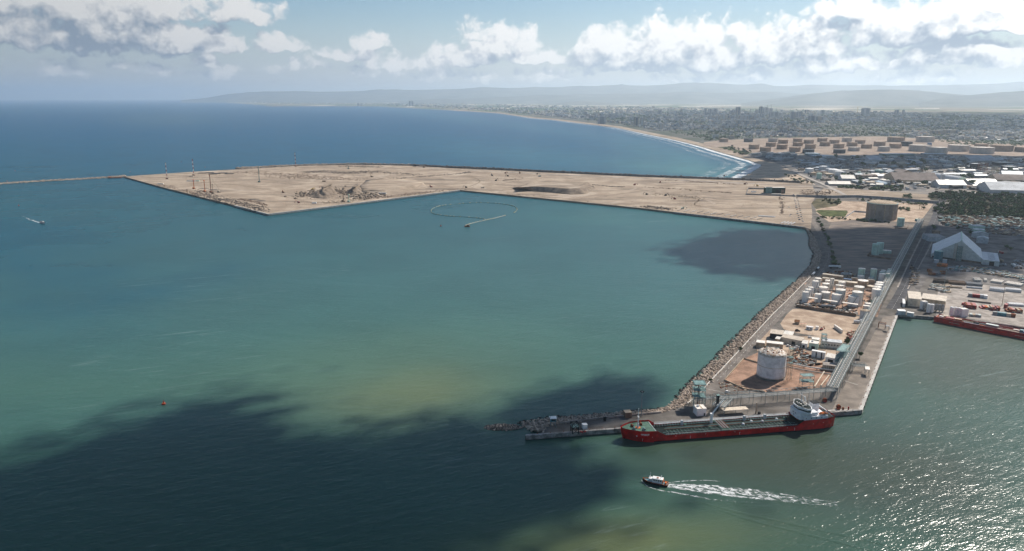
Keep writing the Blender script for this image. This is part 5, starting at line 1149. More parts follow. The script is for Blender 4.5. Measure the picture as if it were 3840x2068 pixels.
# ------------------------------------------------------------------ the tanker
def tanker():
    O = Vector((79.5, 474.6, 0)); rz = math.atan2(10.2, 63.0)
    t = thing('tanker_ship', 'long red tanker ship with a dark pipe covered deck and white bridge aft', 'ship', O, rz)
    L = 156.5; BM = 9.2
    X_ = [-3.2, -1.5, 1, 4, 8, 13, 19, 20.5, 27, 45, 80, 110, 126, 131.5, 140, 148, 153, 156, 157.2]
    def hb(x, lvl):    # half breadth at deck (lvl 1) .. waterline (0)
        e = max(0.0, min(1.0, (x + 3.4 * lvl) / (22 - 4 * lvl))); bow = BM * math.sin(e * math.pi / 2) ** .72
        s_ = max(0.0, min(1.0, (158.2 - x - (1 - lvl) * 3.0) / 13)); return max(.05, bow * (.55 + .45 * math.sin(s_ * math.pi / 2) ** .6) if x > 140 else bow)
    def top(x): return 9.0 - .03 * max(0, x) if x < 19 else (8.4 if x < 20.6 else (8.4 - 3.6 * (x - 20.5) / 6.5 if x < 27 else (4.6 if x < 126 else (4.6 + 3.4 * (x - 126) / 5.5 if x < 131.5 else 8.0 + .02 * (x - 131)))))
    rings = []
    for x in X_:
        tp = top(x); ring = []
        for (f, lv) in ((1, 1.0), (.55, .8), (.1, .3), (-.25, 0)):
            z = tp * f if f > 0 else -1.5; xx = x + (1 - lv) * 2.4 * max(0, 1 - (x + 3.2) / 20); w = hb(x, lv); ring.append((xx, -w, z))
        ring += [(q[0], -q[1], q[2]) for q in reversed(ring)]; rings.append(ring)
    redm = mat('hull_red', (.55, .012, .012), .42, .35, .18, detail=8); mb = MB(); mb.loft(rings, closed=False, caps=False); n = 8
    mb.add(rings[-1], [tuple(range(8))]); mb.build('hull', redm, t)
    # black boot top
    mb = MB(); rr = [[(q[0] + (0), q[1] * 1.006, z) for z in (-.6, .75) for q in ((r_[3][0], r_[3][1] + (r_[2][1] - r_[3][1]) * (z + 1.5) / 3, 0),)] for r_ in rings]
    for sgn in (1, -1):
        vs = [(p[0], p[1] * sgn, p[2]) for q in rr for p in q]; mb.add(vs, [(2 * i, 2 * i + 2, 2 * i + 3, 2 * i + 1) for i in range(len(rings) - 1)])
    mb.build('boot_top', M['dark'], t)
    def deckplate(x0, x1, drop, name, m, inset=.25):
        xs = [x for x in X_ if x0 <= x <= x1]; vs = []
        for x in xs: vs += [(x, -hb(x, 1) + inset, top(x) - drop if name != 'main_deck' else 4.25), (x, hb(x, 1) - inset, top(x) - drop if name != 'main_deck' else 4.25)]
        MB().add(vs, [(2 * i, 2 * i + 2, 2 * i + 3, 2 * i + 1) for i in range(len(xs) - 1)]).build(name, m, t)
    deckplate(-1.5, 20.5, 1.1, 'forecastle_deck', M['deck_green'], .12); deckplate(20.5, 131.5, .3, 'main_deck', M['deck']); deckplate(131.5, 157.2, .5, 'poop_deck', M['deck'])
    MB().box(20.2, 20.5, -8.8, 8.8, 4.2, 7.4).build('forecastle_bulkhead', M['lgrey'], t)
    # deck gear
    for (x, y, nm) in ((6, -2.4, 'windlass'), (6, 2.4, 'windlass'), (12.5, -4.5, 'winch'), (13, 4.2, 'winch'), (146, -4, 'winch'), (148, 3, 'winch')):
        z = 7.4 if x < 100 else 7.7; MB().bar((x, y - 1.2, z + 1), (x, y + 1.2, z + 1), .8, 10).box(x - .8, x + .8, y - 1.5, y + 1.5, z - .2, z + .5).build(nm, M['rust'] if y > 0 else M['green_steel'], t)
    MB().lathe(9.5, 0, [(1.9, 7.45), (1.9, 7.75), (1.2, 7.8)], 14).build('mast_base', M['orange'], t)
    o = MB().lathe(9.5, 0, [(.9, 7.5), (.75, 10.5), (.4, 11.2), (.22, 22)], 8).build('foremast', M['white'], t); MB().box(9.1, 9.9, -1.3, 1.3, 15.8, 16).build('crosstree', M['white'], o)
    fr = None
    for i in range(36):                                           # pale transverse deck frames
        x = 30 + i * 2.65
        if 70 < x < 74: continue
        if fr is None: fr = MB().bar((0, -8.3, 4.75), (0, -1.5, 4.75), .09).bar((0, -8.3, 4.3), (0, -8.3, 4.9), .09).build('deck_frame', M['pipe_green'], t); o = fr
        else: o = fr.copy(); COL.objects.link(o); o.parent = t
        o.location = (x, random.uniform(0, .2), 0); o.scale = (1, random.choice((1, 1, .75, .55)), 1)
    for k, y in enumerate((-5.6, -4.2, -1.2, -.4, .5, 1.6, 2.6, 5.2)):
        MB().bar((26 + k, y, 5.2 + .1 * (k % 3)), (126 - k, y, 5.2 + .1 * (k % 3)), (.12, .1, .15, .14, .18, .15, .12, .13)[k], 6).build('deck_pipe', (M['green_steel'], M['deck_green'], M['rust'], M['green_steel'])[k % 4], t)
    MB().box(24, 128, 5.9, 7.1, 6.2, 6.3).build('catwalk', M['lgrey'], t); mb = MB()
    for y in (5.9, 7.1): mb.bar((24, y, 7.3), (128, y, 7.3), .09).bar((24, y, 6.8), (128, y, 6.8), .07)
    for i in range(53): mb.bar((24 + 2 * i, 5.9, 4.3), (24 + 2 * i, 5.9, 7.3), .07).bar((24 + 2 * i, 7.1, 4.3), (24 + 2 * i, 7.1, 7.3), .07)
    mb.build('catwalk_rail', M['lgrey'], t)
    for side in (-1, 1):
        mb = MB(); xs = [27 + 2 * i for i in range(50)]
        mb.bar((27, side * 8.95, 5.6), (126, side * 8.95, 5.6), .07).bar((27, side * 8.95, 5.1), (126, side * 8.95, 5.1), .05)
        for x in xs: mb.bar((x, side * 8.95, 4.3), (x, side * 8.95, 5.6), .06)
        mb.build('deck_rail', M['lgrey'], t)
    MB().box(69, 76, -8.2, 8.2, 4.3, 5.0).build('manifold_tray', M['deck_green'], t)
    for i in range(6): MB().bar((70 + i, -7, 5.8), (70 + i, 7, 5.8), .24, 6).build('manifold_pipe', M['rust'] if i % 2 else M['lgrey'], t)
    for x in (46, 62, 88, 96, 104, 116, 122): MB().lathe(x, random.uniform(-4, 4), [(1.1, 4.3), (1.1, 5.4), (.7, 5.9)], 10).build('tank_hatch', M['deck_green'] if x % 4 else M['lgrey'], t)
    for x in (44, 92, 108): MB().box(x - .7, x + .7, 4.0, 5.6, 4.3, 8.4).build('vent_post', M['lgrey'], t)
    cr = MB().lathe(66.5, 4.6, [(1.0, 4.3), (.95, 10.5), (1.3, 10.6), (1.2, 12.2)], 10).build('crane', M['white'], t); MB().bar((66.5, 4.6, 11.5), (75.5, 6.5, 21.5), .62, 4, .3).build('jib', M['white'], cr)
    # superstructure
    wt = mat('ship_white', (.74, .74, .75), .45, .12, .3)
    MB().box(131.5, 150, -8.3, 8.3, 7.5, 10.2).build('poop_house', wt, t)
    MB().prism([(129, -7.2), (139, -7.2), (139, 7.2), (129, 7.2), (128, 4), (128, -4)], 7.6, 12.9).build('deck_house', wt, t)
    MB().box(139.1, 143, -6.5, 6.5, 10.25, 12.4).build('aft_house', wt, t)
    def wing(e, o_=0.0): return [(130.6, -5.6 - e), (133 - e * .5, -9.2 - e), (135.8 + e, -9.2 - e), (137.6 + e, -5.4 - e), (137.6 + e, 5.4 + e), (135.8 + e, 9.2 + e), (133 - e * .5, 9.2 + e), (130.6, 5.6 + e), (129 - e, 3), (129 - e, -3)]
    MB().prism(wing(.5), 12.92, 13.4).build('bridge_deck', wt, t)
    o = MB().prism(wing(0), 13.4, 15.7).build('wheelhouse', wt, t); MB().prism(wing(.06), 14.1, 15.1).build('bridge_window', M['glass'], o)
    MB().prism(wing(.35), 15.72, 16.7).build('bridge_bulwark', wt, t); MB().prism(wing(-.1), 16.7, 16.75).build('monkey_deck', M['deck'], t)
    mb = MB()
    for i in range(26): x, y = random.uniform(131, 137), random.uniform(-5.5, 5.5); mb.box(x - .3, x + .4, y - .3, y + .4, 16.95, 17.4 + random.random() * .7)
    mb.build('deck_fitting', M['white2'], t)
    MB().bar((135, 3, 16.9), (135, 3, 24), .3, 6, .18).bar((135, .8, 22.4), (135, 5.2, 22.4), .14).build('radar_mast', M['white'], t); MB().bar((138.4, -1, 12.9), (138.4, -1, 28), .2, 6, .07).build('aerial_mast', M['white'], t)
    MB().bar((138.5, 3.2, 17), (137.8, 4, 20.8), .5, 8).build('exhaust', M['white'], t)
    for (xx, zz) in ((133, 9), (137, 9), (141, 9), (145, 9)): f_ = MB().box(xx - .5, xx + .5, -8.36, -8.28, zz - .35, zz + .35).build('window', M['lgrey'], t); MB().box(xx - .38, xx + .38, -8.39, -8.362, zz - .25, zz + .25).build('pane', M['glass'], f_)
    for (yy, zz) in ((-5, 11), (-2, 11), (1, 11), (4, 11), (-5, 9.2), (0, 9.2), (4, 9.2)): f_ = MB().box(127.9 if abs(yy) < 4 else 128.5, 128.06 if abs(yy) < 4 else 128.7, yy - .4, yy + .4, zz - .35, zz + .35).build('window', M['glass'], t)
    f_ = MB().prism([(143.5, 1.5), (148.5, 1.5), (148.5, 6), (143.5, 6)], 10.2, 15.6).build('funnel', wt, t); MB().prism([(143.4, 1.4), (148.6, 1.4), (148.6, 6.1), (143.4, 6.1)], 15.6, 16.1).build('funnel_top', M['dark'], f_)
    MB().lathe(146, 1.44, [(0.01, 0)], 3) if False else None
    MB().bar((149, -7, 10.2), (149, -7, 13.5), .35).bar((155, -6, 8), (149.4, -6.6, 13.5), .3).bar((155, 6, 8), (149.4, 6.6, 13.5), .3).bar((149, 7, 10.2), (149, 7, 13.5), .35).bar((149.2, -7, 13.5), (149.2, 7, 13.5), .3).build('boat_davit', wt, t)
    MB().loft([[(x, y * s_, 10.8 + z * s_) for (y, z) in ((-1.1, 0), (-1.2, .9), (0, 1.7), (1.2, .9), (1.1, 0), (0, -.6))] for (x, s_) in ((144, .3), (145.5, 1), (149, 1), (151, .3))]).build('lifeboat', M['orange'], t).location = (0, -6.2, 0)
    for side in (-1, 1):
        mb = MB().bar((132, side * 8.2, 9.3 + 2), (150, side * 8.2, 9.3 + 2), .08)
        for i in range(9): mb.bar((132 + 2.2 * i, side * 8.2, 10.2), (132 + 2.2 * i, side * 8.2, 11.3), .07)
        mb.build('poop_rail', M['lgrey'], t)
    # the ship's name and draught marks on the bow plating (hull white lettering)
    strokes = {'П': [(0, 0, 0, 1), (1, 0, 1, 1), (0, 1, 1, 1)], 'Р': [(0, 0, 0, 1), (0, 1, 1, 1), (1, 1, 1, .5), (0, .5, 1, .5)], 'О': [(0, 0, 0, 1), (1, 0, 1, 1), (0, 0, 1, 0), (0, 1, 1, 1)],
               'В': [(0, 0, 0, 1), (0, 1, .85, 1), (0, .5, .95, .5), (0, 0, 1, 0), (.9, 1, .9, .5), (1, 0, 1, .5)], 'Е': [(0, 0, 0, 1), (0, 1, 1, 1), (0, .5, .8, .5), (0, 0, 1, 0)]}
    mb = MB(); x = 9.2
    def hullpt(x, z): f = max(0., min(1., z / 9)); lv = .3 + .7 * (f - .1) / .9 if f > .1 else .3; w = hb(x, lv); xx = x; return (xx, -w - .06, z)
    for ch in 'ПРОВЕР':
        for (x0, y0, x1, y1) in strokes[ch]: mb.bar(hullpt(x + x0 * .62, 5.35 + y0 * 1.05), hullpt(x + x1 * .62, 5.35 + y1 * 1.05), .135)
        x += .95
    mb.build('ship_name', M['white'], t)
    mb = MB()
    for (x, z0, z1) in ((10.5, .9, 2.8), (45, .9, 3.0), (82, .9, 3.0), (124, 1, 3.2)): mb.bar(hullpt(x, z0), hullpt(x, z1), .1)
    for (x, z) in ((17, 4), (34, 3.6), (56, 3.6), (78, 3.4), (98, 3.5), (118, 3.5), (138, 5), (146, 5.4)): mb.bar(hullpt(x, z), hullpt(x + .5, z), .14)
    mb.build('hull_mark', M['white'], t); mb = MB(); q = hullpt(6.5, 4.6); mb.ball((q[0], q[1] - .1, q[2]), .5).build('anchor', M['lgrey'], t)
tanker()

# ------------------------------------------------------------------ pilot boat with its wake, speedboat
def boat(label, bow, stern, beam, hullm, name='pilot_boat'):
    A, B = P(*bow), P(*stern); d = B - A; L = d.length; t = thing(name, label, 'boat', A, math.atan2(d.y, d.x)); s_ = L / 15.0
    rings = []
    for (x, w, z) in ((-.5, .08, 2.3), (1, .45, 2.1), (3, .85, 1.8), (6, 1, 1.5), (11, 1, 1.4), (14.6, .92, 1.4), (15.1, .86, 1.4)):
        x, z, w = x * s_, z * s_, w * beam / 2; rings.append([(x, -w, z), (x + .2, -w * .85, 0), (x + .3, -w * .6, -.6), (x + .3, w * .6, -.6), (x + .2, w * .85, 0), (x, w, z)])
    mb = MB().loft(rings, closed=False, caps=False); mb.add(rings[-1], [tuple(range(6))]); mb.build('hull', hullm, t)
    dk = [r_[0] for r_ in rings] + [r_[5] for r_ in reversed(rings)]; MB().add([(x, y * .93, z - .35 * s_) for (x, y, z) in dk], [tuple(range(len(dk)))]).build('deck', M['teal'] if s_ > .8 else M['white'], t)
    mb = MB()
    for i in range(len(rings) - 1):
        for k in (0, 5): mb.bar(rings[i][k], rings[i + 1][k], .13 * s_)
    mb.bar(rings[-1][0], rings[-1][5], .13 * s_); mb.build('bulwark_rail', M['orange'], t)
    hb_ = beam * .33
    if s_ > .8:
        MB().box(3.6, 5.6, -hb_ * .8, hb_ * .8, 1.2, 3.3).build('forward_cabin', M['lgrey'], t); MB().box(3.3, 6.4, -hb_ * .9, hb_ * .9, 3.32, 3.5).build('forward_roof', M['white'], t)
        cb_ = MB().prism([(5.7, -hb_), (11.8, -hb_), (12.1, hb_), (5.7, hb_)], 1.2, 4.0).build('cabin', M['white'], t); MB().box(5.6, 12.2, -hb_ - .1, hb_ + .1, 4.02, 4.15).build('cabin_roof', M['white'], t)
        for k in range(4): MB().box(6.3 + k * 1.35, 7.2 + k * 1.35, -hb_ - .04, -hb_ + .02, 2.6, 3.4).build('window', M['glass'], cb_)
        for k in range(3): MB().box(3.52, 3.58, -1 + k * .75, -.45 + k * .75, 2.2, 3.0).build('window', M['glass'], t)
        MB().bar((4.2, 0, 3.5), (4.2, 0, 7.0), .08).build('mast', M['white'], t); MB().ball((3.9, .9, 3.9), .42).build('radar', M['white'], t)
        MB().bar((8.2, -.4, 4.45), (9.4, -.4, 4.45), .35, 8).build('life_raft', M['orange'], t); MB().box(11.9, 12.25, -hb_, hb_, 1.2, 3.9).build('aft_screen', M['orange'], t)
        MB().box(13.2, 14.4, -.8, .6, 1.1, 2.1).build('winch', M['orange'], t); MB().bar((10.6, .9, 4.1), (10.9, 1.0, 5.6), .22, 6).build('exhaust', M['lgrey'], t)
        MB().bar((4.7, -beam * .5, .3), (5.4, -beam * .52, 1.3), .12).build('ladder', M['orange'], t)
        for k in range(5): MB().lathe(2.5 + k * 2.6, -beam / 2 - .1, [(.15, .5), (.42, .6), (.42, .85), (.15, .95)], 8).build('tyre_fender', M['tyre'], t)
    else:
        MB().box(3 * s_, 8 * s_, -hb_, hb_, .6, 2.0).build('cabin', M['white'], t); MB().box(2.9 * s_, 6 * s_, -hb_ * 1.02, hb_ * 1.02, 1.4, 1.8).build('windscreen', M['glass'], t)
    return t, A, d.normalized(), L
pb, A_, d_, L_ = boat('black hulled pilot boat with white cabin and orange rails trailing foam', (2413, 1806), (2503, 1822), 4.8, M['dark'])
FW = foam_mat('wake_foam', 1 / 4.2, 8.0, .38, .62, .22, (25, 150, .22), .82); FT = foam_mat('wake_edge', 1 / 3, 2.5, .36, .60, .4, (5, 95, .22), .7)
def wake(line, ws, m, z=.06):
    ln = smooth_line([P(x, y, z) for (x, y) in line], 8); k = len(ln); w = [np.interp(i / (k - 1), np.linspace(0, 1, len(ws)), ws) for i in range(k)]
    return ribbon('wake', ln, w, m, 'stuff', uv=True)
wake([(2500, 1822), (2560, 1826), (2640, 1834), (2750, 1845), (2880, 1859), (2960, 1870), (3140, 1892)], [5.5, 11, 15, 17, 16, 14, 11], FW)
wake([(2405, 1800), (2425, 1822), (2470, 1838), (2520, 1846), (2600, 1861), (2700, 1877), (2830, 1886)], [1.0, 1.6, 2.2, 3.2, 4.0, 4, 3], FT, .09)
wake([(2503, 1812), (2560, 1805), (2640, 1802), (2700, 1806)], [1.5, 2.0, 1.6, 1], FT, .12)
# the long oblique waves of the wake, real ridges of water
def wave_ridge(line, w, hgt_):
    ln = smooth_line([P(x, y, 0) for (x, y) in line], 10); V = []; k = len(ln)
    for i, q in enumerate(ln):
        d = (ln[min(k - 1, i + 1)] - ln[max(0, i - 1)]).normalized(); n = Vector((-d.y, d.x, 0)); e = math.sin(math.pi * min(1, i / k * 1.0 + .02)) ** .5
        for s_ in np.linspace(-1, 1, 9): p = q + n * s_ * w; V.append((p.x, p.y, -.05 + hgt_ * e * (.5 + .5 * math.cos(math.pi * s_)) * (.9 + .1 * math.sin(i))))
    Fc = [[i * 9 + j, i * 9 + j + 1, (i + 1) * 9 + j + 1, (i + 1) * 9 + j][::-1] for i in range(k - 1) for j in range(8)]
    o = mesh_np('wake_wave', V, Fc, WATER, smooth=True); o['kind'] = 'stuff'
    at = o.data.attributes.new('tint', 'FLOAT_COLOR', 'POINT'); at.data.foreach_set('color', np.array([list(SEA_C[np.argmin((SEA_V[:, 0] - v[0]) ** 2 + (SEA_V[:, 1] - v[1]) ** 2)]) + [1.0] for v in V], np.float32).ravel())
for dy in (0, 22): wave_ridge([(2560 + dy * 5, 1866 + dy * 1.5), (2760 + dy, 1920 + dy), (3000, 1972 + dy * 1.2), (3260, 2030 + dy * 1.5), (3500, 2085 + dy * 1.7)], 2.4, .24)
sb, A2, d2_, L2_ = boat('small white speedboat racing across the left bay ahead of its foam', (168, 841), (152, 836), 3.0, M['white'], 'speedboat')
wake([(156, 838), (125, 828), (95, 817), (55, 800), (10, 782)], [3, 9, 9, 6, 4], foam_mat('boat_foam', 1 / 9, 3.0, .40, .56, .35, (20, 190, .3)))
# buoys
def buoy(px, py, label, s=1.0):
    p = P(px, py); t = thing('buoy', label, 'buoy', p); MB().lathe(0, 0, [(1.2 * s, -.4), (1.55 * s, .1), (1.55 * s, .8), (1.2 * s, 1.1)], 12).build('float', M['red'], t)
    MB().lathe(.0, 0, [(.5 * s, 1.1), (.32 * s, 2.6), (.36 * s, 3.1)], 8).build('tower', M['red'], t); MB().cyl(0, 0, 1.1, 1.16, 1.25 * s, 12).build('rim', M['orange'], t)
buoy(614, 1517, 'red buoy with a short tower alone in the dark lower left water')
for (x, y, lb) in ((57, 642, 'tiny red buoy near the left picture edge beyond the breakwater, upper of two'), (27, 681, 'tiny red buoy near the left picture edge just above the breakwater'), (70, 773, 'tiny red buoy in the bay above the speedboat'), (488, 646, 'tiny red buoy above the left end of the sand platform'),
                   (680, 608, 'tiny dark buoy far out above the second red mast'), (769, 628, 'tiny dark buoy offshore close to the platform edge'), (1653, 849, 'tiny pale buoy in the bay left of the moored barge')): buoy(x, y, lb, 1.1)
# floating pipeline ring with its floats
loop = [(1817, 822), (1782, 817), (1700, 812), (1667, 809), (1632, 804), (1617, 796), (1621, 785), (1640, 776), (1664, 771), (1730, 764), (1789, 761), (1860, 763), (1905, 769), (1928, 775), (1939, 784), (1934, 794), (1926, 799)]
stem = [(1745, 847), (1768, 839), (1814, 828), (1852, 820), (1896, 809)]
for (px_, lb, nf, rr) in ((loop, 'thin dark floating hose looped in an oval on the bay, studded with pale floats', 46, .35), (stem, 'short straight floating pipeline of white lengths leading to the moored barge', 20, .6)):
    ln = smooth_line([P(x, y, .25) for (x, y) in px_], 8); t = thing('floating_pipeline', lb, 'floating pipeline'); mb = MB()
    for a, c in zip(ln, ln[1:]): mb.bar(a, c, rr, 6)
    mb.build('hose', M['green_steel'] if rr < .5 else M['lgrey'], t); pr_ = None
    for k in range(nf):
        f_ = (k + random.uniform(-.3, .3) + .5) / nf * (len(ln) - 1); i = int(f_); p = ln[i].lerp(ln[min(i + 1, len(ln) - 1)], f_ - i); dd = ln[min(i + 1, len(ln) - 1)] - ln[i]
        if pr_ is None: pr_ = MB().bar((-1.7, 0, .3), (1.7, 0, .3), .95, 8).build('float', M['foamfloat'], t); o = pr_
        else: o = pr_.copy(); COL.objects.link(o); o.parent = t
        o.location = p; o.rotation_euler = (0, 0, math.atan2(dd.y, dd.x))
t = thing('work_barge', 'small dark work barge moored at the end of the floating pipeline', 'barge', P(1752, 851), .2); MB().box(-5, 5, -2.5, 2.5, -.5, 1.4).build('hull', M['rust'], t); MB().box(-1, 3, -1.5, 1.5, 1.4, 4).build('cabin', M['brown'], t); MB().bar((-4, 0, 1.4), (-5.5, 0, 5), .2).build('derrick', M['dark'], t)
t = thing('dredger_barge', 'rusty red barge lying along the thin breakwater', 'barge', P(428, 669), .25); MB().box(-16, 20, -3, 3, -.5, 2.2).build('hull', M['rust'], t); MB().box(-14, -9, -2, 2, 2.2, 5).build('cabin', M['orange'], t); MB().bar((-8, 0, 2), (-14, 0, 9), .4).build('derrick', M['rust'], t)
# red supply vessel at the inner basin
def supply():
    A, B = P(3500, 1207), P(3845, 1275); d = B - A; L = d.length + 40; t = thing('supply_vessel', 'long red supply vessel with pipes and containers crowding its low open deck', 'ship', A, math.atan2(d.y, d.x)); z = 4.6
    MB().loft([[(x, y0, zz), (x, y0 + .3, -1), (x, 14 - y0 - .3, -1), (x, 14 - y0, zz)] for (x, y0, zz) in ((0, .8, z), (2, 0, z), (L * .6, 0, z), (L * .62, 0, z), (L, 0, z + 1))], closed=True).build('hull', mat('vessel_red', (.58, .022, .016), .45, .3, .2), t)
    MB().box(.5, L, .4, 13.6, z - .02, z + .02).build('deck', M['rust'], t)
    for y in (0, 13.6): MB().box(.5, L, y, y + .4, z, z + 1.3).build('bulwark', M['red'], t)
    mb = MB().box(L * .12, L * .2, -.06, .0, 2.5, 2.75).box(L * .33, L * .45, -.06, 0, 2.5, 2.75).box(L * .6, L * .7, -.06, 0, 2.5, 2.75).build('hull_stripe', M['cream'], t)
    for (x, y, l_, w_, h_, m) in ((.03, 4, 4, 3, 2, 'white2'), (.05, 9, 6, 3, 2, 'cream'), (.08, 3, 8, 4, 2, 'red'), (.13, 6, 8, 4, 1.6, 'cream'), (.16, 2, 6, 2, 2.4, 'rust'), (.2, 8, 16, 3, 1.4, 'tan'), (.22, 3, 14, 3, 1.2, 'lgrey'), (.33, 9, 20, 3, 1.4, 'grey'), (.38, 4, 11, 4.5, 2.8, 'steel'), (.46, 8, 22, 2, 1.6, 'red'), (.46, 3, 20, 3, 1.4, 'cream'), (.57, 9, 14, 2, 1.4, 'white2'), (.62, 5, 8, 4, 3, 'teal'), (.65, 2, 9, 3, 2.6, 'blue'), (.7, 7, 6, 4, 2, 'cream'), (.29, 5, 5, 2, 2, 'dark'), (.52, 6, 8, 2, 1, 'brown')):
        if m in ('tan', 'grey', 'red', 'cream', 'lgrey') and l_ > 12:
            for k in range(5): MB().bar((L * x, y + k * .6, z + .5), (L * x + l_, y + k * .6, z + .5), .28, 6).build('deck_cargo_pipe', M[m], t)
        else: MB().box(L * x, L * x + l_, y, y + w_, z, z + h_).build('deck_cargo', M[m], t)
    MB().box(L * .76, L, .3, 13.7, z, z + 9).build('deck_house', M['tan'], t); MB().box(L * .74, L * .76, 1, 13, z, z + 4).build('winch_house', M['cream'], t); MB().bar((L * .76, 4, z), (L * .76, 4, z + 14), .3).build('mast', M['cream'], t)
supply()
# watch cabin, gantry frame, hut, cabinets on the jetty tip
t = thing('watch_cabin', 'teal watch cabin with a white roof raised on legs at the jetty tip', 'watchtower', P(2066, 1603, ZP), .1)
for (x, y) in ((0, 0), (3.4, 0), (3.4, 3), (0, 3)): MB().bar((x, y, 0), (x, y, 4.2), .18).build('leg', M['steel'], t)
MB().box(-.2, 3.6, -.2, 3.2, 4.2, 6.6).build('cabin', M['teal'], t); MB().box(.3, 3.0, -.26, -.2, 5.0, 6.2).build('window', M['glass'], t); MB().box(-.7, 4.2, -.7, 3.8, 6.6, 6.9).build('roof', M['white'], t); MB().bar((-.3, 1, 6.9), (-.3, 1, 9.6), .1).build('aerial', M['steel'], t); MB().bar((4, -.8, 0), (1.5, -.8, 4.2), .25).build('stair', M['steel'], t)
lattice('black steel gantry frame with red gear at the jetty edge', (2147, 1629), (2170, 1627), 5, 7.5, 'dark', bays=2, plat=(.7,), name='gantry_frame', cat='gantry', r=.3)
t = thing('hose_gear', 'heap of red and black hose gear beside the black gantry frame', 'hose gear', P(2176, 1624, ZP))
for k in range(7): MB().ball((random.uniform(0, 4), random.uniform(-1, 2), .6), .8, 1, 1, .7).build('coil', M['red'] if k % 2 else M['dark'], t)
bld('small white cabinet with a flat roof on the jetty tip', (2187, 1611), (2203, 1609), 3, 3.0, 'flat', 'white', 'white', cat='cabinet', simple=True)
bld('square brown concrete hut behind the bow of the tanker', (2345, 1570), (2369, 1568), 5, 4.2, 'flat', 'brown', 'tan', cat='hut', simple=True)
bld('dark narrow cabinet by the parapet of the jetty', (2266, 1581), (2273, 1580), 1.5, 2.6, 'flat', 'dark', 'dark', cat='cabinet', simple=True)
t = thing('mooring_hooks', 'red mooring hook gear on the quay behind the tanker stern', 'mooring gear', P(3160, 1539, ZP)); MB().box(0, 1, 0, 1, 0, 2.2).box(-4, -2, 0, 1, 0, .8).bar((-5, 0, .8), (0, .5, 1.6), .2).build('hook_frame', M['rust'], t); MB().bar((4.5, .4, 0), (4.5, .4, 2.6), .5, 8).build('capstan', M['red'], t)
for (x, y, k) in ((3092, 1508, 0), (3144, 1533, 1)): t = thing('hose_reel', ('red hose reel in the shade of the branch rack', 'dark red hose reel behind the stern of the tanker')[k], 'hose reel', P(x, y, ZP)); MB().bar((0, -.8, 1.6), (0, .8, 1.6), 1.7, 12).build('drum', M['rust'], t); MB().box(-1.2, 1.2, -.9, -.7, 0, 1.6).box(-1.2, 1.2, .7, .9, 0, 1.6).build('stand', M['red'], t)
# masts and lamps
def mast(px, yb, yt, label, z=ZP, r=.38, m='steel', heads=True, lz=None):
    p = P(px, yb, z); h_ = hgt(px, yb, yt, z); t = thing('floodlight_mast', label, 'floodlight mast', p); MB().bar((0, 0, 0), (0, 0, h_), r, 8, r * .5).build('pole', M[m], t)
    if heads:
        MB().lathe(0, 0, [(1.0, h_ - .4), (1.0, h_ - .1)], 8).build('ring', M[m], t)
        for k in range(6): a = k * math.pi / 3; MB().box(-.35, .35, -.25, .25, 0, .6).build('floodlight', M['dark'], t).location = (1.15 * math.cos(a), 1.15 * math.sin(a), h_ - .3)
mast(2404, 1563, 1469, 'tall grey floodlight mast rising behind the bow of the tanker')
mast(3537, 1099, 1012, 'tall pale floodlight mast behind the tan warehouse'); mast(3757, 1146, 1066, 'brownish floodlight mast among the red racks', m='tan')
lp = None; LAMPS = [(2725, 1412), (2760, 1370), (2797, 1325), (2835, 1278), (2884, 1226), (2937, 1166), (3001, 1095), (3033, 1065), (3116, 996), (3120, 960), (3110, 925), (3100, 902)]
for (x, y) in LAMPS:
    p = P(x, y, ZP)
    if lp is None:
        lp = thing('street_lamp', 'thin grey lamp post nearest the jetty bend on the jetty road', 'street lamp', p, 2.4, 'lamp posts along the jetty road'); MB().bar((0, 0, 0), (0, 0, 9.5), .13, 6, .08).build('pole', M['steel'], lp); MB().bar((0, 0, 9.5), (2.0, 0, 9.9), .07).build('arm', M['steel'], lp); MB().box(1.6, 2.4, -.18, .18, 9.8, 10.0).build('lamp_head', M['lgrey'], lp)
    else: dup(lp, p, 2.4, 'thin grey lamp post, number %s from the jetty bend along the jetty road' % ('two three four five six seven eight nine ten eleven twelve'.split()[LAMPS.index((x, y)) - 1]))
# ------------------------------------------------------------------ vehicles
VP = {}
def car(px, py, label, m, rz=0.0, group=None, z=ZP, van=False):
    p = P(px, py, z); t = thing('van' if van else 'car', label, 'van' if van else 'car', p + Vector((0, 0, .05)), rz, group); h0 = 1.15 if van else .95
    if 'car' not in VP:
        VP['w'] = MB().bar((0, -.12, 0), (0, .12, 0), .34, 10).build('wheel', M['tyre'], None).data; bpy.data.objects.remove(bpy.data.objects[[o.name for o in bpy.data.objects if o.data is VP['w']][0]]); VP['car'] = 1
    L = 2.6 if van else 2.15
    MB().loft([[(x, -.86, .3), (x, -.88, zt * .75), (x, -.78, zt), (x, .78, zt), (x, .88, zt * .75), (x, .86, .3)] for (x, zt) in ((-L, .75), (-L + .25, h0), (L * .4, h0), (L - .3, h0 * .84), (L, .6))]).build('body', M[m] if isinstance(m, str) else m, t)
    tp = 2.1 if van else 1.5
    MB().loft([[(x, -.74 * s_, h0 - .02), (x2, -.62 * s_, zt), (x2, .62 * s_, zt), (x, .74 * s_, h0 - .02)] for (x, x2, zt, s_) in ((-L + .3, -L + .65, tp, 1), (L * .48, L * .12, tp, 1))]).build('cabin', M['glass'], t)
    MB().box(-L + .62, L * .14, -.63, .63, tp - .02, tp + .05).build('roof', M[m] if isinstance(m, str) else m, t)
    for (x, y) in ((-L * .62, -.8), (L * .6, -.8), (-L * .62, .8), (L * .6, .8)):
        o = bpy.data.objects.new('wheel', VP['w']); COL.objects.link(o); o.parent = t; o.location = (x, y, .34)
    return t
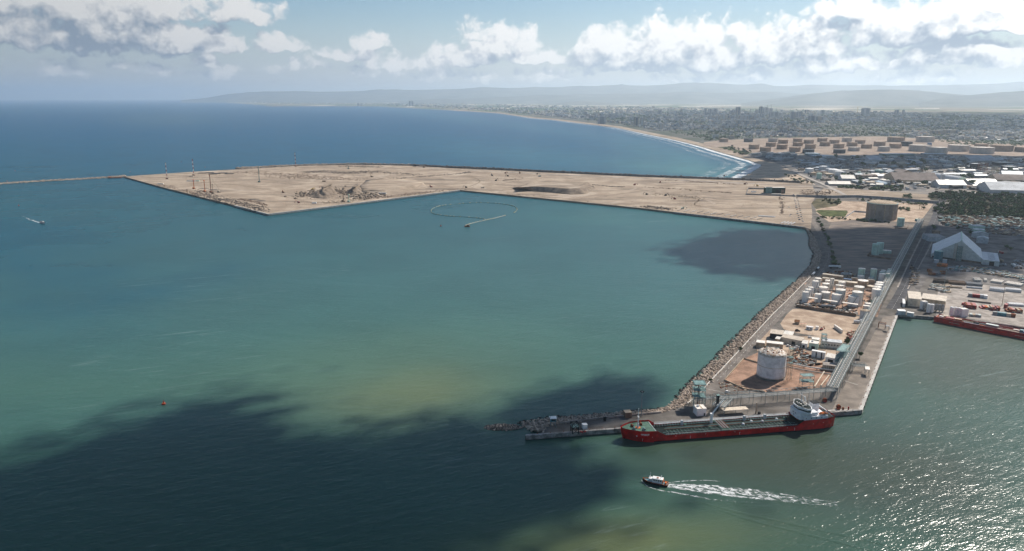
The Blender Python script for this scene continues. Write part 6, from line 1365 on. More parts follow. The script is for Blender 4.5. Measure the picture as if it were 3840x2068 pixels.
for (x, y, lb, m, rz) in [(2957, 1300, 'white car parked before the masonry workshop, left one of three', 'white', -.25), (2990, 1304, 'white hatchback parked before the masonry workshop, between two others', 'white', -.3), (2982, 1309, 'white car parked nearest the big tank, front of three', 'white', -.3), (3038, 1268, 'white car on the track behind the mint green block', 'white', -.2),
        (3093, 1304, 'white car in the shade below the floodlight tower', 'white', 1.2), (2728, 1472, 'white and black car at the road bend near the branch rack', 'white', .5), (3090, 1022, 'white car behind the cream roof by the tanker trucks', 'white', .3), (3087, 1029, 'dark windowed white car behind the tank farm entrance', 'lgrey', .3),
        (3250, 1027, 'pale blue car parked between the tall green tanks', 'lgrey', .2), (3527, 1028, 'white car on the verge of the port road', 'lgrey', -.3), (3418, 997, 'black car driving along the port road', 'dark', 1.1), (3522, 768, 'white car at the upper junction of the port road', 'white', .2),
        (2941, 743, 'white car at the upper left of the vehicle park', 'white', .1), (2962, 812, 'white car at the lower edge of the vehicle park', 'white', .3), (3012, 833, 'white car beside the bay corner', 'lgrey', .3), (2966, 806, 'blue van in the vehicle park', 'blue', .4), (2959, 779, 'white car alone in the vehicle park', 'white', 0)]: car(x, y, lb, m, rz)
car(2991, 1243, 'black van standing on the edge of the sandy yard', 'dark', -.3, van=True)
prk = ['white', 'lgrey', 'dark', 'blue', 'white', 'red', 'grey', 'white']
for k in range(26):
    m_ = random.choice(prk); row_ = k % 2; car(2976 + row_ * 11 + k * .9 + random.uniform(-1, 1), 733 + k * 3.9, '%s %s, %s from the far end in the %s line parked beside the rubble bank' % ({'lgrey': 'silver', 'dark': 'black'}.get(m_, m_), 'van' if k % 3 == 0 else 'car', 'first second third fourth fifth sixth seventh eighth ninth tenth eleventh twelfth thirteenth'.split()[k // 2], ('inner', 'outer')[row_]), m_, random.uniform(-.2, .2), 'vehicles parked beside the rubble bank', van=k % 3 == 0)
def truck(px, py, label, rz, tankm='white', kind='tank', s=1.0, z=ZP, cabm='white', cat='truck', group=None):
    t = thing('tank_truck' if kind == 'tank' else 'truck', label, cat, P(px, py, z) + Vector((0, 0, .06)), rz, group); t.scale = (s, s, s)
    MB().box(-6, 6, -.9, .9, .8, 1.1).build('chassis', M['dark'], t); c = MB().box(4, 6.2, -1.2, 1.2, .8, 3.0).build('cab', M[cabm], t); MB().box(6.18, 6.26, -1, 1, 1.9, 2.8).build('windscreen', M['glass'], c)
    if kind == 'tank': MB().loft([[(x, 1.25 * s_ * math.cos(a), 2.35 + 1.1 * s_ * math.sin(a)) for a in np.linspace(0, 2 * math.pi, 13)[:-1]] for (x, s_) in ((-6.4, .75), (-6.2, 1), (3.4, 1), (3.6, .75))]).build('tank', M[tankm], t)
    elif kind == 'tip': MB().prism([(-5.5, -1.3), (3.4, -1.3), (3.4, 1.3), (-5.5, 1.3)], 1.2, 2.9).build('dump_body', M[tankm], t)
    else: MB().box(-6.3, 3.5, -1.25, 1.25, 1.1, 3.6).build('box_body', M[tankm], t)
    for x in (-5, -3.8, 2.4, 5.2):
        for y in (-1.05, 1.05): MB().bar((x, y - .2, .5), (x, y + .2, .5), .5, 10).build('wheel', M['tyre'], t)
    return t
rd = math.atan2(*(lambda d: (d.y, d.x))(P(3055, 1043, ZP) - P(3000, 1100, ZP)))
truck(3050, 1032, 'white tank truck parked on the jetty road, nearer of two', rd + math.pi, s=1.0); truck(3066, 1013, 'dark cabbed tank truck parked on the jetty road, farther of two', rd + math.pi, cabm='dark')
truck(3130, 1007, 'long white tank truck turning at the upper edge of the tank farm', -.12, s=1.25); truck(3174, 1034, 'white truck parked behind the rear roof of the tank farm', -.2, kind='box', tankm='lgrey')
truck(3105, 1157, 'long dark tank truck under the middle loading canopy', -.2, tankm='grey', cabm='grey', s=1.2)
for k, (x, y) in enumerate(((3706, 965), (3752, 952), (3756, 998), (3752, 982), (3800, 1000))): truck(x, y, ('white truck before the open door of the great hall', 'red truck at the right wall of the great hall', 'grey truck at the lower right corner of the great hall', 'tan truck at the right wall of the great hall', 'white lorry on the lane right of the great hall')[k], (.1, 1.4, .2, 1.4, 1.3)[k], ('lgrey', 'red', 'grey', 'tan', 'white')[k], 'box')
def digger(px, py, label, m='orange', z=ZS, s=1.0, rz=None):
    t = thing('excavator', label, 'excavator', P(px, py, z), random.uniform(0, 6) if rz is None else rz); t.scale = (s, s, s)
    for y in (-1.1, 1.1): MB().box(-2, 2, y - .35, y + .35, 0, .9).build('track', M['dark'], t)
    MB().box(-1.9, 1.4, -1.3, 1.3, 1.0, 2.2).build('body', M[m], t); MB().box(.2, 1.5, .1, 1.3, 2.2, 3.3).build('cab', M['glass'], t); MB().bar((1.4, -.3, 2), (4.6, -.3, 4.6), .3).bar((4.6, -.3, 4.6), (6.2, -.3, 2), .24).build('arm', M[m], t); MB().box(5.8, 6.6, -.9, .3, .9, 2).build('bucket', M['dark'], t)
for (x, y, lb, m) in [(1172, 712, 'yellow digger at the left foot of the tall sand heap', 'yellow'), (1210, 706, 'orange digger on the flank of the tall sand heap', 'orange'), (1062, 724, 'red digger on the open sand left of the heaps', 'rust'), (1120, 762, 'small red excavator near the quay below the sand heap', 'red'), (1617, 703, 'dark red loader right of the ridge of sand', 'red'), (1748, 705, 'dark excavator at the inner bend of the quay', 'dark'),
        (1846, 660, 'dark loader at the far edge of the platform by the small heaps', 'dark'), (1904, 662, 'dark excavator in the group on the far middle of the platform', 'dark'), (1896, 651, 'red digger in the far middle of the platform', 'rust'), (1950, 651, 'dark red digger beside the far haul road', 'rust'), (2015, 654, 'pale excavator by the far haul road', 'cream'), (2215, 706, 'black excavator at the steep end of the sand stockpile', 'dark'), (2380, 695, 'dark red dump loader right of the sand stockpile', 'red'),
        (1860, 679, 'black loader on the open sand left of the stockpile', 'dark'), (2496, 735, 'large black loader in the middle of the right sand field', 'dark'), (2530, 748, 'dark red loader right of the large black one', 'red'), (2560, 784, 'pale green crane truck at the quay of unfinished beams', 'mint'), (2793, 692, 'dark red truck on the haul road left of the green building', 'rust'), (2840, 699, 'yellow brown loader just left of the green building', 'yellow'), (2476, 686, 'dark red dump truck on the right sand field', 'red'), (2425, 731, 'small dark loader left of the large black one', 'dark'), (2716, 662, 'dark digger on the far rubble road', 'brown')]:
    digger(x, y, lb, m, s=1.35)
digger(3080, 1239, 'red telescopic loader beside the white hut on the sandy yard', 'red', ZP, .8, .6)
# piling rigs and cranes on the platform
def rig(px, yb, yt, label, m='orange', stripe=True, lean=0, w=.7, z=ZS, lattice_=True):
    p = P(px, yb, z); h_ = hgt(px, yb, yt, z); t = thing('piling_rig', label, 'rig', p, random.uniform(-.4, .4))
    for y in (-1.4, 1.4): MB().box(-3, 3, y - .5, y + .5, 0, 1.1).build('track', M['dark'], t)
    MB().box(-4, 1.5, -1.7, 1.7, 1.1, 3.4).build('body', M['rust' if stripe else m], t); n = max(4, int(h_ / 6)); q = 0
    for k in range(n):
        z0, z1 = 2 + (h_ - 2) * k / n, 2 + (h_ - 2) * (k + 1) / n; mb = MB()
        for (x, y) in ((-w, -w), (w, -w), (w, w), (-w, w)): mb.bar((x, y, z0), (x, y, z1), .22)
        for (x, y, x2, y2) in ((-w, -w, w, -w), (w, w, -w, w), (w, -w, w, w), (-w, w, -w, -w)): mb.bar((x, y, z0), (x2, y2, z1), .15).bar((x, y, z1), (x2, y2, z1), .15)
        mb.build('mast_section', M[('red' if k % 2 else 'white2') if stripe else m], t)
    MB().box(-1.2, 1.2, -1.2, 1.2, h_, h_ + 1.6).build('mast_head', M['rust' if stripe else m], t)
    return t
rig(627, 672, 613, 'red and white lattice mast rig at the left end of the sand platform'); rig(727, 659, 599, 'red and white lattice mast rig second from the left, near the black mats'); rig(1109, 625, 575, 'red and white lattice mast rig alone on the far sea edge')
rig(728, 709, 676, 'short orange piling rig on the left quay side', 'orange', False, w=.45); rig(769, 720, 679, 'orange piling rig standing beside a black puddle', 'orange', False, w=.45); rig(792, 723, 659, 'tall thin brown piling mast beside the leaning crane', 'rust', False, w=.5); rig(799, 727, 693, 'thin brown lead mast right of the tall piling mast', 'brown', False, w=.3)
rig(973, 684, 626, 'green lattice mast rig on the middle of the platform', 'green_steel', False); rig(1288, 757, 728, 'thin brown piling lead at the quay below the second heap', 'brown', False, w=.35); rig(1309, 759, 732, 'pale green drilling rig at the quay edge', 'mint', False, w=.6); rig(1307, 634, 624, 'short green drill rig near the far edge of the platform', 'green_steel', False, w=.5)
def crane(px, yb, tx, ty, label, m='cream', z=ZS, rope=True):
    p = P(px, yb, z); h_ = hgt(px, yb, ty, z); side = (tx - px) / F * (p.y * PC - (p.z - H) * PS); t = thing('crawler_crane', label, 'crane', p)
    for y in (-1.6, 1.6): MB().box(-3.4, 3.4, y - .6, y + .6, 0, 1.2).build('track', M['dark'], t)
    MB().box(-4.5, 2, -1.8, 1.8, 1.3, 3.8).build('body', M[m], t); tip = Vector((side, 0, h_)); mb = MB(); n = 10; base = Vector((math.copysign(1.5, side), 0, 2.2))
    for (oy, oz) in ((-.7, 0), (.7, 0), (0, 1.0)): mb.bar(base + Vector((0, oy, oz)), tip + Vector((0, oy * .4, oz * .3)), .24)
    for k in range(n): a, c = base.lerp(tip, k / n), base.lerp(tip, (k + 1) / n); mb.bar(a + Vector((0, -.6, 0)), c + Vector((0, .6, 0)), .13).bar(a + Vector((0, .6, 0)), c + Vector((0, 0, .8)), .13)
    mb.build('boom', M[m], t); MB().bar(Vector((-math.copysign(4, side), 0, 3.6)), tip, .1).build('stay', M['dark'], t)
    if rope: MB().bar(tip, (tip.x, 0, 3), .1).build('hoist_rope', M['dark'], t)
crane(821, 722, 797, 668, 'pale crane leaning left over the crowded quay corner', rope=False); crane(1395, 664, 1365, 610, 'brown lattice crane leaning left on the far middle of the platform', 'tan'); crane(1590, 629, 1598, 617, 'small dark crane on the far rubble edge', 'brown', rope=False)
# stockpiles
def mound(label, name, hull, top_, h_, m, z=ZS, rough=.6, seed=1):
    """heap of sand between a foot outline and a (flat) top outline, both in photo pixels, as a rough mesh"""
    A = [P(x, y, z) for (x, y) in hull]; n = 96
    def resample(L, n):
        L = L + [L[0]]; d = [0]
        for a, c in zip(L, L[1:]): d.append(d[-1] + (c - a).length)
        out = []
        for k in range(n):
            s_ = d[-1] * k / n; i = max(j for j in range(len(d)) if d[j] <= s_ + 1e-9); i = min(i, len(L) - 2); out.append(L[i].lerp(L[i + 1], (s_ - d[i]) / max(1e-6, d[i + 1] - d[i])))
        return out
    A = resample(A, n); B = resample([P(x, y, z + h_) for (x, y) in top_], n)
    ca, cb_ = sum(A, Vector()) / n, sum(B, Vector()) / n; k0 = min(range(n), key=lambda k: abs(math.atan2(A[k].y - ca.y, A[k].x - ca.x) + 1.57)); k1 = min(range(n), key=lambda k: abs(math.atan2(B[k].y - cb_.y, B[k].x - cb_.x) + 1.57))
    A = A[k0:] + A[:k0]; B = B[k1:] + B[:k1]; V = []; R_ = 10
    for j in range(R_ + 5):
        for k in range(n):
            if j <= R_: f = j / R_; p = A[k].lerp(B[k], f)
            else: p = B[k].lerp(cb_, (j - R_) / 4.0); f = 1
            e = math.sin(min(1, f) * math.pi) * rough if f < 1 else rough * .12
            p = p + Vector((fbm(p.x + seed * 77, p.y, .08, 4), fbm(p.y + 50, p.x, .08, 4), .7 * fbm(p.x, p.y + seed * 31, .1, 4))) * e * (h_ ** .5); V.append(tuple(p) if j else (p.x, p.y, z - .3))
    Fc = [[j * n + k, j * n + (k + 1) % n, (j + 1) * n + (k + 1) % n, (j + 1) * n + k] for j in range(R_ + 4) for k in range(n)]
    t = mesh_np(name, V, Fc, m); tag(t, label, 'sand heap'); return t
ell = lambda x, y, rx, ry: [(x + rx * math.cos(-a), y + ry * math.sin(-a)) for a in np.linspace(0, 2 * math.pi, 25)[:-1]]
mound('tall cone shaped dark sand heap on the left half of the platform', 'sand_heap', ell(1214, 735, 60, 11), [(1204, 700), (1228, 695), (1240, 688), (1247, 690), (1238, 695), (1216, 701)], 22, M['mound'], rough=1.3, seed=2)
mound('second sand heap with a steep dark left face beside the tall cone', 'sand_heap', ell(1331, 722, 34, 9), [(1320, 701), (1340, 688), (1350, 690), (1334, 702)], 16, M['mound'], rough=1.2, seed=3)
mound('long low plateau of sand with a furrowed front right of the two heaps', 'sand_plateau', [(1350, 724), (1430, 724), (1500, 719), (1560, 711), (1602, 703), (1590, 690), (1540, 682), (1440, 680), (1370, 690), (1345, 706)], [(1358, 711), (1430, 709), (1500, 703), (1550, 695), (1586, 685), (1540, 673), (1440, 669), (1375, 676), (1354, 694)], 7.5, M['sand'], rough=1.0, seed=4)
mound('broad flat topped sand stockpile with dark sloping sides on the right half of the platform', 'sand_stockpile', [(1918, 707), (1975, 716), (2060, 723), (2140, 731), (2192, 729), (2226, 716), (2232, 704), (2215, 698), (2060, 686), (1985, 696)], [(1935, 704), (2002, 700), (2075, 704), (2137, 709), (2172, 708), (2194, 704), (2178, 698), (2208, 685), (2130, 681), (2061, 676), (1980, 688)], 11.5, M['mound'], rough=.35, seed=5)
ov = sheet('stockpile_crown', [P(x, y, ZS + 11.75) for (x, y) in [(1950, 703), (2002, 699), (2075, 703), (2137, 708), (2170, 705), (2185, 702), (2168, 697), (2198, 685), (2130, 682), (2061, 677), (1985, 688)]], M['sand'])
# dark spoil lines, rubble and stored material on the platform
def spoil(label, px, n, wpx, hpx, m, smin=.6, smax=2.4, z=ZS, sq=.55, name='spoil_bank', cat='spoil bank'):
    ln = smooth_line([Vector((x, y, 0)) for (x, y) in px], 6); pts, rr = [], []
    for _ in range(n):
        i = random.randrange(len(ln) - 1); q = ln[i].lerp(ln[i + 1], random.random()); p = P(q.x + random.gauss(0, wpx), q.y + random.gauss(0, hpx), z); pts.append((p.x, p.y, z + .1)); rr.append(random.uniform(smin, smax))
    o = lumps(name, pts, rr, m, None, sq, .3, 0); return tag(o, label, cat, kind='stuff')
DS, TS = M['dark_soil'], M['tan']
spoil('big dark clods and banks around the two sand heaps, seen as one rough mass', [(1140, 735), (1200, 722), (1290, 716), (1340, 736), (1420, 730)], 420, 26, 6, M['mound'], 1.5, 5, sq=.6)
spoil('rough spoil banks behind the heaps, seen as one dark mass', [(1050, 668), (1150, 662), (1260, 668), (1340, 676)], 260, 26, 4, M['brown'], .8, 2.6)
TRK = mat('wheel_track', (.225, .172, .128), .95, .3, .1)
for px_ in [[(560, 690), (700, 684), (860, 690), (1000, 712), (1120, 730), (1300, 748)], [(640, 672), (800, 668), (1000, 676), (1150, 690)], [(880, 720), (1000, 728), (1130, 752), (1200, 768)], [(1060, 690), (1200, 676), (1400, 662), (1560, 655)], [(1600, 700), (1720, 690), (1850, 672), (2000, 660)], [(1727, 706), (1850, 714), (2000, 732), (2250, 757), (2500, 778)], [(2230, 742), (2330, 728), (2440, 712), (2560, 690), (2700, 680)],
            [(2250, 736), (2400, 722), (2560, 735), (2640, 742), (2600, 756), (2480, 764), (2330, 752)], [(2560, 735), (2620, 748), (2606, 768), (2680, 784), (2800, 800), (2900, 816)], [(2400, 690), (2560, 700), (2720, 708), (2850, 716)], [(2380, 704), (2600, 714), (2760, 724)], [(1760, 660), (1800, 680), (1760, 700)], [(1900, 650), (1960, 668), (1900, 686), (1800, 702)], [(2620, 752), (2700, 744), (2800, 746), (2900, 762)], [(700, 700), (820, 704), (960, 700), (1100, 700)], [(1240, 700), (1320, 690), (1450, 684), (1600, 690), (1700, 704)]]:
    for off in (0, 2.6): ribbon('wheel_track', [P(x, y + off * .3, ZS + .05) for (x, y) in [tuple(q[:2]) for q in smooth_line([Vector((a, c, 0)) for a, c in px_], 8)]], random.uniform(1.2, 2.6), TRK)
for (lb, px_, n, wp, hp, m) in [('dark wet spoil in the far middle of the platform', [(1150, 647), (1220, 644), (1300, 650), (1360, 645), (1440, 648), (1560, 656)], 700, 14, 2.2, DS), ('long dark spoil line curving to the far right', [(1440, 672), (1520, 668), (1620, 660), (1720, 652), (1760, 646)], 300, 6, 1.2, DS), ('dark block rows on the far sea edge', [(1270, 625), (1320, 624), (1380, 626), (1430, 627)], 240, 4, 1.8, M['rock_dark']),
    ('dark ruts between the left rigs', [(900, 648), (980, 652), (1060, 655), (1120, 662), (1180, 668)], 420, 26, 4, M['brown']), ('dark debris along the left quay corner', [(745, 722), (800, 742), (860, 757), (930, 772), (985, 788)], 760, 14, 6, DS), ('spoil strip along the left quay side', [(600, 695), (680, 712), (740, 730)], 140, 8, 2, M['brown']), ('dark ridge of spoil near the sharp corner', [(900, 748), (950, 757), (1000, 770)], 240, 6, 2, M['brown']),
    ('rubble in rows along the middle quay', [(1350, 748), (1430, 741), (1520, 732), (1600, 723), (1700, 712)], 380, 10, 2.2, M['brown']), ('mixed rubble below the sand heaps', [(1230, 760), (1300, 754), (1360, 748)], 160, 14, 3, TS), ('dark spoil at the right rubble slope', [(2420, 776), (2470, 780), (2520, 786)], 160, 8, 2, DS), ('dark ground line right of the stockpile', [(2225, 694), (2290, 700), (2340, 702)], 90, 5, .7, DS),
    ('dark line of spoil on the right sand field', [(2400, 702), (2520, 708), (2640, 718), (2740, 724)], 120, 10, .6, M['brown']), ('wet tracks patch on the right sand field', [(2440, 728), (2540, 735), (2610, 745)], 160, 16, 2, M['tan']), ('small mounds at the vehicle park', [(2925, 742), (2935, 770), (2930, 800)], 120, 3, 4, M['brown']), ('dark earth right of the haul road', [(3010, 724), (3060, 726), (3120, 722)], 200, 10, 4, M['brown']),
    ('row of small sand heaps left of the stockpile', [(1885, 678), (1910, 675), (1935, 672)], 60, 3, 1, M['mound']), ('spoil along the far right rubble road', [(2480, 676), (2640, 684), (2760, 692)], 120, 12, .8, M['brown'])]:
    spoil(lb + ', seen as one dark mass', px_, n, wp, hp, m)
for (lb, px_, n) in [('scattered clods over the left half of the sand', [(560, 665), (800, 660), (1100, 650), (1400, 660)], 420), ('scattered clods over the middle of the sand', [(900, 700), (1100, 700), (1300, 735), (1100, 770)], 380), ('scattered clods over the right half of the sand', [(1800, 690), (2200, 735), (2600, 760), (2900, 770)], 320)]:
    spoil(lb, px_, n, 60, 12, M['brown'], .3, .9, sq=.5, name='scattered_clods', cat='clods')
for k, (x, y) in enumerate(((760, 650), (785, 649), (812, 652), (836, 650), (860, 653), (800, 654))):
    A = P(x, y, ZS); t = MB().rbox((0, 0, 0), 26, 14, 1.2, .1).build('pipe_mat', M['dark']); t.location = A; tag(t, 'flat black mat of stacked pipes on the sand near the second mast', 'pipe mat', 'black mats on the left of the platform')
for k, (x, y) in enumerate(((765, 708), (800, 712), (952, 748), (975, 754))): A = P(x, y, ZS + .04); t = MB().lathe(0, 0, [(9, 0), (8, .06)], 12).build('puddle', M['dark']); t.location = A; t.scale = (1.6, .8, 1); tag(t, 'black pool of water on the sand near the quay rigs', 'puddle', 'black pools near the quay rigs')
for (x, y, l_, lb, m) in [(590, 692, 16, 'white cabin row on the left quay side', 'white2'), (700, 681, 26, 'row of white cabins in the middle of the left sand', 'white2'), (735, 681, 9, 'green container at the end of the white cabin row', 'mint'), (709, 663, 12, 'pale shed beside the second red mast', 'cream'), (1170, 764, 10, 'white truck body near the quay below the heap', 'white'), (1208, 682, 10, 'brown site hut behind the tall heap', 'brown'), (1420, 728, 18, 'grey barge section lying on the quay below the plateau', 'lgrey'),
    (2019, 663, 8, 'teal container at the far haul road', 'teal'), (1804, 706, 9, 'pale container left of the stockpile', 'cream'), (1548, 625, 12, 'dark container on the far rubble edge', 'dark'), (1570, 626, 22, 'tan site cabins on the far rubble edge', 'cream'), (2818, 722, 12, 'white shed inside the perimeter wall', 'white'), (2895, 731, 22, 'white roof just outside the perimeter wall', 'white2')]:
    A = P(x, y, ZS); t = thing('site_cabin', lb, 'cabin', A, random.uniform(-.1, .1)); MB().box(0, l_, 0, 3, 0, 2.6).build('body', M[m], t); MB().box(-.2, l_ + .2, -.2, 3.2, 2.6, 2.8).build('roof', M[m], t)
t = bld('dark green clad building with a white roof standing on the sand', (2870, 726), (2944, 726), 14, 14, 'flat', mat('dark_green_clad', (.03, .06, .045), .7, .2, .2), 'white2', z=ZS, door=(.62, 9, 9)); MB().box(-.02, 16, -.3, -.05, 0, 15.5).build('stair_block', M['green_steel'], t)
MB().box(38, 46, -.35, -.05, 0, 9.5).build('door', M['brown'], t)
# unfinished beams behind the right quay, pipes by the vehicle park
t = thing('quay_beams', 'row of pale unfinished concrete beams lying behind the right quay wall', 'beams'); pr_ = None
for k in range(13):
    a_, c_ = P(2540 + k * 25, 792 + k * 2.7, ZS), P(2562 + k * 25, 785 + k * 2.8, ZS)
    o = MB().bar(a_ + Vector((0, 0, .7)), c_ + Vector((0, 0, .7)), .8).build('beam', M['concrete_light' if k % 3 else 'concrete'], t)
stack('row of short white pipes lined up near the right quay', (2842, 814), (2905, 818), 12, 1.6, 'reel', 'white', 'pipe row', n=13, rows_=2, name='pipe_row').location.z = ZS
for k in range(4): a_, c_ = P(2928 + k * 12, 838 + k * 1.5, ZS + .6), P(2945 + k * 12, 831 + k * 1.5, ZS + .6); t = MB().bar(a_, c_, .9, 8).build('large_pipe', M['lgrey']); tag(t, 'large pale pipe lying slantwise near the bay corner', 'pipe', 'large pipes by the bay corner')
# ------------------------------------------------------------------ trees
def crown_mesh(name, r, h, n, m, seed, trunk=True, leaf=.5, leaves=0):
    """uneven crown of many leaf clumps with gaps, on a tapered trunk; one mesh, two materials"""
    rs = np.random.default_rng(seed); V, Fs, mi = [], [], []
    lobes = [(rs.uniform(-.5, .5) * r, rs.uniform(-.5, .5) * r, h * rs.uniform(.45, .8), r * rs.uniform(.4, .7)) for _ in range(5)]
    for _ in range(n):
        lx, ly, lz, lr = lobes[rs.integers(5)]; d = rs.normal(size=3); d /= np.linalg.norm(d); q = lr * rs.uniform(.55, 1.05)
        c = np.array([lx, ly, lz]) + d * q * np.array([1, 1, .75]); s_ = leaf * rs.uniform(.6, 1.4); o = len(V)
        u = rs.normal(size=3); u /= np.linalg.norm(u); w_ = np.cross(u, rs.normal(size=3)); w_ /= np.linalg.norm(w_)
        for (a, b_) in ((-1, -.7), (1, -.6), (.8, .8), (-.9, .7)): V.append(tuple(c + (u * a + w_ * b_) * s_))
        Fs.append((o, o + 1, o + 2, o + 3)); mi.append(0)
    for (lx, ly, lz, lr) in lobes:
        o = len(V); V += [tuple(np.array([lx, ly, lz]) + p * lr * .72 * rs.uniform(.8, 1.15) * np.array([1, 1, .8])) for p in ICO_V]; Fs += [tuple(i + o for i in f) for f in ICO_F]; mi += [0] * len(ICO_F)
    me = bpy.data.meshes.new(name)
    if trunk:
        mb = MB().bar((0, 0, -.3), (0, 0, h * .5), r * .09, 5, r * .05)
        for (lx, ly, lz, lr) in lobes: mb.bar((0, 0, h * .35), (lx, ly, lz), r * .04, 4, r * .02)
        o = len(V); V += mb.v; Fs += [tuple(i + o for i in f) for f in mb.f]; mi += [1] * len(mb.f)
    me.from_pydata(V, [], Fs); me.materials.append(m); me.materials.append(M['bark']); me.polygons.foreach_set('material_index', mi); return me
TREES = [crown_mesh('tree', 3.6, 6.5, 130, M['leaf'], 1), crown_mesh('tree', 4.2, 6, 150, M['leaf'], 2), crown_mesh('tree', 3.2, 5.2, 120, M['leaf2'], 3), crown_mesh('tree', 3.8, 5.5, 120, M['leaf2'], 4), crown_mesh('tree', 3.4, 4.6, 100, M['leaf3'], 5)]
BUSH = [crown_mesh('bush', 2.0, 2.2, 70, M['leaf'], 6, False, .4), crown_mesh('bush', 2.4, 2.0, 80, M['leaf2'], 7, False, .4), crown_mesh('bush', 1.8, 1.8, 60, M['leaf3'], 8, False, .4)]
def plant(name, meshes, p, s, label, cat, group=None):
    o = bpy.data.objects.new(name, random.choice(meshes)); COL.objects.link(o); o.location = p; o.scale = (s * random.uniform(.85, 1.2), s * random.uniform(.85, 1.2), s * random.uniform(.8, 1.15)); o.rotation_euler = (0, 0, random.uniform(0, 6.28)); return tag(o, label, cat, group)
def joined(name, meshes, pts, sc, label, cat):
    V, Fs, mi, off = [], [], [], 0; mats = []
    T_ = []
    for me in meshes:
        co = np.empty(len(me.vertices) * 3, np.float32); me.vertices.foreach_get('co', co); T_.append((co.reshape(-1, 3), [tuple(p.vertices) for p in me.polygons], [p.material_index for p in me.polygons], me.materials[0]))
    by = {}
    for p, s_ in zip(pts, sc): by.setdefault(random.randrange(len(T_)), []).append((p, s_))
    for k, L_ in by.items():
        co, fs, mm, m0 = T_[k]; V, Fs, mi = [], [], []
        for (p, s_) in L_:
            a = random.uniform(0, 6.28); ca, sa = math.cos(a), math.sin(a); o = len(V)
            V += [(p[0] + (x * ca - y * sa) * s_, p[1] + (x * sa + y * ca) * s_, p[2] + z * s_) for x, y, z in co.tolist()]; Fs += [tuple(i + o for i in f) for f in fs]; mi += mm
        me = bpy.data.meshes.new(name); me.from_pydata(V, [], Fs); me.materials.append(m0); me.materials.append(M['bark']); me.polygons.foreach_set('material_index', mi); q = bpy.data.objects.new(name, me); COL.objects.link(q); tag(q, label, cat, kind='stuff')
wood = [(3478, 732), (3500, 724), (3560, 722), (3700, 730), (3850, 736), (4000, 745), (4000, 830), (3850, 822), (3700, 816), (3600, 812), (3515, 806), (3500, 788), (3530, 768), (3620, 766), (3530, 756), (3482, 744)]
sheet('wood_floor', pxs(wood, ZP + .03), mat('wood_floor', (.062, .06, .036), .95, .45, .06))
wq = sorted([rand_in(wood) for _ in range(1050)], key=lambda q: -q[1])
joined('wood_trees', TREES, [P(q[0], q[1], ZP) for q in wq[190:]], [random.uniform(.8, 1.7) for _ in wq[190:]], 'mass of bushy trees making up the farther part of the scrub wood', 'trees')
for q in wq[:190]:
    p = P(q[0], q[1], ZP); plant('tree', TREES, p, random.uniform(.8, 1.6), 'bushy green tree in the scrub wood beyond the storage yard', 'tree', 'trees of the scrub wood')
pts = [P(*rand_in(wood), ZP) for _ in range(900)]
o = lumps('undergrowth', [(p.x, p.y, p.z + .3) for p in pts], [random.uniform(.8, 2.2) for _ in pts], M['leaf3'], None, .7, .3); tag(o, 'low scrub filling the gaps of the wood', 'scrub', kind='stuff')
def bushes(poly, n, s, label, group, meshes=BUSH, name='bush', cat='bush', z=ZP):
    for _ in range(n): plant(name, meshes, P(*rand_in(poly), z), random.uniform(*s), label, cat, group)
bushes([(3060, 822), (3072, 820), (3100, 880), (3122, 935), (3138, 985), (3150, 998), (3122, 1000), (3114, 960), (3112, 925), (3090, 880)], 48, (.8, 1.7), 'dark bush in the strip between the curving road and the grey ground', 'bushes beside the curving road')
bushes([(3078, 812), (3160, 820), (3250, 826), (3360, 834), (3360, 840), (3240, 833), (3150, 826), (3076, 818)], 38, (.8, 1.7), 'bush in the hedge row at the foot of the gasholder', 'hedge row of the gasholder')
bushes([(3080, 744), (3145, 747), (3155, 760), (3140, 772), (3100, 762), (3085, 756)], 26, (.9, 2.0), 'bush in the clump above the small green plot', 'bushes above the green plot')
bushes([(3195, 748), (3240, 747), (3400, 757), (3480, 768), (3478, 774), (3400, 766), (3240, 754), (3196, 753)], 36, (1.0, 2.1), 'bush along the foot of the long dark wall', 'bushes along the dark wall')
bushes([(3366, 780), (3412, 776), (3418, 790), (3398, 796), (3370, 790)], 16, (1.0, 1.9), 'bush right of the gasholder on the sandy lot', 'bushes right of the gasholder')
bushes([(3378, 735), (3414, 732), (3418, 744), (3384, 741)], 14, (1.1, 2.0), 'bush in the lone clump on the open sand', 'lone clump on the open sand', z=4.2)
bushes([(2905, 655), (2985, 660), (3060, 690), (3000, 690), (2960, 668)], 26, (1.1, 2.6), 'shore bush on the dune behind the beach', 'dune bushes', z=2.4)
bushes([(2680, 552), (2760, 548), (2820, 572), (2790, 584), (2740, 572)], 30, (2.2, 4.4), 'green shrub on the strip beside the refinery beach', 'shrubs beside the refinery beach', z=2.2)
bushes([(3105, 700), (3390, 703), (3392, 717), (3290, 716), (3170, 708)], 64, (1.6, 3.4), 'shrub in the green belt in front of the warehouses', 'shrubs of the green belt', z=2.2)
for (x, y, s, lb) in [(3499, 862, 1.3, 'dark round tree beside the port road near the great hall annex'), (3592, 862, 1.0, 'dark tree behind the peak of the great hall'), (3642, 880, 1.1, 'dark tree left of the pale sheds, upper'), (3635, 875, .9, 'dark tree left of the pale sheds, lower'), (3775, 935, 1.2, 'dark tree right of the great hall, left of a pair'), (3790, 940, 1.2, 'dark tree right of the great hall, right of a pair'), (2665, 1432, .5, 'dark shrub at the parapet by the road bend'), (2776, 1316, .6, 'dark shrub breaking the white parapet'), (3462, 786, 1.3, 'tree beside the palm at the upper junction'), (3470, 771, 1.2, 'tree behind the palm at the upper junction')]: plant('tree', TREES[:2], P(x, y, ZP), s, lb, 'tree')
big = crown_mesh('crown', 3.2, 9, 520, M['leaf'], 21, False, .32); big2 = crown_mesh('crown', 2.6, 7, 380, M['leaf3'], 22, False, .3)
